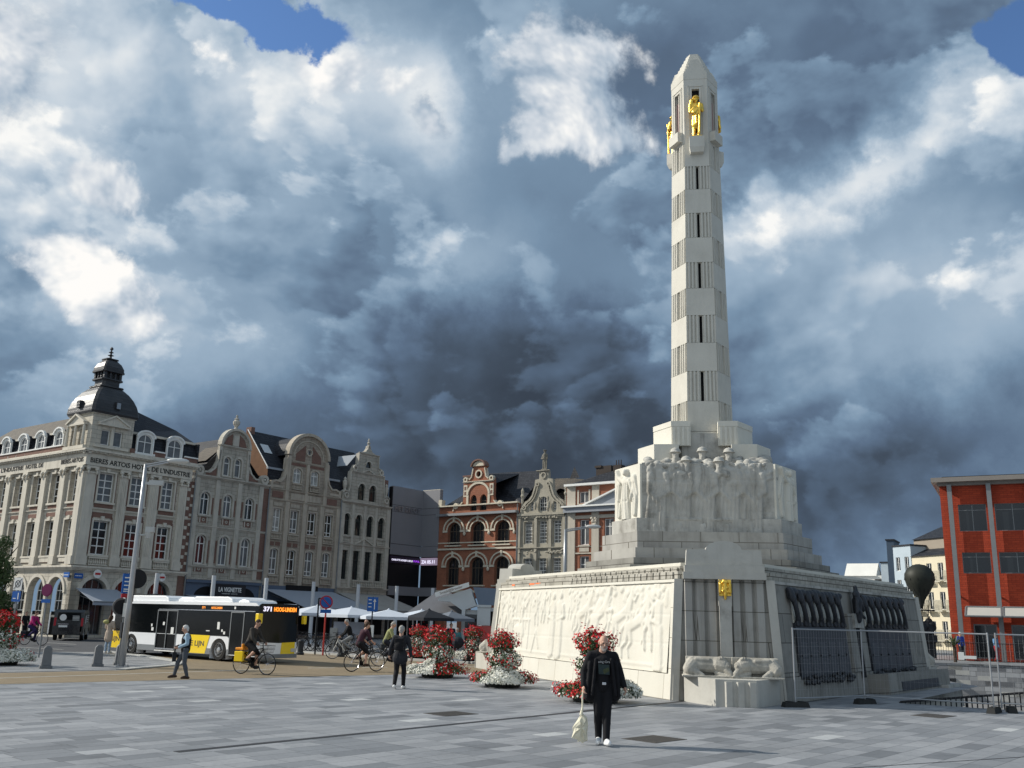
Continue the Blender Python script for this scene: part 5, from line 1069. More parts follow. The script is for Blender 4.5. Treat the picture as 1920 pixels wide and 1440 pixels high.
m.smooth = False
m.build('front_wall', gH)
for h in hs: window(gH, h, 0, .22, WHITEP, GLASS, (6, [.16, .32, .48, .64, .72, .86]), .05)
for h in gh: window(gH, h, 0, .15, WHITEP, GLASS, (2 if h[1]-h[0] < .5 else 4, [.3, .55]), .04)
pr = [('c', (-.12, 0, 0), .12, (-.1, 0, .8), .14), ('c', (.12, 0, 0), .12, (.08, 0, .8), .15), ('c', (0, 0, .8), .18, (0, 0, 1.35), .21), ('c', (0, 0, 1.4), .1, (0, 0, 1.6), .09), ('e', (0, 0, 1.68), (.12, .13, .15)), ('e', (0, 0, 1.8), (.2, .2, .05)), ('c', (-.22, 0, 1.35), .08, (-.3, -.1, 1.0), .07), ('c', (-.3, -.1, 1.0), .06, (-.1, -.2, .95), .05), ('c', (.22, 0, 1.35), .08, (.3, -.05, .95), .07), ('c', (.28, -.1, .0), .04, (.28, -.1, 1.0), .04), ('b', (-.3, .3, -.25, .25, -.12, .0)), ('c', (0, .12, .1), .15, (0, .15, 1.2), .15)]
sculpt('statue', pr, M('sooty carved stone', (.16, .15, .125), .9, .3, 3.), gH, .035, 1, (gx, .15, 15.7))
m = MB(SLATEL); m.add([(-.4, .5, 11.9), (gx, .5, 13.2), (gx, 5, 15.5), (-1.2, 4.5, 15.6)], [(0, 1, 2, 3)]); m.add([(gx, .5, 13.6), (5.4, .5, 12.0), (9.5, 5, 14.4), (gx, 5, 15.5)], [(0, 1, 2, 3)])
m.mat(SLATE); m.add([(-1.0, .6, 12.2), (0, .6, 12.2), (-.2, 4, 15.4), (-1.2, 4, 15.4)], [(0, 1, 2, 3)]); m.add([(gx+.6, 3.5, 15.2), (gx+1.9, 3.2, 15.2), (gx+1.25, 3.3, 16.3)], [(0, 1, 2)])
for i in range(8): a0, a1 = pi*i/8, pi*(i+1)/8; m.poly([(4.4+.75*cos(a0), .4, 12.9+.95*sin(a0)), (4.4+.75*cos(a0), 3, 12.9+.95*sin(a0)), (4.4+.75*cos(a1), 3, 12.9+.95*sin(a1)), (4.4+.75*cos(a1), .4, 12.9+.95*sin(a1))])
m.build('roof', gH)
# ---------------------------------------------------------------- classical brick house (x 17.5..27)
hh = house2('classical_house', 'brick and pale stone classical house with a grey pediment behind the memorial', 17.5); X = 17.5
xs = [(18.96, 19.93), (21.5, 22.48), (24.0, 25.0)]
hs = [(a-X, b-X, 8.6, 10.82, 0) for a, b in xs]+[(a-X, b-X, 5.2, 7.6, 0) for a, b in xs]
GPAL = M('pale grey pilaster stone', (.47, .43, .36), .85, .14, 1., streak=.3, stcol=(.2, .18, .15), bump=.15)
m = MB(BRICKO); wall(m, [(0, 11.5), (9.6, 11.5)], 0, hs, .22); wall(m, [(0, 13.9), (9.6, 13.9)], 12.0, [(18.88-X, 19.86-X, 12.32, 13.34, 0)], .2)
m.mat(GPAL)
for a, b in ((.1, 1.0), (2.75, 3.5), (5.3, 6.1), (8.3, 9.0)): m.box(a, b, -.12, .02, 0, 11.5); m.box(a, b, -.08, .02, 12.0, 13.9)
for h in hs: m.box(h[0]-.1, h[1]+.1, -.1, .02, h[2]-.16, h[2]-.02); m.box(h[0]-.02, h[1]+.02, -.05, .02, 8.0, 8.35) if h[2] > 8 else 0
m.box(1.0, 9.6, -.09, .02, 7.8, 7.92); m.box(1.0, 9.6, -.06, .02, 10.9, 11.2); m.box(0, 9.6, -.04, .02, 8.42, 8.46)
m.box(1.2, 2.7, -.06, .02, 12.0, 12.25); m.box(1.2, 1.36, -.06, .02, 12.2, 13.5); m.box(2.4, 2.56, -.06, .02, 12.2, 13.5)
m.smooth = True
for i in range(10): m.ell((3.12+rg.uniform(-.35, .35), -.2, 10.7+rg.uniform(-.35, .2)), (.14, .1, .14), 7, 5)
m.smooth = False
m.mat(M('blue grey painted cornice', (.26, .28, .31), .6, .1)); m.ext([(0, 11.45), (9.6, 11.45), (9.6, 11.9), (0, 11.9)], -.55, .0); m.ext([(2.2, 12.05), (9.6, 12.05), (9.6, 13.4), (5.95, 13.4)], -.35, 0)
m.mat(WHITEP); m.box(-.1, 9.6, -.75, 0, 11.9, 12.04); m.seg((2.1, 12.05), (6.0, 13.5), .14, -.6, -.05); m.box(-.05, 9.6, -.4, 0, 13.85, 14.05); m.seg((6.0, 13.5), (9.6, 12.15), .14, -.6, -.05)
m.build('front_wall', hh)
for h in hs+[(18.88-X, 19.86-X, 12.32, 13.34, 0)]: window(hh, h, 0, .15, WHITEP, GLASSC, (2, [.7] if h[2] < 12 else []), .07)
m = MB(SLATE); m.add([(0.2, 0, 14.05), (9.6, 0, 14.05), (9.6, 4.5, 17.2), (5.5, 4.5, 16.6)], [(0, 1, 2, 3)]); m.build('roof', hh)
m = MB(M('sooty chimney brick', (.055, .045, .04), .9, .2)); m.box(1.9, 3.5, 2.0, 3.0, 14.2, 15.9); m.box(1.8, 2.5, 1.9, 3.1, 15.75, 15.95); m.build('chimney', hh)
m = MB(M('sooty chimney brick', (.055, .045, .04), .9, .2)); m.box(3.95, 4.8, 1.6, 2.3, 14.4, 15.8)
for i in range(3): m.lathe([(.06, 0), (.05, .5)], (4.12+.25*i, 1.9, 15.8), 6)
m.build('chimney', hh)
for prt, xs_, z_, th_ in ((v, (7.34,), 12.4, 0), (t3, (8.3,), 12.3, 0), (hot, (9.06,), 12.8, 0), (f, (9.8,), 12.6, 0), (hh, (.05,), 11.4, 0)):
    for x_ in xs_:
        m = MB(GREYP); m.tube([(x_, -.16, z_), (x_, -.16, 3.2)], .055, 8); [m.box(x_-.08, x_+.08, -.2, -.02, z, z+.05) for z in np.arange(4, z_, 2.2)]; m.build('downpipe', prt)
# ---------------------------------------------------------------- red modern building on the right
RB = thing('office_building', 'bright red brick modern block with grey steel columns and wide windows', 'building', (29.15, 64.0, .25), radians(90-118))
hs = []
for x0, x1 in ((1.04, 2.72), (3.22, 5.3), (5.7, 7.8), (8.2, 10.3)): hs += [(x0, x1, 8.22, 10.0, 0), (x0, x1, 5.48, 6.83, 0), (x0+.3, x1, 0.1, 2.25, 0)]
m = MB(BRICKM); wall(m, [(0, 11.25), (12, 11.25)], -.5, hs, .15); m.build('front_wall', RB)
m = MB(BRICKM); m.box(0, .05, .01, 12, -.5, 11.25); m.build('side_wall', RB)
for h in hs:
    if h[2] > 1: window(RB, h, 0, .1, GREYP, GLASS, (2, [.78]), .04)
    else: window(RB, h, 0, .12, GREYP, GLASS, (2, [.7]), .08)
m = MB(M('beige metal roof edge', (.22, .2, .18), .5, .1)); m.box(-.45, 12.5, -.8, 12, 11.45, 11.75); m.box(-.1, 12.2, -.3, 12, 11.25, 11.45); m.mat(DARKIN).box(.2, 12, 0, 12, 11.75, 11.9); m.build('roof', RB)
for x in (.62, 2.98, 5.35, 7.95):
    m = MB(GREYP); m.box(x-.14, x+.14, -.5, -.22, -.3, 11.3); m.box(x-.04, x+.04, -.4, 0, 4, 4.1); m.build('column', RB)
for i, x in enumerate((1.05, 3.2, 5.4)):
    t = thing('awning', ['cream framed sun awning under the first window bay of the red building', 'cream framed sun awning under the second window bay of the red building', 'cream framed sun awning cut by the right edge of the picture'][i], 'awning', tuple(Vector((29.15, 64, .25))+Matrix.Rotation(radians(-28), 3, 'Z') @ Vector((x, -.5, 0))), radians(-28), 'sun awnings on the red building')
    m = MB(CANVW); m.add([(0, 0, 3.3), (2.0, 0, 3.3), (2.0, -1.5, 2.75), (0, -1.5, 2.75), (0, 0, 3.26), (2.0, 0, 3.26), (2.0, -1.5, 2.71), (0, -1.5, 2.71)], [(0, 1, 2, 3), (7, 6, 5, 4), (0, 3, 7, 4), (1, 5, 6, 2)]); m.build('cloth', t)
    m = MB(GREYP)
    for a, b in (((-.02, 0, 3.3), (-.02, -1.55, 2.72)), ((2.02, 0, 3.3), (2.02, -1.55, 2.72)), ((-.02, -1.55, 2.72), (2.02, -1.55, 2.72)), ((-.02, 0, 3.32), (2.02, 0, 3.32))): m.tube([a, b], .06, 6)
    m.build('frame', t)
# ---------------------------------------------------------------- houses of the street beyond
def simple_house(name, label, loc, rz, w, hgt, mat, wins, roof=1.5, frame=WHITEP, dep=8, roofm=SLATE, sidem=None):
    t = thing(name, label, 'building', loc, rz); m = MB(mat); wall(m, [(0, hgt), (w, hgt)], 0, wins, .12); m.build('front_wall', t)
    m = MB(sidem or mat); m.ext([(0, 0), (0, 0.01), (0, 0.02)], 0, .01); m = MB(sidem or mat); m.box(.002, .05, .02, dep, 0, hgt); m.box(w-.05, w-.002, .02, dep, 0, hgt)
    if roof: m.add([(0, 0, hgt), (0, dep, hgt), (0, dep/2, hgt+roof)], [(0, 1, 2)]); m.add([(w, 0, hgt), (w, dep, hgt), (w, dep/2, hgt+roof)], [(0, 1, 2)])
    m.build('side_wall', t)
    m = MB(roofm)
    if roof: m.add([(-.1, -.2, hgt-.05), (w+.1, -.2, hgt-.05), (w+.1, dep/2, hgt+roof), (-.1, dep/2, hgt+roof), (w+.1, dep+.2, hgt-.05), (-.1, dep+.2, hgt-.05)], [(0, 1, 2, 3), (3, 2, 4, 5)])
    else: m.box(-.1, w+.1, -.1, dep, hgt, hgt+.15)
    m.build('roof', t)
    for h in wins: window(t, h, 0, .08, frame, GLASS, (2, []), .06)
    return t
CREAMR = M('cream render', (.62, .56, .42), .85, .1, 1.); WHITER = M('white render', (.7, .69, .64), .85, .1, 1.); BLUER = M('pale blue render', (.4, .47, .52), .85, .1, 1.); DKBL = M('dark blue cladding', (.05, .075, .11), .6, .15, 1.)
BEIGE = M('beige render', (.3, .26, .21), .85, .12, 1.)
SZ = -64   # street runs away; its sunlit side faces left
def gridw(w, cols, rows, z0, dz, ww, wh):
    return [(w*(c+.5)/cols-ww/2, w*(c+.5)/cols+ww/2, z0+dz*r, z0+dz*r+wh, 0) for c in range(cols) for r in range(rows)]
th = radians(-70)
t = simple_house('apartment_block', 'cream balconied apartment block beside the red brick building', (41.3, 98.2, 0), th, 9, 9.3, CREAMR, gridw(9, 6, 3, 1.2, 2.8, .7, 1.7), 1.6)
for r in range(3):
    for c in range(6):
        m = MB(M('cream balcony slats', (.5, .47, .38), .8)); x = 9*(c+.5)/6; m.box(x-.5, x+.5, -.7, 0, 1.0+2.8*r, 1.12+2.8*r); m.box(x-.5, x+.5, -.72, -.68, 2.06+2.8*r, 2.12+2.8*r)
        for i in range(10): m.box(x-.5+.11*i, x-.45+.11*i, -.72, -.68, 1.1+2.8*r, 2.08+2.8*r)
        m.build('balcony', t)
simple_house('town_house', 'taller beige gabled house rising behind the cream apartment block', (42.6, 100.5, 0), th, 6.5, 11.2, BEIGE, gridw(5.5, 2, 3, 1.2, 3., 1., 1.5), 1.6, sidem=BEIGE)
simple_house('town_house', 'pale blue house with tall windows behind the balloon sculpture', (40.4, 100.6, 0), th, 2.5, 10.4, BLUER, gridw(2.5, 2, 4, 1, 2.3, .6, 1.4), 0)
simple_house('office_tower', 'slim dark blue slab tower at the end of the street', (41.3, 104.5, 0), radians(-30), .75, 11.4, DKBL, [], 0, dep=4)
simple_house('town_house', 'small pale blue house beside the dark slab tower', (44.2, 114, 0), radians(-35), 1.4, 9.6, BLUER, gridw(1.4, 1, 3, 1, 2.5, .5, 1.4), 0)
simple_house('town_house', 'white gabled house seen just above the memorial wall', (42.4, 121, 0), radians(-30), 3.6, 8.4, WHITER, gridw(5.2, 2, 2, 1.2, 2.8, .9, 1.3), 1.6, roofm=WHITER, dep=4, sidem=WHITER)
simple_house('town_house', 'low beige flat roofed block joined to the white gabled house', (45.5, 119.2, 0), radians(-30), 3.5, 7.8, BEIGE, [], 0, dep=6)
# ================================================================ GROUND
from mathutils.geometry import tessellate_polygon
def paving(name, w, h, rot, c0, c1, tint, joint=.035, dark=.12, light=.04, rough=.62):
    m = bpy.data.materials.new(name); m.use_nodes = True; t = m.node_tree; t.nodes.clear(); g = NG(t)
    out = g.n('ShaderNodeOutputMaterial'); p = g.n('ShaderNodeBsdfPrincipled'); g.put(out.inputs[0], p.outputs[0])
    P = g.n('ShaderNodeTexCoord').outputs['Object']; x, y, z = g.sep(P); a = radians(rot)
    u = g.m('MULTIPLY_ADD', x, cos(a), g.m('MULTIPLY', y, sin(a))); v = g.m('MULTIPLY_ADD', x, -sin(a), g.m('MULTIPLY', y, cos(a)))
    r = g.m('DIVIDE', v, h); row = g.m('FLOOR', r)
    wn = g.n('ShaderNodeTexWhiteNoise', noise_dimensions='1D'); g.put(wn.inputs['W'], row)
    rr = wn.outputs[0]; ww = g.m('MULTIPLY_ADD', rr, w*.5, w*.8)
    q = g.m('DIVIDE', g.m('MULTIPLY_ADD', rr, 7.3, u), ww); colm = g.m('FLOOR', q)
    w2 = g.n('ShaderNodeTexWhiteNoise', noise_dimensions='2D'); g.put(w2.inputs['Vector'], g.comb(row, colm)); k = w2.outputs[0]
    col = g.ramp(k, [(0, tuple(c*.78 for c in c0)), (dark, c0), (.5, tuple((a_+b_)/2 for a_, b_ in zip(c0, c1))), (.93, c1), (1-light, tuple(min(1, c*1.12) for c in c1)), (1-light+.005, tint), (1, tint)])
    fr = g.m('FRACT', r); fq = g.m('FRACT', q)
    jr = g.m('MINIMUM', g.m('MULTIPLY', g.m('MINIMUM', fr, g.m('SUBTRACT', 1., fr)), h), g.m('MULTIPLY', g.m('MINIMUM', fq, g.m('SUBTRACT', 1., fq)), w))
    vo = g.n('ShaderNodeTexVoronoi'); g.put(vo.inputs['Vector'], g.vm('MULTIPLY', P, (1, 1, 0))); vo.inputs['Scale'].default_value = 2.3; cx_, cy_, cz_ = g.sep(vo.outputs['Color'])
    gum = g.m('MULTIPLY', g.m('LESS_THAN', vo.outputs['Distance'], g.m('MULTIPLY_ADD', cy_, .05, .025)), g.m('LESS_THAN', cx_, .33)); blot = g.smooth(g.noise(g.vm('ADD', P, (4., 9., 0.)), .8, 9, .7), .53, .7)
    jm = g.smooth(jr, .003, .012); n = g.noise(P, .35, 8, .62); n2 = g.noise(P, 14., 5, .7); n3 = g.noise(g.vm('MULTIPLY', P, (1, 1, 1)), 1.7, 8, .7)
    f = g.m('ADD', g.m('MULTIPLY_ADD', g.m('SUBTRACT', n, .5), .5, 1.), g.m('ADD', g.m('MULTIPLY', g.m('SUBTRACT', n2, .5), .7), g.m('MULTIPLY', g.m('SUBTRACT', n3, .5), .35)))
    col = g.mix(1., col, g.comb(f, f, f), 'MULTIPLY'); jf = g.m('MULTIPLY_ADD', jm, .5, .5); col = g.mix(1., col, g.comb(jf, jf, jf), 'MULTIPLY')
    sp = g.m('SUBTRACT', 1., g.m('MULTIPLY_ADD', gum, .3, g.m('MULTIPLY', blot, .2))); col = g.mix(1., col, g.comb(sp, sp, sp), 'MULTIPLY'); g.put(p.inputs['Base Color'], col); g.put(p.inputs['Roughness'], g.m('MULTIPLY_ADD', n2, .3, rough-.15)); p.inputs['Specular IOR Level'].default_value = .35
    b = g.n('ShaderNodeBump'); b.inputs['Strength'].default_value = .4; b.inputs['Distance'].default_value = .006; g.put(b.inputs['Height'], g.m('ADD', jm, g.m('MULTIPLY', n2, .8))); g.put(p.inputs['Normal'], b.outputs[0])
    return m
PAVE = paving('blue grey stone slabs', .8, .4, 49.5, (.185, .195, .208), (.28, .288, .3), (.42, .43, .43), light=.016)
PAVEF = paving('pale street slabs', .6, .4, 53, (.2, .205, .21), (.27, .275, .28), (.34, .34, .34), light=.02)
ASPH = M('worn asphalt', (.075, .077, .082), .85, .2, .8, bump=.3, bs=40)
OCHRE = M('ochre road surface', (.25, .195, .125), .85, .16, .5, stain=.3, stcol=(.16, .13, .09), bump=.4, bs=60, brick=(.22, .11, .006, (.17, .14, .1), (.21, .165, .105)), uaxis='xyz')
KERB = M('pale kerb stone', (.4, .4, .38), .8, .15, 2.)
WHITEL = M('worn white road paint', (.5, .49, .45), .8, .35, 4.)
PIT = [(11.3, 28.45), (14.1, 26.8), (30, 17.5), (62, 17.5), (62, 43.7), (20.2, 62.4), (18.2, 38)]
outer = [(-250, -12), (250, -12), (250, 400), (-250, 400)]
tri = tessellate_polygon([[Vector((*p, 0)) for p in outer], [Vector((*p, 0)) for p in PIT]])
m = MB(PAVE); al = outer+PIT
m.add([(x, y, 0) for x, y in al], [t if (Vector((*al[t[1]], 0))-Vector((*al[t[0]], 0))).cross(Vector((*al[t[2]], 0))-Vector((*al[t[0]], 0))).z > 0 else t[::-1] for t in tri])
struct(m.build('plaza'))
def sheet(name, pts, z, mat):
    tr = tessellate_polygon([[Vector((*p, 0)) for p in pts]]); m = MB(mat)
    fs = []
    for t in tr:
        a, b, c = (Vector((*pts[i], 0)) for i in t); fs.append(t if (b-a).cross(c-a).z > 0 else t[::-1])
    m.add([(x, y, z) for x, y in pts], fs); return struct(m.build(name))
sheet('road', [(-60, -22.5), (-13.54, 26.77), (-4.63, 35.05), (-3.0, 36.6), (3, 42.5), (12, 52), (9, 56), (-1.6, 45.3), (-5.3, 47.7), (-11.07, 53), (-20, 58.5), (-19.12, 48.42), (-14.6, 42.6), (-13.0, 40.2), (-12.4, 37.8), (-13.13, 34.04), (-15.79, 31.1), (-64, -16)], .004, OCHRE)
sheet('asphalt_road', [(-120, 30), (-27, 40.3), (-19.12, 48.42), (-16.5, 45.2), (-14.0, 47.2), (-11.6, 53.3), (-20, 64), (-30.4, 70.5), (-40, 66), (-130, 110)], .008, ASPH)
sheet('pavement', [(-23.5, 44.5), (-19.5, 47.6), (-16.6, 44.8), (-14.9, 42.5), (-13.3, 40.2), (-12.7, 37.8), (-13.3, 34.3), (-15.9, 31.3), (-26, 22), (-44, 34)], .012, PAVEF)
sheet('far_pavement', [(-11.2, 53.3), (-5.3, 48), (-1.6, 45.6), (8, 55.5), (17, 57.5), (18.5, 130), (-60, 130), (-33, 70.6), (-20, 64.5)], .010, PAVEF)
m = MB(KERB)
def ribbon(m, pts, w, z0, z1):
    for a, b in zip(pts, pts[1:]):
        d = (Vector(b)-Vector(a)).normalized(); n = Vector((-d.y, d.x))*w/2; m.exz([tuple(Vector(a)-n), tuple(Vector(b)-n), tuple(Vector(b)+n), tuple(Vector(a)+n)], z0, z1)
ribbon(m, [(-19.3, 47.9), (-16.6, 45.0), (-14.85, 42.6), (-13.2, 40.3), (-12.6, 37.8), (-13.2, 34.2)], .4, .012, .05)
ribbon(m, [(-20, 60), (-11.1, 53.1), (-5.3, 47.8), (-1.6, 45.4), (8, 55.2)], .3, -.02, .1)
struct(m.build('kerb'))
m = MB(WHITEL); ribbon(m, [(-40, 3.5), (-14.63, 28.89), (-11.5, 33.16), (-8.6, 37.2)], .1, .005, .0085)
for a in range(5): x = -7.6+1.9*a; ribbon(m, [(x, 38.4+1.45*a), (x+.9, 39.1+1.45*a)], .12, .005, .0085)
ribbon(m, [(-28, 52.), (-22, 49.2)], .12, .009, .0125); ribbon(m, [(-27, 58), (-24.5, 56.4)], .12, .009, .0125)
struct(m.build('road_marking'))
# drains and covers
m = MB(M('dark drain slot', (.035, .035, .037), .6, .2)); ribbon(m, [(-4.86, 15.08), (5.9, 28.3)], .16, .0, .004); ribbon(m, [(-1.5, 9.2), (3.4, 14.3), (20, 31.0-8.2)], .03, .0, .0035)
struct(m.build('drain'))
COVER = M('brown steel cover', (.075, .068, .06), .6, .2, 5.)
for i, (x, y, lab) in enumerate(((-1.15, 21.95, 'dark steel cover set in the paving below the middle flower planter'), (2.75, 18.25, 'dark steel cover set in the paving right of the walking man'), (10.6, 24.6, 'dark steel cover set in the paving in front of the mesh fence'))):
    m = MB(COVER); m.box(-.48, .48, -.38, .38, .001, .006)
    for k in range(9): m.box(-.45, .45, -.36+.08*k, -.33+.08*k, .006, .009)
    o = m.build('access_cover', None, (x, y, 0), radians(45)); tag(o, lab, 'manhole cover', 'steel covers in the paving')
# pit, block wall and terrace beyond
def blockmat():
    m = paving('mixed grey wall blocks', .75, .3, 0, (.13, .135, .145), (.25, .255, .265), (.42, .42, .41), light=.1)
    g = NG(m.node_tree)
    return m
BLK = M('mixed grey wall blocks', (.36, .37, .38), .8, .15, 1.2, brick=(.78, .28, .012, (.1, .1, .1), (.24, .245, .255)))
m = MB(M('grey ramp concrete', (.2, .2, .2), .85, .15, 1.)); m.exz(PIT, -2.1, -2.0); struct(m.build('ramp_floor'))
WA = radians(90-114); W0 = Vector((25.6, 60, 0)); WU = Vector((cos(WA), sin(WA), 0))
BW = thing('retaining_wall', 'grey block retaining wall with mixed light and dark stones right of the memorial', 'wall', tuple(W0), WA)
m = MB(BLK); m.box(-6, 40, 0, .4, -2.6, .14)
for i in range(95):
    r_ = rg.randrange(1, 9); x = -1.5+rg.randrange(0, 16)*.78+(.39 if r_ % 2 else 0); m.mat(rg.choice([KERB, KERB, M('dark wall block', (.13, .135, .145), .8, .15), M('mid wall block', (.2, .205, .215), .8, .15)])).box(x+.01, x+.77, -.006, .1, -2.2+.28*r_+.01, -2.2+.28*r_+.27)
m.build('blocks', BW); m = MB(M('light coping slab', (.33, .335, .34), .8, .12))
for i in range(30): m.box(-6+1.5*i, -4.51+1.5*i, -.07, .45, .14, .28)
m.build('coping', BW)
m = MB(BLACK); m.exz([(1.0, -.75), (1.35, -.75), (1.6, .0), (1.1, .0)], -.85, -.72); m.build('bracket_lamp', BW)
def wp(u, v=0.): q = W0+WU*u+Vector((-WU.y, WU.x, 0))*v; return (q.x, q.y)
sheet('terrace', [wp(-6, .2), wp(40, .2), (200, 90), (200, 160), (19, 160)], .20, PAVEF)
def bars(name, label, P, ht, hb, gap, r, mat, cat='railing', post=1.8):
    t = thing(name, label, cat, (0, 0, 0)); m = MB(mat)
    for (a, za), (b, zb) in zip(list(zip(P, ht)), list(zip(P, ht))[1:]):
        a, b = Vector(a), Vector(b); L = (b-a).length; n = int(L/gap)
        m.tube([(*a, za), (*b, zb)], r*1.8, 5); m.tube([(*a, hb+.06), (*b, hb+.06)], r*1.3, 5)
        for i in range(n): q = a.lerp(b, i/n); z = za+(zb-za)*i/n; m.tube([(*q, hb), (*q, z)], r if i % int(post/gap) else r*2.2, 4)
    m.build('bars', t); return t
bars('railing', 'black bar railing along the top of the grey block wall', [wp(-3, .1), wp(30, .1)], [1.35, 1.35], .26, .14, .012, BLACK)
bars('railing', 'low black bar railing at the edge of the ramp in front of the block wall', [(11.35, 28.5), (14.1, 26.85), (24, 21.2)], [.03, .47, .95], -.7, .13, .018, BLACK)
# mesh site fence
GALV = M('galvanised steel tube', (.38, .39, .4), .4, .1, 4., metal=.6)
fp = [Vector((7.64, 26.09)), Vector((10.08, 27.79)), Vector((12.74, 25.89)), Vector((13.1, 26.2)), Vector((16.6, 25.2))]
FC = M('dark rubber fence foot', (.03, .031, .03), .8, .2)
def site_fence(a, b, lab):
    t = thing('site_fence', lab, 'fence', (a.x, a.y, 0), atan2(b.y-a.y, b.x-a.x), 'mesh fence panels round the memorial'); L = (b-a).length
    m = MB(GALV); m.tube([(0, 0, .1), (0, 0, 2.02)], .021, 8); m.tube([(L, 0, .1), (L, 0, 2.02)], .021, 8); m.tube([(0, 0, 1.98), (L, 0, 1.98)], .02, 6); m.tube([(0, 0, .22), (L, 0, .22)], .018, 6); m.build('frame', t)
    m = MB(GALV); n = int(L/.11)
    for i in range(1, n): m.tube([(L*i/n, 0, .22), (L*i/n, 0, 1.98)], .0017, 3)
    for k in range(1, 8): m.tube([(0, 0, .22+.22*k), (L, 0, .22+.22*k)], .0017, 3)
    m.build('mesh', t)
site_fence(fp[0], fp[1], 'mesh fence panel in front of the left bronze name panel'); site_fence(fp[1], fp[2], 'long mesh fence panel between the door bay and the right feet'); site_fence(fp[3], fp[4], 'mesh fence panel leaving the picture at the right edge')
for i, (p, lab) in enumerate(zip((fp[0], fp[1], fp[2], fp[3]+Vector((.25, .0))), ('dark block foot under the left end of the mesh fence', 'dark block foot under the middle joint of the mesh fence', 'dark block foot under the right joint of the mesh fence', 'dark block foot nearest the low black railing'))):
    m = MB(FC); m.exz([(-.36, -.11), (.36, -.11), (.36, .11), (-.36, .11)], 0.002, .13, [(-.32, -.09), (.32, -.09), (.32, .09), (-.32, .09)]); m.box(-.24, -.1, -.095, .095, .13, .15); m.box(.1, .24, -.095, .095, .13, .15)
    tag(m.build('fence_foot', None, (p.x, p.y, 0), radians(10+20*i)), lab, 'fence foot', 'feet of the mesh fence')
m = MB(WHITEP); m.box(-.12, .12, -.01, .01, 0, .28); m.box(.1, .5, -.012, .012, .08, .2)
for i, (x, y, z, lab) in enumerate(((12.2, 26.2, 1.3, 'small white notice tied to the mesh fence near its right joint'), (14.2, 25.8, 1.1, 'small white notice tied to the fence panel at the right edge'))):
    mm = MB(WHITEP); mm.box(-.12, .02, -.01, .01, 0, .2); mm.box(.02, .32, -.012, .012, .03, .11); tag(mm.build('notice', None, (x, y, z), radians(-20)), lab, 'sign', 'notices on the fence')
# ================================================================ STREET FURNITURE
STONEB = M('grey granite bollard', (.16, .165, .17), .8, .2, 5., bump=.3)
for x, y, lab in ((-15.64, 33.83, 'stone bollard standing alone left of the lamp post'), (-14.71, 35.81, 'middle stone bollard just left of the lamp post'), (-14.4, 37.0, 'stone bollard half hidden behind the lamp post')):
    m = MB(STONEB); s = .16; m.exz([(-.2, -.2), (.2, -.2), (.2, .2), (-.2, .2)], .005, .09); m.exz([(-s, -s), (s, -s), (s, s), (-s, s)], .09, .66, [(-.13, -.13), (.13, -.13), (.13, .13), (-.13, .13)]); m.exz([(-.13, -.13), (.13, -.13), (.13, .13), (-.13, .13)], .66, .75, [(-.06, -.1), (.06, -.1), (.06, .1), (-.06, .1)])
    tag(m.build('bollard', None, (x, y, .01), .5, .012), lab, 'bollard', 'stone bollards by the crossing')
for x, y, lab in ((-10.45, 50.4, 'dark bollard beside the front of the bus'), (-8.17, 49.2, 'dark bollard behind the pair of cyclists'), (-6.01, 48.6, 'dark bollard left of the man with the backpack')):
    m = MB(M('dark steel bollard', (.03, .035, .04), .6, .15)); m.lathe([(.2, 0), (.2, .1), (.15, .14), (.15, .62), (.17, .66), (.1, .74)], (0, 0, 0), 12); tag(m.build('bollard', None, (x, y, .01)), lab, 'bollard', 'dark bollards along the kerb')
def lamp_post(loc, h, arm, lab, rz, extra):
    t = thing('street_lamp', lab, 'street lamp', loc, rz, 'street lamps'); m = MB(GALV); m.smooth = True
    m.tube([(0, 0, .03), (0, 0, h*.3), (0, 0, h*.7), (0, 0, h)], [.11, .098, .08, .062], 12); m.smooth = False; m.box(-.22, .22, -.22, .22, 0, .035)
    for dx in (-.16, .16):
        for dy in (-.16, .16): m.lathe([(.03, 0), (.03, .06)], (dx, dy, .035), 6)
    m.build('pole', t); m = MB(GALV); m.tube([(0, 0, h-.12), (arm-.3, 0, h+.12)], .04, 8); m.tube([(0, 0, h-.02), (arm-.3, 0, h+.18)], .03, 8); m.build('arm', t)
    m = MB(M('pale lamp housing', (.5, .51, .5), .35, .06)); m.smooth = True; m.ell((arm, 0, h+.18), (.42, .15, .11), 14, 8); m.build('lamp_head', t)
    if extra:
        m = MB(M('pale camera box', (.45, .46, .45), .5, .08)); m.box(.2, .72, -.1, .1, h-.78, h-.6); m.box(.05, .2, -.03, .03, h-.76, h-.66); m.build('sensor_box', t)
        m = MB(M('pale camera box', (.45, .46, .45))); m.box(.28, .58, -.13, .13, 4.82, 5.02); m.lathe([(.1, 0), (.14, .2), (.14, .25)], (.4, 0, 4.6), 10); m.tube([(0, 0, 4.7), (.3, 0, 4.72)], .035, 6); m.build('camera', t)
lamp_post((-13.72, 35.56, .012), 7.35, 1.15, 'tall grey street lamp beside the bus with a camera on its pole', radians(8), True)
lamp_post((3.04, 50.95, .01), 6.75, 1.5, 'far street lamp rising behind the carved wall', radians(0), False)
def post_sign(loc, rz, lab, h, pieces, polemat=GREYP, r=.035):
    t = thing('traffic_sign', lab, 'traffic sign', loc, rz, 'traffic signs'); m = MB(polemat); m.tube([(0, 0, 0), (0, 0, h)], r, 8); m.build('pole', t)
    for nm, fn in pieces: m = MB(); fn(m); m.build(nm, t)
    return t
DISCR = M('red sign enamel', (.35, .02, .03), .4, .05)
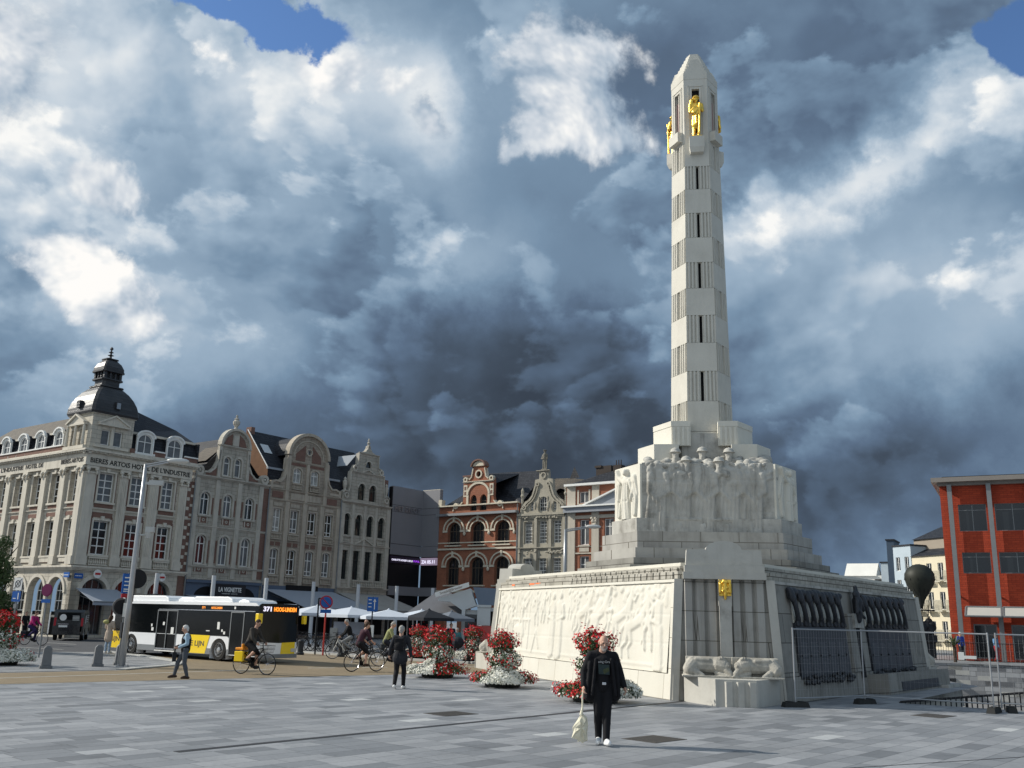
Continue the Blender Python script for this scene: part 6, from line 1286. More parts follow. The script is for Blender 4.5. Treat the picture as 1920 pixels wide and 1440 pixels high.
def disc(m, z, r, front, rim, x=0, y=-.05):
    m.T = Matrix.Translation((x, y, z)) @ Matrix.Rotation(pi/2, 4, 'X'); m.mat(rim).lathe([(r, -.012), (r, .012)], n=24); m.mat(front).lathe([(r*.8, .012), (r*.8, .018)], n=24); m.T = None
def p_dir(m):
    m.mat(BLUEP).box(-.22, .22, -.06, -.03, 2.6, 3.32); m.mat(WHITEP)
    for i in range(4): m.box(-.15, .12-.03*i, -.066, -.06, 3.15-.14*i, 3.19-.14*i)
    m.box(-.16, .16, -.066, -.06, 2.66, 2.69); m.mat(DISCR).box(-.2, .2, -.07, -.02, 2.44, 2.58)
def p_lights(m):
    m.mat(BLACK).box(-.12, .12, -.3, -.08, 1.0, 1.55); m.box(.06, .24, -.1, .1, 2.3, 3.0)
    for i in range(3): m.lathe([(.07, 0), (.07, .05)], (.15, -.13, 2.4+.2*i), 8)
    m.mat(WHITEP).box(-.08, .04, -.07, -.05, 1.75, 2.25)
def p_disc2(m): disc(m, 2.1, .33, BLACK, M('sign back grey', (.12, .12, .12), .5), -.12, .05)
def p_disc3(m): disc(m, 3.15, .36, BLACK, BLACK, .36, .1)
post_sign((-14.15, 36.3, .012), radians(40), 'pole with blue direction panel and black signal boxes behind the street lamp', 3.35, [('direction_panel', p_dir), ('signal_box', p_lights), ('round_sign', p_disc2), ('round_sign', p_disc3)])
def p_white(m):
    m.mat(WHITEP).box(-.2, .2, -.05, -.03, 2.62, 3.08); m.mat(BLACK).arc(0, 2.85, .12, .025, -.056, -.05, 0, 359, 18); m.seg((-.17, 2.66), (.17, 3.04), .02, -.058, -.05); m.seg((-.07, 2.92), (.07, 2.78), .02, -.056, -.05); m.seg((-.07, 2.78), (.07, 2.92), .02, -.056, -.05)
def p_blue(m): m.mat(BLUEP).box(-.2, .2, -.05, -.03, 2.2, 2.58); m.mat(WHITEP).box(.08, .12, -.056, -.05, 2.28, 2.52); m.box(-.14, .0, -.056, -.05, 2.3, 2.33); m.mat(GREYP).box(-.07, .07, -.05, .05, 1.95, 2.12)
post_sign((-18.35, 36.6, .012), radians(-20), 'grey pole with white end of zone sign and blue panel at the left edge', 3.1, [('zone_sign', p_white), ('blue_panel', p_blue)])
REDPOLE = M('red painted pole', (.4, .04, .03), .5, .1)
def p_nopark(m):
    disc(m, 2.65, .34, BLUEP, DISCR); m.mat(DISCR).seg((-.2, 2.85), (.2, 2.45), .05, -.085, -.066); m.mat(BLUEP).box(-.28, .28, -.05, -.03, 2.1, 2.28)
post_sign((-19.3, 41., .012), radians(-15), 'round purple red sign on a pole in front of the side street arches', 2.9, [('round_sign', lambda m: (disc(m, 2.72, .26, M('faded purple enamel', (.16, .02, .08), .5), M('faded purple enamel', (.16, .02, .08), .5)), m.mat(BLUEP).box(-.22, .22, -.05, -.03, 2.2, 2.35)))])
post_sign((-9.3, 50.45, .0), radians(0), 'round no parking sign on a red pole before the white awnings', 2.95, [('round_sign', p_nopark)], REDPOLE, .045)
def p_arrow(m):
    m.mat(BLUEP).box(-.28, .28, -.05, -.03, 2.25, 2.98); m.mat(WHITEP).box(.08, .12, -.056, -.05, 2.35, 2.8); m.ext([(.02, 2.74), (.18, 2.74), (.1, 2.9)], -.056, -.05)
    for i in range(3): m.box(-.22, -.06, -.056, -.05, 2.82-.18*i, 2.86-.18*i)
post_sign((-7.0, 51.2, 0), 0, 'blue panel with a white upward arrow on a dark pole before the parasols', 3.0, [('arrow_panel', p_arrow), ('white_plate', lambda m: m.mat(WHITEP).box(-.1, .12, -.08, .08, .95, 1.55))], BLACK)
t = thing('bus_stop_post', 'black bus stop frame with a white flag left of the red sign pole', 'bus stop', (-9.85, 51.2, 0)); m = MB(BLACK); m.tube([(0, 0, 0), (0, 0, 2.85)], .045, 6); m.tube([(.42, 0, 2.3), (.42, 0, 2.85)], .03, 6); m.tube([(0, 0, 2.85), (.42, 0, 2.85)], .03, 6); m.tube([(0, 0, 2.55), (.42, 0, 2.55)], .025, 6); m.build('frame', t); m = MB(WHITEP); m.box(.1, .3, -.03, .0, 2.3, 2.82); m.build('flag', t)
t = thing('information_board', 'large grey information board behind the parked bicycles', 'notice board', (-9.9, 56.5, 0)); m = MB(M('pale board', (.33, .36, .42), .5, .1)); m.box(0, 1.75, -.04, .04, .05, 1.65); m.build('board', t); m = MB(KERB); m.box(-.18, .25, -.1, .1, 0, 1.3); m.build('leg', t)
# white masts of the terrace
for i, (px, Y) in enumerate(((284, 60), (392, 61.5), (492, 63.5), (582, 68.7), (667, 72), (740, 73.6), (808, 76.4))):
    X_ = (px-948)/1842*Y; lab = ['first white mast at the left rising over the bus roof', 'second white mast beside the black signboard', 'white mast behind the front of the bus', 'white mast in front of the brown four bay house', 'white mast in front of the narrow grey house', 'white mast in front of the grey concert hall', 'white mast left of the white kiosk'][i]
    m = MB(M('pale painted mast', (.5, .52, .54), .5, .05)); m.tube([(0, 0, 0), (0, 0, 4.25)], .13, 10); m.box(-.25, .25, -.25, .25, 0, .05)
    if i == 0: m.mat(BLACK); m.lathe([(.8, 0), (.05, .12)], (0, 0, 2.9), 14)
    tag(m.build('mast', None, (X_, Y, 0)), lab, 'mast', 'white masts along the terraces')
awning(None, '', .4, 3.5, 3.4, 2.5, 2.6, CANV, tuple(OA), TH1)['label'] = 'grey folding awning at the foot of the corner hotel'
for a, b, zt, zb, out_, mt, lab in ((9.3, 16.3, 3.25, 3.0, 2.2, CANV, 'low grey awning under the black signboard'), (16.9, 24.6, 4.0, 2.5, 5.5, CANV, 'wide blue grey awning of the brown four bay house'), (25.1, 31.2, 4.0, 2.5, 5.0, M('dull beige awning cloth', (.33, .32, .3), .8), 'beige grey awning of the narrow grey house')):
    awning(None, '', a, b, zt, zb, out_, mt, tuple(OA), TH1)['label'] = lab
def parasol(x, y, hw, top, rim, mat, lab):
    t = thing('parasol', lab, 'parasol', (x, y, 0), rg.uniform(.2, .9), 'parasols on the terraces'); m = MB(mat); a = [(-hw, -hw, rim), (hw, -hw, rim), (hw, hw, rim), (-hw, hw, rim)]
    vs = a+[(0, 0, top)]; m.add(vs, [(0, 1, 4), (1, 2, 4), (2, 3, 4), (3, 0, 4)]); b = [(p[0], p[1], rim-.16) for p in a]; m.add(a+b, [(0, 4, 5, 1), (1, 5, 6, 2), (2, 6, 7, 3), (3, 7, 4, 0)]); m.lathe([(.1, 0), (.02, .08)], (0, 0, top-.02), 6); m.build('canopy', t)
    m = MB(GREYP); m.tube([(0, 0, 0), (0, 0, top-.05)], .035, 6); m.box(-.3, .3, -.3, .3, 0, .08)
    for p in a: m.tube([(0, 0, rim+.1), (p[0]*.5, p[1]*.5, (rim+top)/2-.04)], .012, 4)
    m.build('pole', t)
CDK = M('charcoal parasol cloth', (.02, .022, .028), .85); CGR = M('grey parasol cloth', (.14, .16, .19), .85); CWH = M('off white parasol cloth', (.5, .54, .6), .8, .06, 2.)
for a in ((-9.1, 57.5, 1.7, 2.5, 2.05, CWH, 'off white parasol left of the blue arrow sign'), (-11.3, 58.5, 1.6, 2.55, 2.1, CWH, 'off white parasol just right of the bus'), (-6.6, 55.0, 1.45, 2.4, 2.0, CWH, 'off white parasol right of the blue arrow sign'), (-5.0, 58, 1.15, 2.45, 2.1, CWH, 'small off white parasol behind the back of the dark parasol'), (-4.25, 54, 1.0, 2.45, 2.0, CDK, 'charcoal parasol left of the kiosk'), (-3.1, 55.6, .95, 2.4, 2.0, CGR, 'grey parasol beside the kiosk post')): parasol(*a)
m = MB(M('grey tent cloth', (.16, .16, .17), .85)); m.add([(-5.9, 58.5, 2.3), (-2.2, 58.5, 2.3), (-2.2, 62, 2.3), (-5.9, 62, 2.3), (-4.4, 60, 3.5), (-3.4, 60, 3.5)], [(0, 1, 5, 4), (1, 2, 5), (2, 3, 4, 5), (3, 0, 4)]); m.box(-5.9, -2.2, 58.45, 58.5, 2.1, 2.3)
for x, y in ((-5.85, 58.5), (-2.25, 58.5), (-5.85, 61.9), (-2.25, 61.9)): m.tube([(x, y, 0), (x, y, 2.3)], .05, 6)
tag(m.build('terrace_tent'), 'dark grey tent roof behind the charcoal parasol', 'tent')
# kiosk
t = thing('kiosk', 'white angular kiosk with a tilted name board, blue grey roof box and red base', 'kiosk', (0, 56.5, 0)); KW = M('satin pale kiosk panel', (.5, .53, .54), .45, .04); KD = M('blue grey kiosk panel', (.14, .18, .24), .5, .06)
m = MB(KW); m.ext([(-3.98, 3.1), (-3.95, 2.98), (-3.25, 2.93), (-2.52, 2.45), (-1.7, 2.76), (-1.78, 2.9), (-2.1, 3.72)], 0, 2.6); m.build('roof_box', t)
m = MB(KD); m.ext([(-1.95, 3.8), (-1.62, 2.82), (1.8, 2.75), (1.8, 3.68)], .1, 3); m.build('roof_box', t)
m = MB(WHITEP); m.ext([(-4.15, 3.42), (-4.08, 3.16), (-2.17, 3.8), (-2.2, 4.06)], -.35, -.2); sb_ = m.build('name_board', t)
text('lettering', 'Smaak@Broeder', .2, M('grey brown letters', (.25, .2, .17), .6), sb_, (-3.83, -.36, 3.32), (pi/2, -atan2(.64, 1.91), 0), .004, 1.35)
m = MB(KW); m.box(-2.56, -2.36, -.1, .15, 0, 2.5); m.box(-2.36, -1.6, .3, .4, 2.25, 2.5); m.box(-1.66, -.9, -.05, .5, 1.65, 2.72); m.box(-1.7, -.86, -.12, .5, 2.68, 2.8); m.box(-.9, .8, .2, .3, 2.45, 2.65); m.build('frame', t)
m = MB(GLASS); m.box(-2.36, -1.66, .3, .34, .7, 2.25); m.mat(DARKIN).box(-.9, 1.8, .25, .4, 1.6, 2.45); m.mat(WHITEP).box(-2.1, -1.9, .26, .3, 1.35, 1.6); m.box(-2.2, -1.85, .24, .3, 1.0, 1.1); m.build('serving_window', t)
m = MB(M('faded red kiosk base', (.45, .09, .08), .6, .1)); m.box(-1.7, 1.8, -.1, .4, .3, 1.62); m.box(-2.36, -1.7, .3, .45, 0, .7); m.build('counter_base', t)
# balloon sculpture
t = thing('balloon_sculpture', 'dark bronze hot air balloon sculpture standing at the ramp edge before the pale houses', 'sculpture', (24.35, 57.0, .26)); DB = M('blackened bronze sheet', (.028, .03, .024), .55, .25, 3., metal=.2)
m = MB(DB); m.smooth = True; m.lathe([(.06, 3.0), (.12, 3.2), (.22, 3.5), (.5, 3.95), (.75, 4.35), (.85, 4.7), (.82, 5.0), (.65, 5.3), (.35, 5.5), (.02, 5.56)], n=20); m.build('envelope', t)
m = MB(BLACK)
for i in range(12):
    a = i*pi/6; m.tube([(.86*cos(a), .86*sin(a), 4.7), (.5*cos(a), .5*sin(a), 3.9), (.3*cos(a), .3*sin(a), 2.35)], .014, 4)
m.tube([(-.75, 0, 2.9), (.75, 0, 2.9)], .04, 6); m.tube([(-.5, 0, 2.6), (-.5, 0, 2.9)], .02, 4); m.tube([(.5, 0, 2.6), (.5, 0, 2.9)], .02, 4); m.build('ropes', t)
P = [('b', (-.62, .62, -.4, .4, 1.1, 1.5)), ('b', (-.5, .5, -.35, .35, .2, 1.1))]
for i in range(40): P.append(('e', (rg.uniform(-.6, .6), rg.uniform(-.35, .35), rg.uniform(1.3, 2.3)), (.16, .16, .2)))
for i in range(6): x = rg.uniform(-.5, .5); P.append(('c', (x, 0, 2.0), .07, (x+rg.uniform(-.15, .15), 0, 2.55), .05))
sculpt('basket_figures', P, BLACK, t, .05, 0)
# ================================================================ PLANTS
LEAF = M('dark green leaf', (.055, .085, .03), .6, .3, 8.); LEAF2 = M('grey green leaf', (.15, .18, .11), .65, .3, 8.); REDF = M('scarlet petal', (.5, .01, .015), .55, .25, 9.); REDO = M('orange red petal', (.6, .07, .02), .55, .2, 9.); WHF = M('white petal', (.75, .74, .66), .6, .12, 9.); SILV = M('silver green foliage', (.34, .38, .3), .7, .2, 8.)
def scatter(name, parent, mat, pts, size, k=2, loc=None):
    """pts: surface points with outward normals; every point carries a small leaf or a five-petalled flower"""
    m = MB(mat); V = []; F = []; o = 0
    for (p, n) in pts:
        s = size*rg.uniform(.6, 1.25); n = (n+Vector((rg.gauss(0, .5), rg.gauss(0, .5), rg.gauss(0, .5)))).normalized(); a = n.orthogonal().normalized(); a = Matrix.Rotation(rg.uniform(0, 6.28), 3, n) @ a; b = n.cross(a)
        if k == 1: V += [p-a*s, p+b*s*.45+n*s*.15, p+a*s, p-b*s*.45+n*s*.15]; F.append((o, o+1, o+2, o+3)); o += 4
        else:
            V.append(p+n*s*.1); V += [p+(a*cos(t)+b*sin(t))*s*(1 if i % 2 else .55)+n*s*(.28 if i % 2 else .1) for i, t in enumerate(np.linspace(0, 2*pi, 11)[:-1])]; F += [(o, o+1+i, o+1+(i+1) % 10) for i in range(10)]; o += 11
    m.add(V, F); return m.build(name, parent, loc)
def ell_pts(n, c, r, zmin=-1., jit=.18, fill=.35, wedge=None):
    out = []
    while len(out) < n:
        d = Vector((rg.gauss(0, 1), rg.gauss(0, 1), rg.gauss(0, 1))).normalized()
        if d.z < zmin: continue
        if wedge is not None:
            az = math.degrees(atan2(d.y, d.x)) % 360; lo, hi = wedge
            if not ((lo <= az <= hi) if lo <= hi else (az >= lo or az <= hi)): continue
        q = 1-abs(rg.gauss(0, jit)) if rg.random() > fill else rg.uniform(.3, 1); q *= 1+.12*sin(7*d.x+3*d.z)+.08*sin(11*d.y)
        out.append((Vector((c[0]+d.x*r[0]*q, c[1]+d.y*r[1]*q, c[2]+d.z*r[2]*q)), d))
    return out
def planter(x, y, s, lab, seed, white=(200, 330), low='w'):
    t = thing('flower_planter', lab, 'flower planter', (x, y, .005), 0, 'tiered red and white flower planters'); t.scale = (s, s, s)
    m = MB(M('dark plastic planter', (.02, .022, .02), .7)); m.lathe([(.55, 0), (.6, .12), (.5, .3), (.12, .35), (.1, 1.3), (.22, 1.35), (.22, 1.42)], n=14); m.build('pot', t)
    base = ((0, 0, .14), (.98, .98, .42)); mid = ((.02, 0, .78), (.52, .52, .42)); top = ((-.02, 0, 1.32), (.46, .46, .36))
    fol = ell_pts(2300, *base, 0) + ell_pts(1500, *mid) + ell_pts(1100, *top)
    scatter('foliage', t, LEAF, fol, .05, 1)
    scatter('red_flowers', t, REDF, ell_pts(620, (0, 0, .15), (1.04, 1.04, .46), .0, .06, .1, (white[1], white[0])) + ell_pts(170, (.02, 0, .8), (.6, .6, .46), -.6, .06, .1, (150, 40)) + ell_pts(420, (-.02, 0, 1.36), (.54, .54, .42), -.3, .08, .1), .038)
    scatter('tall_red_flowers', t, REDF, [(Vector((rg.gauss(0, .2), rg.gauss(0, .2), 1.62+abs(rg.gauss(0, .1)))), Vector((0, 0, 1))) for _ in range(60)], .036)
    scatter('silver_foliage', t, SILV, ell_pts(900, (0, 0, .15), (1.02, 1.02, .44), .0, .06, .1, white) + ell_pts(420, (.02, 0, .75), (.58, .58, .44), -.7, .08, .1, (250, 360)), .04, 1)
    scatter('white_flowers', t, WHF, ell_pts(1100, (0, 0, .15), (1.05, 1.05, .48), .0, .05, .05, white) + ell_pts(110, (.02, 0, .8), (.6, .6, .46), -.5, .06, .1, (200, 330)) + ell_pts(90, *top) + ell_pts(160, (0, 0, .15), (1.05, 1.05, .46), .0, .05, .05), .036)
    return t
planter(-2.35, 34.79, .98, 'flower planter in the middle between the backpack man and the carved wall', 1, (190, 265))
planter(-.05, 30.82, .96, 'flower planter with a big white skirt at the left end of the carved wall', 2, (225, 320))
planter(2.4, 26.1, 1.05, 'flower planter right behind the bald walking man', 3, (275, 20))
planter(-17.95, 35.2, 1.05, 'flower planter cut by the left edge of the picture', 4, (270, 10))
planter(-4.3, 49.2, .92, 'far flower planter at the kerb left of the middle planter', 5, (60, 200))
planter(-1.5, 47.6, .95, 'far flower planter in front of the kiosk', 6, (150, 240))
t = thing('tree', 'dense dark green clipped tree at the left edge before the hotel arches', 'tree', (-23.9, 45.5, 0)); m = MB(M('dark bark', (.06, .045, .035), .9, .3)); m.tube([(0, 0, 0), (.05, 0, 1.0), (0, .05, 2.2), (.0, 0, 4.2)], [.16, .13, .1, .04], 8)
for i in range(14): a = i*2.4; z = 1.0+i*.22; m.tube([(0, 0, z), (.5*cos(a), .5*sin(a), z+.4), (.9*cos(a), .9*sin(a), z+.9)], [.05, .035, .015], 5)
m.build('trunk', t); pts = []
for i in range(46): a = rg.uniform(0, 6.28); z = rg.uniform(1.0, 4.9); rr = rg.uniform(.2, 1.05)*(1 if z < 4 else .6); pts += ell_pts(260, (rr*cos(a), rr*sin(a), z), (.42, .42, .4), -1, .2, .4)
scatter('crown', t, LEAF, pts, .07, 1)
t = thing('palm', 'small spiky palm on the terrace right of the balloon sculpture', 'plant', (26.3, 57.5, .26)); m = MB(M('dark bark', (.06, .045, .035))); m.tube([(0, 0, 0), (0, 0, .9)], .1, 7); m.build('trunk', t); m = MB(M('palm leaf', (.09, .12, .05), .6, .3, 8.))
for i in range(34):
    a = rg.uniform(0, 6.28); e = rg.uniform(.1, 1.3); d = Vector((cos(a)*cos(e), sin(a)*cos(e), sin(e))); p0 = Vector((0, 0, .9)); p1 = p0+d*.5; p2 = p0+d*.8+Vector((0, 0, -.1)); n = d.cross(Vector((0, 0, 1))).normalized()*.04; m.add([p0-n, p0+n, p1+n, p1-n, p2], [(0, 1, 2, 3), (3, 2, 4)])
m.build('fronds', t)
# ================================================================ BUS.  frame: x forward (front end at 0), -y the door side
BUSW = M('white bus paint', (.78, .79, .8), .3, .04, 2., spec=.5, coat=.5); BUSY = M('yellow bus paint', (.85, .6, .01), .35, .04, 2., coat=.4); BUSG = M('grey bus skirt', (.2, .21, .22), .4, .08, 2.); BUSK = M('black bus glazing', (.004, .005, .006), .12, .2, 1., spec=.22)
RUB = M('tyre rubber', (.012, .012, .012), .8, .2, 6.); RIMM = M('silver wheel rim', (.45, .46, .47), .3, .08, 4., metal=.7); CHR = M('bright metal', (.6, .6, .62), .25, .05, 4., metal=.9)
ORANGE = M('lit orange matrix', (.8, .3, .03), .5, emit=((1., .28, .03), 1.4))
bus = thing('city_bus', 'white and yellow low floor city bus with route 371 on its black front', 'bus', (-10.11, 40.27, .008), radians(-37))
BW_, BL, BH = 2.15, 10.85, 2.36
m = MB(BUSW)
whl = [(-3.1, -2.0, .1, .93, .55), (-9.65, -8.55, .1, .93, .55)]
wall(m, [(-BL, 1.02), (-4.5, 1.02), (-3.15, 1.02), (-2.9, 1.12), (-2.2, 1.12), (-1.9, .95), (-1.85, .9), (-.12, .9)], .27, whl+[(-7.15, -5.65, .3, 1.0, 0)], .5, 0, .4)
m.box(-BL, -.12, BW_-.05, BW_, .27, 1.0); m.box(-BL, -BL+.05, 0, BW_, .27, 1.1)
m.ext([(-BL, 2.3), (-.1, 2.3), (-.3, 2.42), (-BL+.2, 2.44)], -.01, BW_+.01); m.box(-BL-.0, -BL+.22, -.008, .05, 1.0, 2.35)
m.build('body', bus)
m = MB(BUSW); m.smooth = False
for a, b, h, y0, y1 in ((-10.4, -6.6, .26, .12, 2.0), (-6.5, -5.0, .2, .5, 1.7), (-4.9, -2.0, .24, .12, 2.0), (-1.9, -1.1, .14, .3, 1.8)): m.ext([(a, 2.42), (b, 2.42), (b-.08, 2.42+h*.6), (b-.35, 2.42+h), (a+.25, 2.42+h), (a+.05, 2.42+h*.6)], y0, y1)
m.build('roof_pod', bus, bev=.04)
for a, b in ((-BL, -9.66), (-8.54, -7.15), (-5.65, -3.11), (-1.99, -1.85)): m = MB(BUSG); m.box(a, b, -.012, .02, .25, .5); m.build('skirt', bus)
m = MB(BUSY)
m.ext([(-5.0, .27), (-3.45, .27), (-3.2, 1.03), (-4.9, 1.03)], -.016, .0); m.build('yellow_panel', bus); m = MB(BUSY); m.ext([(-BL, .27), (-9.75, .27), (-9.62, 1.03), (-BL, 1.03)], -.016, .0); m.build('yellow_panel', bus)
text('lettering', 'DE LIJN', .3, M('dark grey letters', (.06, .06, .06), .5), bus, (-4.82, -.018, .58), (pi/2, 0, 0), .002, 1.25, .006); text('lettering', 'LIJN', .3, M('dark grey letters', (.06, .06, .06), .5), bus, (-10.75, -.018, .58), (pi/2, 0, 0), .002, .7, .006)
text('lettering', 'www.delijn.be', .07, M('dark grey letters', (.06, .06, .06), .5), bus, (-2.8, -.013, 1.03), (pi/2, 0, 0), .002, .5)
m = MB(BUSK); m.box(-BL+.22, -.1, -.004, .06, 1.02, 2.3); m.box(-1.85, -.1, -.006, .06, .3, 1.02); m.box(-7.15, -5.65, .02, .06, .3, 1.02); m.box(-BL+.1, -.1, BW_-.06, BW_+.004, 1.0, 2.3); m.build('side_glass', bus)
for gg in ((-7.15, -6.4, -5.65), (-1.85, -1.0)):
    m = MB(GREYP)
    for x in gg: m.box(x-.025, x+.025, -.02, .0, .32, 2.05)
    m.box(gg[0], gg[-1], -.019, .0, 2.0, 2.05); m.build('door_frame', bus)
m = MB(CHR); m.box(-7.1, -.3, -.02, .0, 2.06, 2.09); m.box(-7.1, -5.7, -.03, .0, .33, .39); m.mat(WHITEP).box(-7.15, -5.65, -.02, .0, .25, .3); m.build('door_sill', bus)
m = MB(WHITEP)
for x, z, w, h in ((-6.7, 1.38, .14, .14), (-6.05, 1.0, .2, .3), (-2.75, 1.3, .16, .3), (-2.45, 1.2, .1, .1), (-3.5, 1.2, .25, .04), (-7.6, 1.3, .1, .12), (-7.55, 1.12, .16, .14), (-1.7, 2.15, .1, .1), (-2.3, 1.1, .12, .12)): m.box(x, x+w, -.012, -.003, z, z+h)
m.build('sticker', bus)
m = MB(M('dark amber display', (.05, .025, .01), .5)); m.box(-3.95, -3.7, -.01, 0, 2.12, 2.26); m.box(-3.3, -2.5, -.01, 0, 2.1, 2.27); d_ = m.build('side_display', bus); text('lettering', '371', .13, ORANGE, d_, (-3.94, -.014, 2.15), (pi/2, 0, 0), .002, .22); text('lettering', 'HOOG-LINDEN', .13, ORANGE, d_, (-3.27, -.014, 2.14), (pi/2, 0, 0), .002, .74)
# front face
fr = MB(BUSK); fr.add([(-.12, 0, .9), (0, .12, .85), (.04, 1.07, .82), (0, BW_-.12, .85), (-.12, BW_, .9), (-.14, 0, 2.3), (-.08, .1, 2.4), (-.05, 1.07, 2.42), (-.08, BW_-.1, 2.4), (-.14, BW_, 2.3)], [(0, 1, 6, 5), (1, 2, 7, 6), (2, 3, 8, 7), (3, 4, 9, 8)]); fr.build('windscreen', bus)
fr = MB(BUSW); fr.add([(-.12, 0, .27), (.02, .12, .25), (.06, 1.07, .24), (.02, BW_-.12, .25), (-.12, BW_, .27), (-.12, 0, .9), (0, .12, .85), (.04, 1.07, .82), (0, BW_-.12, .85), (-.12, BW_, .9)], [(0, 1, 6, 5), (1, 2, 7, 6), (2, 3, 8, 7), (3, 4, 9, 8)]); fr.build('front_panel', bus)
fr = MB(BUSY); fr.add([(.063, 1.15, .26), (.03, BW_-.2, .26), (.013, BW_-.2, .86), (.047, 1.2, .83)], [(0, 1, 2, 3)]); fr.build('yellow_panel', bus)
fr = MB(M('headlamp glass', (.5, .5, .48), .15)); fr.box(-.03, .045, .12, .42, .46, .6); fr.build('headlamp', bus); fr = MB(M('headlamp glass', (.5, .5, .48), .15)); fr.box(-.03, .045, BW_-.42, BW_-.12, .46, .6); fr.build('headlamp', bus)
fr = MB(BUSG); fr.box(-.1, .07, .1, BW_-.1, .22, .38); fr.build('bumper', bus)
text('lettering', '371', .26, LIT, bus, (.0, .14, 2.1), (pi/2, 0, pi/2), .01, .42, .008); text('lettering', 'HOOG-LINDEN', .24, ORANGE, bus, (.02, .68, 2.1), (pi/2, 0, pi/2), .01, 1.2, .006)
m = MB(BUSY); m.box(.06, .26, -.28, -.06, 1.6, 2.0); m.build('mirror', bus, bev=.02); m = MB(BLACK); m.tube([(-.1, 0, 2.2), (.16, -.14, 2.25), (.16, -.16, 2.0)], .025, 6); m.build('mirror_arm', bus)
m = MB(BUSY); m.box(.04, .2, BW_+.04, BW_+.2, 1.6, 1.95); m.build('mirror', bus, bev=.02)
def wheel(parent, x, y, r, w, bolts=8, flip=1):
    m = MB(RUB); m.T = Matrix.Translation((x, y, r)) @ Matrix.Rotation(pi/2, 4, 'X'); m.lathe([(r*.6, -w/2), (r*.93, -w/2), (r, -w*.3), (r, w*.3), (r*.93, w/2), (r*.6, w/2)], n=24); o = m.build('wheel', parent)
    m = MB(RIMM); m.T = Matrix.Translation((x, y, r)) @ Matrix.Rotation(pi/2, 4, 'X'); m.lathe([(r*.62, w/2), (r*.6, w/2+.01), (r*.5, w/2-.05), (r*.28, w/2-.02), (r*.2, w/2+.02), (.01, w/2+.03)], n=20)
    m.mat(BLACK); [m.lathe([(r*.07, w/2-.03), (r*.07, w/2+.005)], (r*.4*cos(i*pi/4), r*.4*sin(i*pi/4), 0), 8) for i in range(8)]; m.build('rim', o); return o
for x in (-2.55, -9.1): wheel(bus, x, .16, .46, .28); wheel(bus, x, BW_-.2, .46, .28)
m = MB(DARKIN); m.box(-BL+.1, -.2, .5, BW_-.1, .2, .9); [m.box(x-.6, x+.6, .35, .45, .1, 1.0) for x in (-2.55, -9.1)]; m.build('underbody', bus)
# ---- van
van = thing('delivery_van', 'black van with white lettering parked before the corner hotel', 'van', (-27.6, 62.0, .012), radians(108)); VB = M('black van paint', (.008, .009, .011), .2, .1, 2., spec=.5, coat=.6)
m = MB(VB)   # x forward, rear at 0
prof = [(0, .35), (4.4, .35), (4.45, .8), (4.3, 1.0), (3.5, 1.15), (2.9, 1.8), (2.6, 1.88), (.15, 1.9), (.03, 1.75), (-.02, .9)]
wall(m, [(0, .95), (4.4, .95)], .35, [(.55, 1.25, .35, .8, .35), (3.3, 4.0, .35, .8, .35)], .2, -.9, .1); m.ext([(-.02, .95), (4.4, .95), (3.5, 1.15), (2.9, 1.8), (2.6, 1.88), (.15, 1.9), (.03, 1.75)], -.88, .88); m.box(-.02, 4.4, -.7, .9, .35, .95); m.build('body', van)
m = MB(BUSK); m.box(.4, 1.5, -.89, -.87, 1.15, 1.7); m.box(1.65, 2.6, -.89, -.87, 1.15, 1.7); m.box(.4, 2.6, .87, .89, 1.15, 1.7); m.add([(-.005, -.7, 1.15), (-.005, .7, 1.15), (.02, .66, 1.72), (.02, -.66, 1.72)], [(0, 3, 2, 1)]); m.build('window', van)
m = MB(WHITEP); m.T = Matrix.Translation((.9, -.9, 1.3)) @ Matrix.Rotation(pi/2, 4, 'X'); m.lathe([(.27, 0), (.27, .008)], n=18); m.T = None
m.T = Matrix.Translation((-.015, .35, 1.42)) @ Matrix.Rotation(-pi/2, 4, 'Y'); m.lathe([(.2, 0), (.2, .008)], n=18); m.T = None
for i in range(4): m.box(1.7, 2.9-.2*i, -.9, -.888, 1.55-.13*i, 1.59-.13*i); m.box(-.02, -.012, -.6, -.2, 1.5-.08*i, 1.53-.08*i)
m.box(-.035, -.02, .05, .55, .82, .94); m.mat(CHR).box(-.04, -.02, .0, .6, 1.0, 1.03); m.build('lettering', van)
for x in (.9, 3.65): wheel(van, x, -.78, .33, .2); wheel(van, x, .78, .33, .2)
m = MB(DISCR); m.box(-.03, .0, -.85, -.72, .9, 1.4); m.build('tail_light', van); m = MB(DISCR); m.box(-.03, .0, .72, .85, .9, 1.4); m.build('tail_light', van)
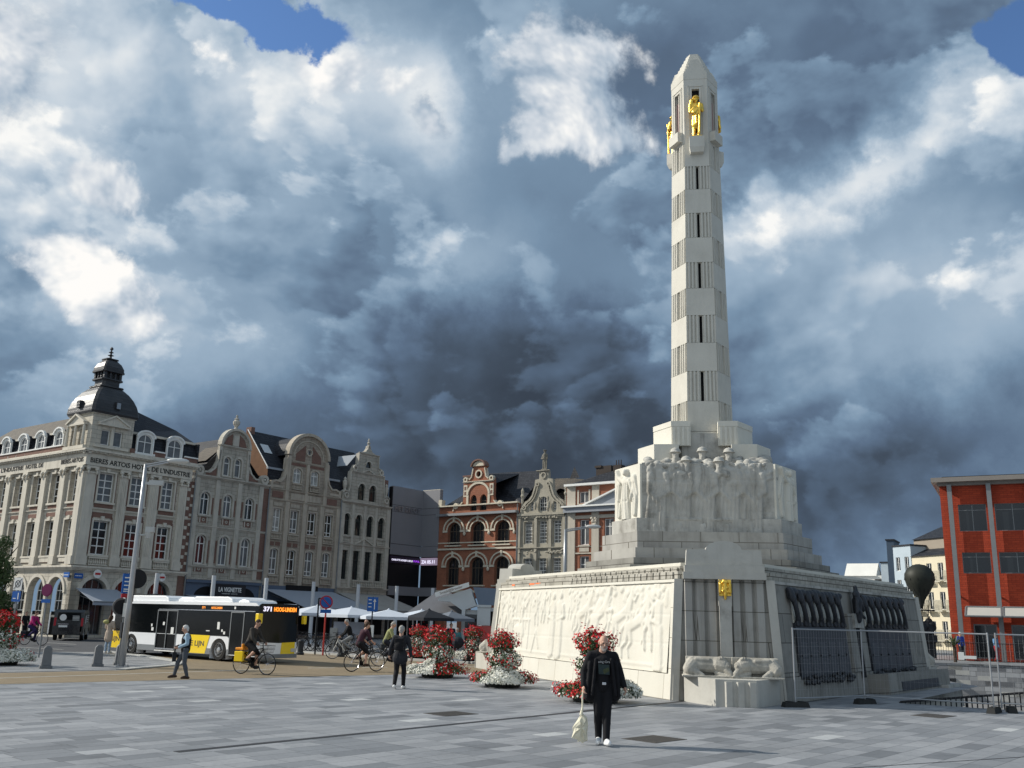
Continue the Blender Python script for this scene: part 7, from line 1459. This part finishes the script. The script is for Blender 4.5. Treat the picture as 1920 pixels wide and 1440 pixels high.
# ================================================================ BICYCLES.  heading -y, wheels at y=-.53 / +.52
def bike_parts(t, col, rack=False, bag=None, basket=False, seat=.95):
    for y, nm in ((-.53, 'front_wheel'), (.52, 'rear_wheel')):
        m = MB(RUB); n = 28; r = .335; m.tube([(0, y+r*cos(2*pi*i/n), .345+r*sin(2*pi*i/n)) for i in range(n+1)], .019, 6); w = m.build(nm, t)
        m = MB(CHR)
        for i in range(16): a = i*pi/8; m.tube([(0, y, .345), (0, y+.32*cos(a), .345+.32*sin(a))], .0025, 3)
        m.tube([(-.05, y, .345), (.05, y, .345)], .025, 6); m.tube([(0, y+.318*cos(2*pi*i/n), .345+.318*sin(2*pi*i/n)) for i in range(n+1)], .007, 4); m.build('spokes', w)
    m = MB(col); m.tube([(0, -.33, .82), (0, .1, .29)], .02, 6); m.tube([(0, .26, .86), (0, .1, .29)], .018, 6); m.tube([(0, -.31, .86), (0, .22, .74)], .017, 6); m.tube([(.0, .1, .29), (0, .52, .345)], .012, 5); m.tube([(0, .23, .76), (0, .52, .345)], .011, 5)
    m.tube([(0, -.29, .98), (0, -.36, .74), (0, -.44, .55), (0, -.53, .345)], .016, 6)
    for s_ in (-1, 1): m.tube([(0, .52+.39*cos(a), .345+.39*sin(a)) for a in np.linspace(.6, 2.4, 8)], .012, 4)
    if rack: m.box(-.06, .06, .3, .75, .72, .735); m.tube([(0.05, .72, .72), (.05, .52, .35)], .008, 4)
    m.build('frame', t)
    m = MB(BLACK); m.tube([(-.27, -.2, 1.02), (-.2, -.3, 1.04), (0, -.31, 1.02), (.2, -.3, 1.04), (.27, -.2, 1.02)], .014, 6); m.tube([(0, -.3, .9), (0, -.31, 1.03)], .014, 6); m.build('handlebar', t)
    m = MB(BLACK); m.smooth = True; m.ell((0, .28, seat), (.075, .14, .035), 10, 6); m.tube([(0, .26, .84), (0, .27, seat)], .014, 6); m.build('saddle', t)
    m = MB(BLACK); m.T = Matrix.Translation((.03, .1, .29)) @ Matrix.Rotation(pi/2, 4, 'Y'); m.lathe([(.09, 0), (.09, .01)], n=16); m.T = None; m.tube([(.06, .1, .29), (.06, -.02, .18)], .01, 5); m.tube([(-.06, .1, .29), (-.06, .22, .4)], .01, 5); m.box(.05, .15, -.06, .02, .165, .185); m.box(-.15, -.05, .18, .26, .39, .41); m.build('crank', t)
    if basket: m = MB(BLACK); [m.tube([(-.17, -.62+.04*i, .72), (-.2, -.66+.045*i, .96)], .004, 3) for i in range(8)]; [m.tube([(.17, -.62+.04*i, .72), (.2, -.66+.045*i, .96)], .004, 3) for i in range(8)]; m.box(-.17, .17, -.62, -.34, .71, .72); [m.tube([(-.2, -.66, z), (.2, -.66, z), (.2, -.33, z), (-.2, -.33, z), (-.2, -.66, z)], .006, 4) for z in (.84, .96)]; m.build('basket', t)
    if bag: m = MB(bag); [m.exz([(s_*.08-.05, .38), (s_*.08+.05, .38), (s_*.08+.06, .72), (s_*.08-.06, .72)], .4, .74) for s_ in (-1.4, 1.4)]; m.build('pannier', t, bev=.02)
def bike(loc, rz, lab, col=BLACK, tilt=0., group=None, **k):
    t = thing('bicycle', lab, 'bicycle', loc, rz, group); t.rotation_euler = (0, tilt, rz); bike_parts(t, col, **k); return t
# ================================================================ PEOPLE
SKIN = M('skin', (.5, .3, .22), .55, .08, 6.); EYE = M('dark eye', (.02, .015, .012), .3)
def pt(J, *k): return [Vector(J[i]) for i in k]
def stand(**o):
    J = dict(pel=(0, 0, .96), wai=(0, 0, 1.1), che=(0, 0, 1.3), nec=(0, .0, 1.47), hea=(0, -.02, 1.63), sL=(-.19, 0, 1.42), sR=(.19, 0, 1.42), eL=(-.26, .03, 1.14), eR=(.26, .03, 1.14), wL=(-.28, -.05, .9), wR=(.28, -.05, .9),
             hL=(-.09, 0, .93), hR=(.09, 0, .93), kL=(-.1, -.02, .5), kR=(.1, -.02, .5), aL=(-.11, 0, .09), aR=(.11, 0, .09), tL=(-.13, -.17, .035), tR=(.13, -.17, .035))
    J.update(o); return J
def hand_prims(w, el, k=1., curl=.6, side=1):
    w, el = Vector(w), Vector(el); d = (w-el).normalized(); f = Vector((0, -1, 0)); s_ = d.cross(f)
    if s_.length < .2: f = Vector((0, 0, 1)); s_ = d.cross(f)
    s_.normalize(); f = s_.cross(d).normalized(); P = [('c', w, .026*k, w+d*.05*k, .03*k), ('c', w+d*.04*k+f*.022*k, .016*k, w+d*.085*k+f*.026*k, .015*k), ('c', w+d*.04*k-f*.02*k, .017*k, w+d*.085*k-f*.026*k, .014*k)]
    for i, (o, L) in enumerate(((.03, .065), (.011, .075), (-.009, .07), (-.028, .055))):
        a = w+d*.085*k+f*o*k; c = curl+.12*i; b = a+(d*cos(c*.6)-s_*side*sin(c*.6))*L*.5*k; e = b+(d*cos(c*1.5)-s_*side*sin(c*1.5))*L*.5*k
        P += [('c', a, .0095*k, b, .0088*k), ('c', b, .0088*k, e, .0075*k)]
    a = w+d*.03*k+f*.03*k; b = a+(d*.5+f*.8).normalized()*.035*k; P += [('c', a, .013*k, b, .0105*k), ('c', b, .0105*k, b+(d*.9+f*.2-s_*side*.3).normalized()*.03*k, .0085*k)]
    return P
def person(label, loc, rz, J, top, legs, shoes, hair=None, h=1.75, vox=.018, fat=1., short=False, bare_arm=False, longhair=False, open_jacket=None, bald=False, beard=None, skirt=0., yaw=0., group=None, extra=None, bare_leg=False, name='person'):
    t = thing(name, label, 'person', loc, rz, group); k = h/1.75; t.scale = (k, k, k)
    v = lambda n: Vector(J[n]); H = v('hea'); up = (H-v('nec')).normalized(); Ry = Matrix.Rotation(yaw, 3, 'Z'); F = Ry @ Vector((0, -1, 0)); S_ = Ry @ Vector((1, 0, 0)); F = (F-up*F.dot(up)).normalized()
    def hp(x, f, z): return H+S_*x+F*f+up*z
    body = [('e', H+up*.02, (.076, .095, .105), Matrix.Rotation(yaw, 3, 'Z')), ('c', hp(0, .02, -.03), .066, hp(0, .045, -.085), .036), ('c', hp(0, .095, .01), .012, hp(0, .115, -.02), .015), ('c', hp(0, .09, .035), .012, hp(0, .1, .0), .012),
            ('e', hp(-.08, -.005, 0), (.014, .022, .034)), ('e', hp(.08, -.005, 0), (.014, .022, .034)), ('c', hp(-.035, .09, .035), .014, hp(.035, .09, .035), .014), ('c', hp(-.02, .092, -.055), .012, hp(.02, .092, -.055), .012), ('c', hp(-.05, .05, -.01), .028, hp(.05, .05, -.01), .028),
            ('c', v('nec')-up*.06, .065*fat**.5, H-up*.06, .056), ('c', v('pel'), .12*fat, v('wai'), .115*fat), ('c', v('wai'), .115*fat, v('che'), .125*fat), ('c', v('sL'), .06, v('sR'), .06), ('c', v('che'), .12*fat, v('nec')-Vector((0, 0, .06)), .08)]
    for s_ in 'LR':
        body += [('c', v('s'+s_), .052, v('e'+s_), .042), ('c', v('e'+s_), .04, v('w'+s_), .028), ('c', v('h'+s_), .085, v('k'+s_), .057), ('c', v('k'+s_), .055, v('k'+s_).lerp(v('a'+s_), .35)+Vector((0, .015, 0)), .056), ('c', v('k'+s_).lerp(v('a'+s_), .35), .054, v('a'+s_), .038), ('c', v('a'+s_), .035, v('t'+s_), .03)]
        body += hand_prims(v('w'+s_), v('e'+s_), 1.05, .7, 1 if s_ == 'L' else -1)
    o = sculpt('body', body, [SKIN, EYE], t, vox*.62, 1)
    for p in o.data.polygons:
        c = p.center
        for sx in (-.032, .032):
            if (c-hp(sx, .088, .016)).length < .014: p.material_index = 1
    # trousers / legs
    if legs:
        P = [('c', v('hL')+Vector((0, 0, .0)), .105*fat**.5, v('hR'), .105*fat**.5), ('c', v('pel'), .13*fat**.7, v('wai')-Vector((0, 0, .04)), .125*fat**.8)]
        for s_ in 'LR':
            e = v('k'+s_) if short else v('a'+s_)+Vector((0, 0, .03)); P.append(('c', v('h'+s_), .1*fat**.5, v('k'+s_), .074 if not short else .085))
            if not short: P += [('c', v('k'+s_), .075, v('a'+s_)+Vector((0, 0, .01)), .058), ('c', v('k'+s_), .07, v('k'+s_).lerp(v('a'+s_), .4)+Vector((0, .012, 0)), .073)]
        sculpt('trousers', P, legs, t, vox, 1)
    if top:
        P = [('c', v('pel')+Vector((0, 0, -.02)), .135*fat, v('wai'), .13*fat), ('c', v('wai'), .13*fat, v('che'), .142*fat), ('c', v('che')+Vector((-.05, 0, .02)), .125*fat, v('che')+Vector((.05, 0, .02)), .125*fat), ('c', v('sL'), .078, v('sR'), .078), ('c', v('che'), .13*fat, v('nec')-Vector((0, 0, .07)), .085)]
        if skirt: P += [('c', v('pel')+Vector((-.03, 0, 0)), .15*fat, v('pel')+Vector((-.05, 0, -skirt)), .165*fat), ('c', v('pel')+Vector((.03, 0, 0)), .15*fat, v('pel')+Vector((.05, 0, -skirt)), .165*fat)]
        for s_ in 'LR':
            P.append(('c', v('s'+s_), .074, v('e'+s_), .06))
            if not bare_arm: P.append(('c', v('e'+s_), .06, v('e'+s_).lerp(v('w'+s_), .93), .046))
            elif bare_arm == 'half': P[-1] = ('c', v('s'+s_), .074, v('s'+s_).lerp(v('e'+s_), .7), .064)
        sculpt('top', P, top, t, vox, 2)
    P = []
    for s_ in 'LR':
        a, b = v('a'+s_), v('t'+s_); d = (b-a); d.z = 0; d.normalize(); hl = a-d*.055; hl.z = a.z-.05; P += [('c', hl, .042, b, .038), ('c', a-Vector((0, 0, .01)), .045, b+Vector((0, 0, .008)), .034)]
    # flat soles
    sculpt('shoes', P, shoes, t, vox*.8, 0, fn=None)
    if hair and not bald:
        P = [('e', H+up*.045-F*.015, (.087, .103, .095), Matrix.Rotation(yaw, 3, 'Z')), ('c', H-F*.05, .075, H-F*.055-up*.05, .05)]
        if longhair: P += [('c', H-F*.05, .085, H-F*.09-up*.2, .07)]
        P2 = P; hr = sculpt('hair', P2, hair, t, vox*.8, 0)
        for vtx in hr.data.vertices:                # keep the hair off the face
            q = vtx.co-H; f = q.dot(F); z = q.dot(up)
            if f > .045 and z < .075: vtx.co = vtx.co-F*(f-.045)
            vtx.co += Vector((rg.gauss(0, .003), rg.gauss(0, .003), rg.gauss(0, .003)))
    if beard: sculpt('beard', [('c', hp(-.045, .05, -.06), .026, hp(0, .085, -.095), .032), ('c', hp(.045, .05, -.06), .026, hp(0, .085, -.095), .032), ('c', hp(-.03, .095, -.032), .01, hp(.03, .095, -.032), .01)], beard, t, vox*.5, 1)
    return t
BLKC = M('black cloth', (.009, .009, .011), .85, .25, 6., bump=.2); DKC = M('dark navy cloth', (.016, .018, .026), .85, .25, 6.); GRYJ = M('grey denim', (.075, .085, .1), .85, .3, 7.); WSH = M('white leather shoe', (.75, .75, .74), .5, .05); BRSH = M('dark brown shoe', (.05, .03, .022), .6, .1); WHH = M('white hair', (.62, .61, .58), .8, .15, 30., bump=.6, bs=60); GRH = M('grey hair', (.35, .34, .32), .8, .2, 30., bump=.6, bs=60); BRH = M('brown hair', (.06, .035, .02), .7, .2, 30.); LBL = M('light blue shirt', (.3, .42, .52), .8, .12, 5.); BEI = M('beige coat cloth', (.42, .34, .27), .85, .1, 5.); JEAN = M('pale jeans', (.28, .36, .45), .85, .15, 6.); OLV = M('olive jacket', (.25, .26, .12), .85, .12, 5.); MAG = M('magenta jacket', (.4, .02, .14), .8, .1, 5.); BLUJ = M('bright blue jacket', (.02, .06, .4), .8, .1, 5.)
# bald man walking towards the camera, black jacket over a printed shirt, tote bag in one hand
J = stand(hea=(.01, -.05, 1.635), hL=(-.09, 0, .93), kL=(-.08, -.06, .51), aL=(-.06, .02, .1), tL=(-.1, -.15, .04), kR=(.06, -.1, .5), aR=(.03, -.22, .09), tR=(.05, -.39, .06), sL=(-.2, 0, 1.42), sR=(.2, 0, 1.42), eL=(-.31, .05, 1.15), wL=(-.33, -.06, .93), eR=(.31, .06, 1.16), wR=(.37, -.02, .93))
man = person('bald bearded man in black walking across the paving with a pale tote bag', (1.71, 17.3, .004), radians(4), J, M('black print shirt', (.01, .01, .012), .85), BLKC, WSH, None, 1.8, .013, 1.12, bald=True, beard=M('grey beard', (.42, .36, .32), .85, .2, 30.), yaw=.1)
P = []
for s_, e_ in ((-1, 'L'), (1, 'R')):
    P += [('c', J['s'+e_], .08, J['e'+e_], .064), ('c', J['e'+e_], .064, Vector(J['e'+e_]).lerp(Vector(J['w'+e_]), .98), .05), ('c', (s_*.1, .02, 1.4), .11, (s_*.17, .03, 1.05), .13), ('c', (s_*.17, .03, 1.05), .13, (s_*.2, .04, .78), .12), ('c', (s_*.12, .1, 1.3), .09, (s_*.1, .12, .8), .11), ('c', (s_*.22, -.06, 1.3), .035, (s_*.27, -.1, .76), .03), ('c', (s_*.13, -.12, 1.36), .03, (s_*.2, -.17, .8), .025)]
P += [('c', (-.15, .08, 1.42), .085, (.15, .08, 1.42), .085), ('c', (-.06, .05, 1.5), .04, (.06, .05, 1.5), .04)]
sculpt('jacket', P, BLKC, man, .013, 2)
text('lettering', 'aing Gra', .055, M('white print', (.4, .4, .4), .8), man, (-.1, -.168, 1.31), (radians(84), 0, 0), .003, .2)
m = MB(M('teal print', (.03, .045, .045), .8, .5, 30.)); m.add([(-.1, -.166, 1.29), (.09, -.166, 1.28), (.095, -.168, 1.12), (-.09, -.168, 1.13)], [(0, 3, 2, 1)]); m.mat(M('olive print', (.06, .07, .035), .8, .5, 30.)); m.add([(-.02, -.1675, 1.2), (.08, -.1675, 1.24), (.09, -.169, 1.18), (.0, -.169, 1.13)], [(0, 3, 2, 1)]); m.build('shirt_print', man)
m = MB(CHR); m.box(-.035, .035, -.185, -.165, .955, 1.0); m.build('belt_buckle', man, bev=.008)
bag = thing('tote_bag', 'cream canvas tote bag hanging from the walking man\'s hand on a long strap', 'bag', (1.36, 17.22, .0), 0); CNV = M('cream canvas', (.68, .64, .5), .85, .12, 9., bump=.3)
m = MB(CNV)
for y in (-.012, .012): m.tube([(.01, y, .93), (.0, y*1.5, .78), (.0, y*2, .6), (-.02, y*2, .48)], [.016, .013, .013, .03], 6)
m.build('strap', bag)
m = MB(CNV); ol = [(-.01, .52), (-.05, .44), (-.14, .27), (-.13, .19), (-.15, .1), (-.06, .075), (.0, .02), (.035, .05), (.07, .06), (.065, .2), (.075, .33), (.06, .44)]
V_ = []; F_ = []; n_ = len(ol)
for sy in (-1, 1):
    for k_, (r_, dp) in enumerate(((1., .006), (.72, .03), (.4, .045))):
        for i, (x, z) in enumerate(ol): V_.append((-.02+(x+.02)*r_*1.25, sy*(dp+(.022 if i % 2 else -.008)*(k_ > 0)), .27+(z-.27)*r_))
    V_.append((-.02, sy*.04, .27))
for h_ in (0, 1):
    o_ = h_*(3*n_+1)
    for k_ in range(2):
        for i in range(n_): j = (i+1) % n_; q = (o_+k_*n_+i, o_+k_*n_+j, o_+(k_+1)*n_+j, o_+(k_+1)*n_+i); F_.append(q if h_ else q[::-1])
    for i in range(n_): j = (i+1) % n_; q = (o_+2*n_+i, o_+2*n_+j, o_+3*n_); F_.append(q if h_ else q[::-1])
for i in range(n_): j = (i+1) % n_; F_.append((i, j, 3*n_+1+j, 3*n_+1+i))
m.add(V_, F_); m.build('pouch', bag)
m = MB(CNV); m.tube([(-.07, 0, .22), (-.065, 0, .04)], .012, 5); m.build('loose_strap', bag)
# man seen from behind with a small backpack
J = stand(aL=(-.09, -.16, .09), tL=(-.11, -.33, .035), kL=(-.1, -.12, .52), kR=(.09, .0, .5), aR=(.08, .2, .13), tR=(.08, .09, .035), eL=(-.29, .02, 1.15), wL=(-.33, .02, .9), eR=(.28, .05, 1.15), wR=(.33, -.06, .92))
mb_ = person('grey haired man in a dark jacket and backpack walking away', (-3.06, 28.9, .004), radians(172), J, M('dark grey jacket cloth', (.022, .023, .028), .85, .2, 5., bump=.2), BLKC, WSH, GRH, 1.76, .016, 1.12, skirt=.12)
sculpt('backpack', [('b', (-.13, .13, .14, .26, 1.08, 1.42)), ('e', (0, .25, 1.18), (.12, .05, .12)), ('c', (-.12, .1, 1.45), .02, (-.14, -.06, 1.42), .02), ('c', (.12, .1, 1.45), .02, (.14, -.06, 1.42), .02)], BLKC, mb_, .018, 2)
# elderly man in a waistcoat walking left
J = stand(hea=(0, -.07, 1.62), nec=(0, -.03, 1.47), kL=(-.1, -.2, .53), aL=(-.1, -.27, .12), tL=(-.11, -.45, .05), kR=(.1, -.0, .5), aR=(.1, .12, .09), tR=(.11, -.05, .035), eL=(-.25, .0, 1.15), wL=(-.18, -.24, 1.04), eR=(.25, .02, 1.14), wR=(.14, -.24, 1.02))
o = person('white haired man in a dark waistcoat and light blue sleeves walking left', (-9.93, 30.7, .004), radians(-68), J, LBL, GRYJ, BRSH, WHH, 1.6, .016, 1.05)
sculpt('waistcoat', [('c', (0, -.0, .95), .155, (0, 0, 1.3), .165), ('c', (-.1, .0, 1.38), .09, (.1, .0, 1.38), .09), ('c', (0, 0, 1.2), .16, (0, 0, 1.35), .15)], BLKC, o, .018, 2)
m = MB(BLACK); m.tube([(.1, -.22, 1.0), (-.1, -.3, .95), (-.14, -.3, .7)], .022, 6); m.box(-.2, -.08, -.36, -.24, .5, .78); tag(m.build('shoulder_bag', None, (-9.93, 30.7, .004), radians(-68)), 'small dark bag held by the white haired man in the waistcoat', 'bag')
# person in a beige coat by the lamp
J = stand(eL=(-.24, -.02, 1.16), wL=(-.1, -.22, 1.12), eR=(.24, -.02, 1.16), wR=(.1, -.22, 1.12))
person('person in a long beige coat with a yellowish scarf standing left of the street lamp', (-18.6, 46.2, .02), radians(160), J, BEI, JEAN, WSH, BRH, 1.72, .02, 1.0, skirt=.3, longhair=True)
sc_ = None
m = MB(M('yellow green scarf', (.4, .38, .15), .85, .15, 6.)); m.smooth = True; m.ell((0, 0, 1.42), (.16, .14, .1), 10, 6); tag(m.build('scarf', None, (-18.75, 46.1, .02)), 'yellowish scarf round the shoulders of the person in the beige coat', 'scarf')
# cyclists
def ride(lean=.3, hx=.0, up=1.0, leg=0, drop=0.):
    P = Vector((0, .27, 1.02)); a = lean; d = Vector((0, -sin(a), cos(a))); w, c, n = P+d*.16, P+d*.38, P+d*.55; H = n+Vector((0, -.05-.05*a, .15))
    ft = [(-.1, .2, .44), (.1, -.02, .2)] if leg == 0 else [(-.1, -.02, .2), (.1, .2, .44)]
    def knee(hp_, an):
        hp_, an = Vector(hp_), Vector(an)+Vector((0, .02, .06)); m_ = (hp_+an)/2; L = (an-hp_).length; q = sqrt(max(.0, .43**2-(L/2)**2)); dd = (an-hp_).normalized(); f = Vector((0, -1, 0)); f = (f-dd*f.dot(dd)).normalized(); return tuple(m_+f*q)
    hL, hR = tuple(P+Vector((-.09, 0, -.03))), tuple(P+Vector((.09, 0, -.03)))
    sL, sR = c+d*.1+Vector((-.18, 0, 0)), c+d*.1+Vector((.18, 0, 0)); wL, wR = Vector((-.24, -.2, 1.04-drop)), Vector((.24, -.2, 1.04-drop))
    return dict(pel=tuple(P), wai=tuple(w), che=tuple(c), nec=tuple(n), hea=tuple(H), sL=tuple(sL), sR=tuple(sR), wL=tuple(wL), wR=tuple(wR), eL=tuple((sL+wL)/2+Vector((-.05, .03, -.07))), eR=tuple((sR+wR)/2+Vector((.05, .03, -.07))),
                hL=hL, hR=hR, kL=knee(hL, ft[0]), kR=knee(hR, ft[1]), aL=tuple(Vector(ft[0])+Vector((0, .04, .07))), aR=tuple(Vector(ft[1])+Vector((0, .04, .07))), tL=tuple(Vector(ft[0])+Vector((0, -.1, .03))), tR=tuple(Vector(ft[1])+Vector((0, -.1, .03))))
def cyclist(x, y, rz, blab, plab, top, legs, shoes, hair, lean=.35, leg=0, bk={}, **k):
    bike((x, y, .012), rz, blab, **bk); return person(plab, (x, y, .012), rz, ride(lean, leg=leg), top, legs, shoes, hair, k.pop('h', 1.75), k.pop('vox', .018), **k)
GRN = M('dark brown knit', (.045, .04, .035), .85, .15, 6.)
cyclist(-8.5, 33.6, radians(68), 'black city bicycle with yellow panniers ridden in front of the bus', 'person in a dark sweater and shorts cycling with yellow panniers', GRN, BLKC, BLACK, BRH, .42, 0, dict(rack=True, bag=BUSY, basket=True), short=True)
m = MB(M('orange child seat', (.8, .3, .02), .5)); m.box(-.12, .12, .42, .5, .85, .98); m.box(-.14, .14, .4, .72, .78, .86); tag(m.build('crate', None, (-8.5, 33.6, .012), radians(68), .02), 'orange box on the rack of the bicycle with yellow panniers', 'box')
cyclist(-5.25, 37.0, radians(128), 'black bicycle ridden away by the person in shorts right of the blue sign', 'person in dark shorts and top cycling away over the ochre road', M('plum and black top', (.05, .02, .03), .85, .5, 3.), BLKC, BRSH, BRH, .45, 1, {}, short=True, bare_arm=True)
cyclist(-7.65, 46.9, radians(-75), 'black and white bicycle heading left before the parked bicycles', 'person in black with grey trousers cycling left, arms stretched out', BLKC, M('light grey trousers', (.22, .23, .24), .85), BLACK, GRH, .3, 1, dict(col=WHITEP))
cyclist(-6.9, 47.9, radians(-70), 'dark bicycle half hidden behind the leading left bound bicycle', 'person in black cycling left just behind the other left bound rider', BLKC, DKC, BLACK, BRH, .2, 0, {}, bald=True)
cyclist(-4.7, 41.0, radians(95), 'bicycle passing behind the man with the backpack', 'person in an olive jacket cycling behind the man with the backpack', OLV, DKC, BLACK, GRH, .4, 0, {})
cyclist(-25.6, 53.5, radians(80), 'dark bicycle passing in front of the black van', 'person in a magenta jacket cycling past the black van', MAG, M('violet trousers', (.03, .02, .08), .85), BLACK, BRH, .35, 0, dict(bag=DKC))
b_ = bike((-1.5, 44.2, .012), radians(95), 'dark bicycle with a black bag behind the middle flower planter', BLACK, 0, None, rack=True)
m = MB(DKC); m.ell((0, .62, .95), (.24, .28, .26), 10, 7); tag(m.build('bike_bag', None, (-1.5, 44.2, .012), radians(95)), 'bulky black bag on the rear rack behind the middle flower planter', 'bag')
# parked bicycles: one built, the others copied with their parts
cols = [BLACK, WHITEP, GREYP]
pb = bike((-12.0, 56.2, .012), radians(70), 'black parked bicycle nearest the bus front', BLACK, .12, 'bicycles parked before the terraces', basket=True)
names = ['second parked bicycle from the bus front', 'third parked bicycle from the bus front', 'parked bicycle left of the red sign pole', 'parked bicycle right of the red sign pole', 'parked bicycle in front of the grey board', 'parked bicycle at the right end of the grey board', 'last parked bicycle before the left bound riders']
for i, nm in enumerate(names): dup(pb, (-11.5+.52*i+rg.uniform(-.1, .1), 55.4+rg.uniform(-.5, .5), .012), radians(rg.choice([60, 75, -70, 40, -50])), nm, None)
# far people
def far(lab, x, y, z, rz, top, legs, hair, h=1.72, **k): person(lab, (x, y, z), rz, stand(eL=(-.25, -.04, 1.15), wL=(-.22, -.16, .95), kL=(-.1, -.08, .5)), top, legs, BLACK, hair, h, .03, **k)
far('person in black standing at the arches of the hotel side street', -31.6, 64.6, .0, 1.0, BLKC, BLKC, BRH)
far('person in a beige jacket near the far left street sign', -33.0, 62.8, .0, .6, BEI, DKC, BRH)
far('dark dressed person standing right of the black van', -24.6, 62.0, .0, .3, BLKC, BLKC, GRH)
far('person in navy waiting under the charcoal parasol', -3.0, 54.0, .0, .4, DKC, BLKC, BRH)
far('person in teal seated height behind the kiosk planter', -2.6, 53.2, .0, -.5, M('teal top', (.05, .16, .18), .85), DKC, GRH, 1.5)
far('person in a bright blue jacket behind the block wall railing', 29.0, 62.5, .26, .2, BLUJ, DKC, WHH, 1.7)
far('person in a pale blue top beside the red brick wall', 31.0, 62.0, .26, .5, M('sky blue top', (.15, .3, .5), .85), M('red skirt cloth', (.4, .04, .06), .85), BRH, 1.6)
far('person in black below the balloon sculpture', 25.4, 61.0, .26, -.3, BLKC, BLKC, BRH)
far('person in an olive coat left of the palm', 26.2, 61.8, .26, .4, OLV, DKC, BRH)
far('person in dark clothes behind the railing left of the sculpture', 24.6, 60.5, .26, .1, DKC, BLKC, BRH)
for i, (x, lab, c) in enumerate(((32.0, 'pink terrace chair beside the red building', (.6, .15, .18)), (32.9, 'second pink terrace chair beside the red building', (.6, .15, .18)), (34.0, 'pale green terrace chair beside the red building', (.3, .4, .35)))):
    t = thing('terrace_chair', lab, 'chair', (x, 59.5, .26), .2*i, 'chairs on the red building terrace'); CM = M('chair paint %d' % (i//2), c, .5); m = MB(CM); m.box(-.25, .25, -.25, .25, .43, .46); m.build('seat', t)
    m = MB(CM); m.tube([(-.26, .24, .45), (-.3, .3, 1.0), (.3, .3, 1.0), (.26, .24, .45)], .025, 6); m.tube([(-.3, .3, .8), (.3, .3, .8)], .02, 6); m.build('backrest', t)
    for sx in (-.23, .23):
        for sy in (-.23, .23): m = MB(CM); m.tube([(sx, sy, 0), (sx, sy, .44)], .018, 5); m.build('leg', t)
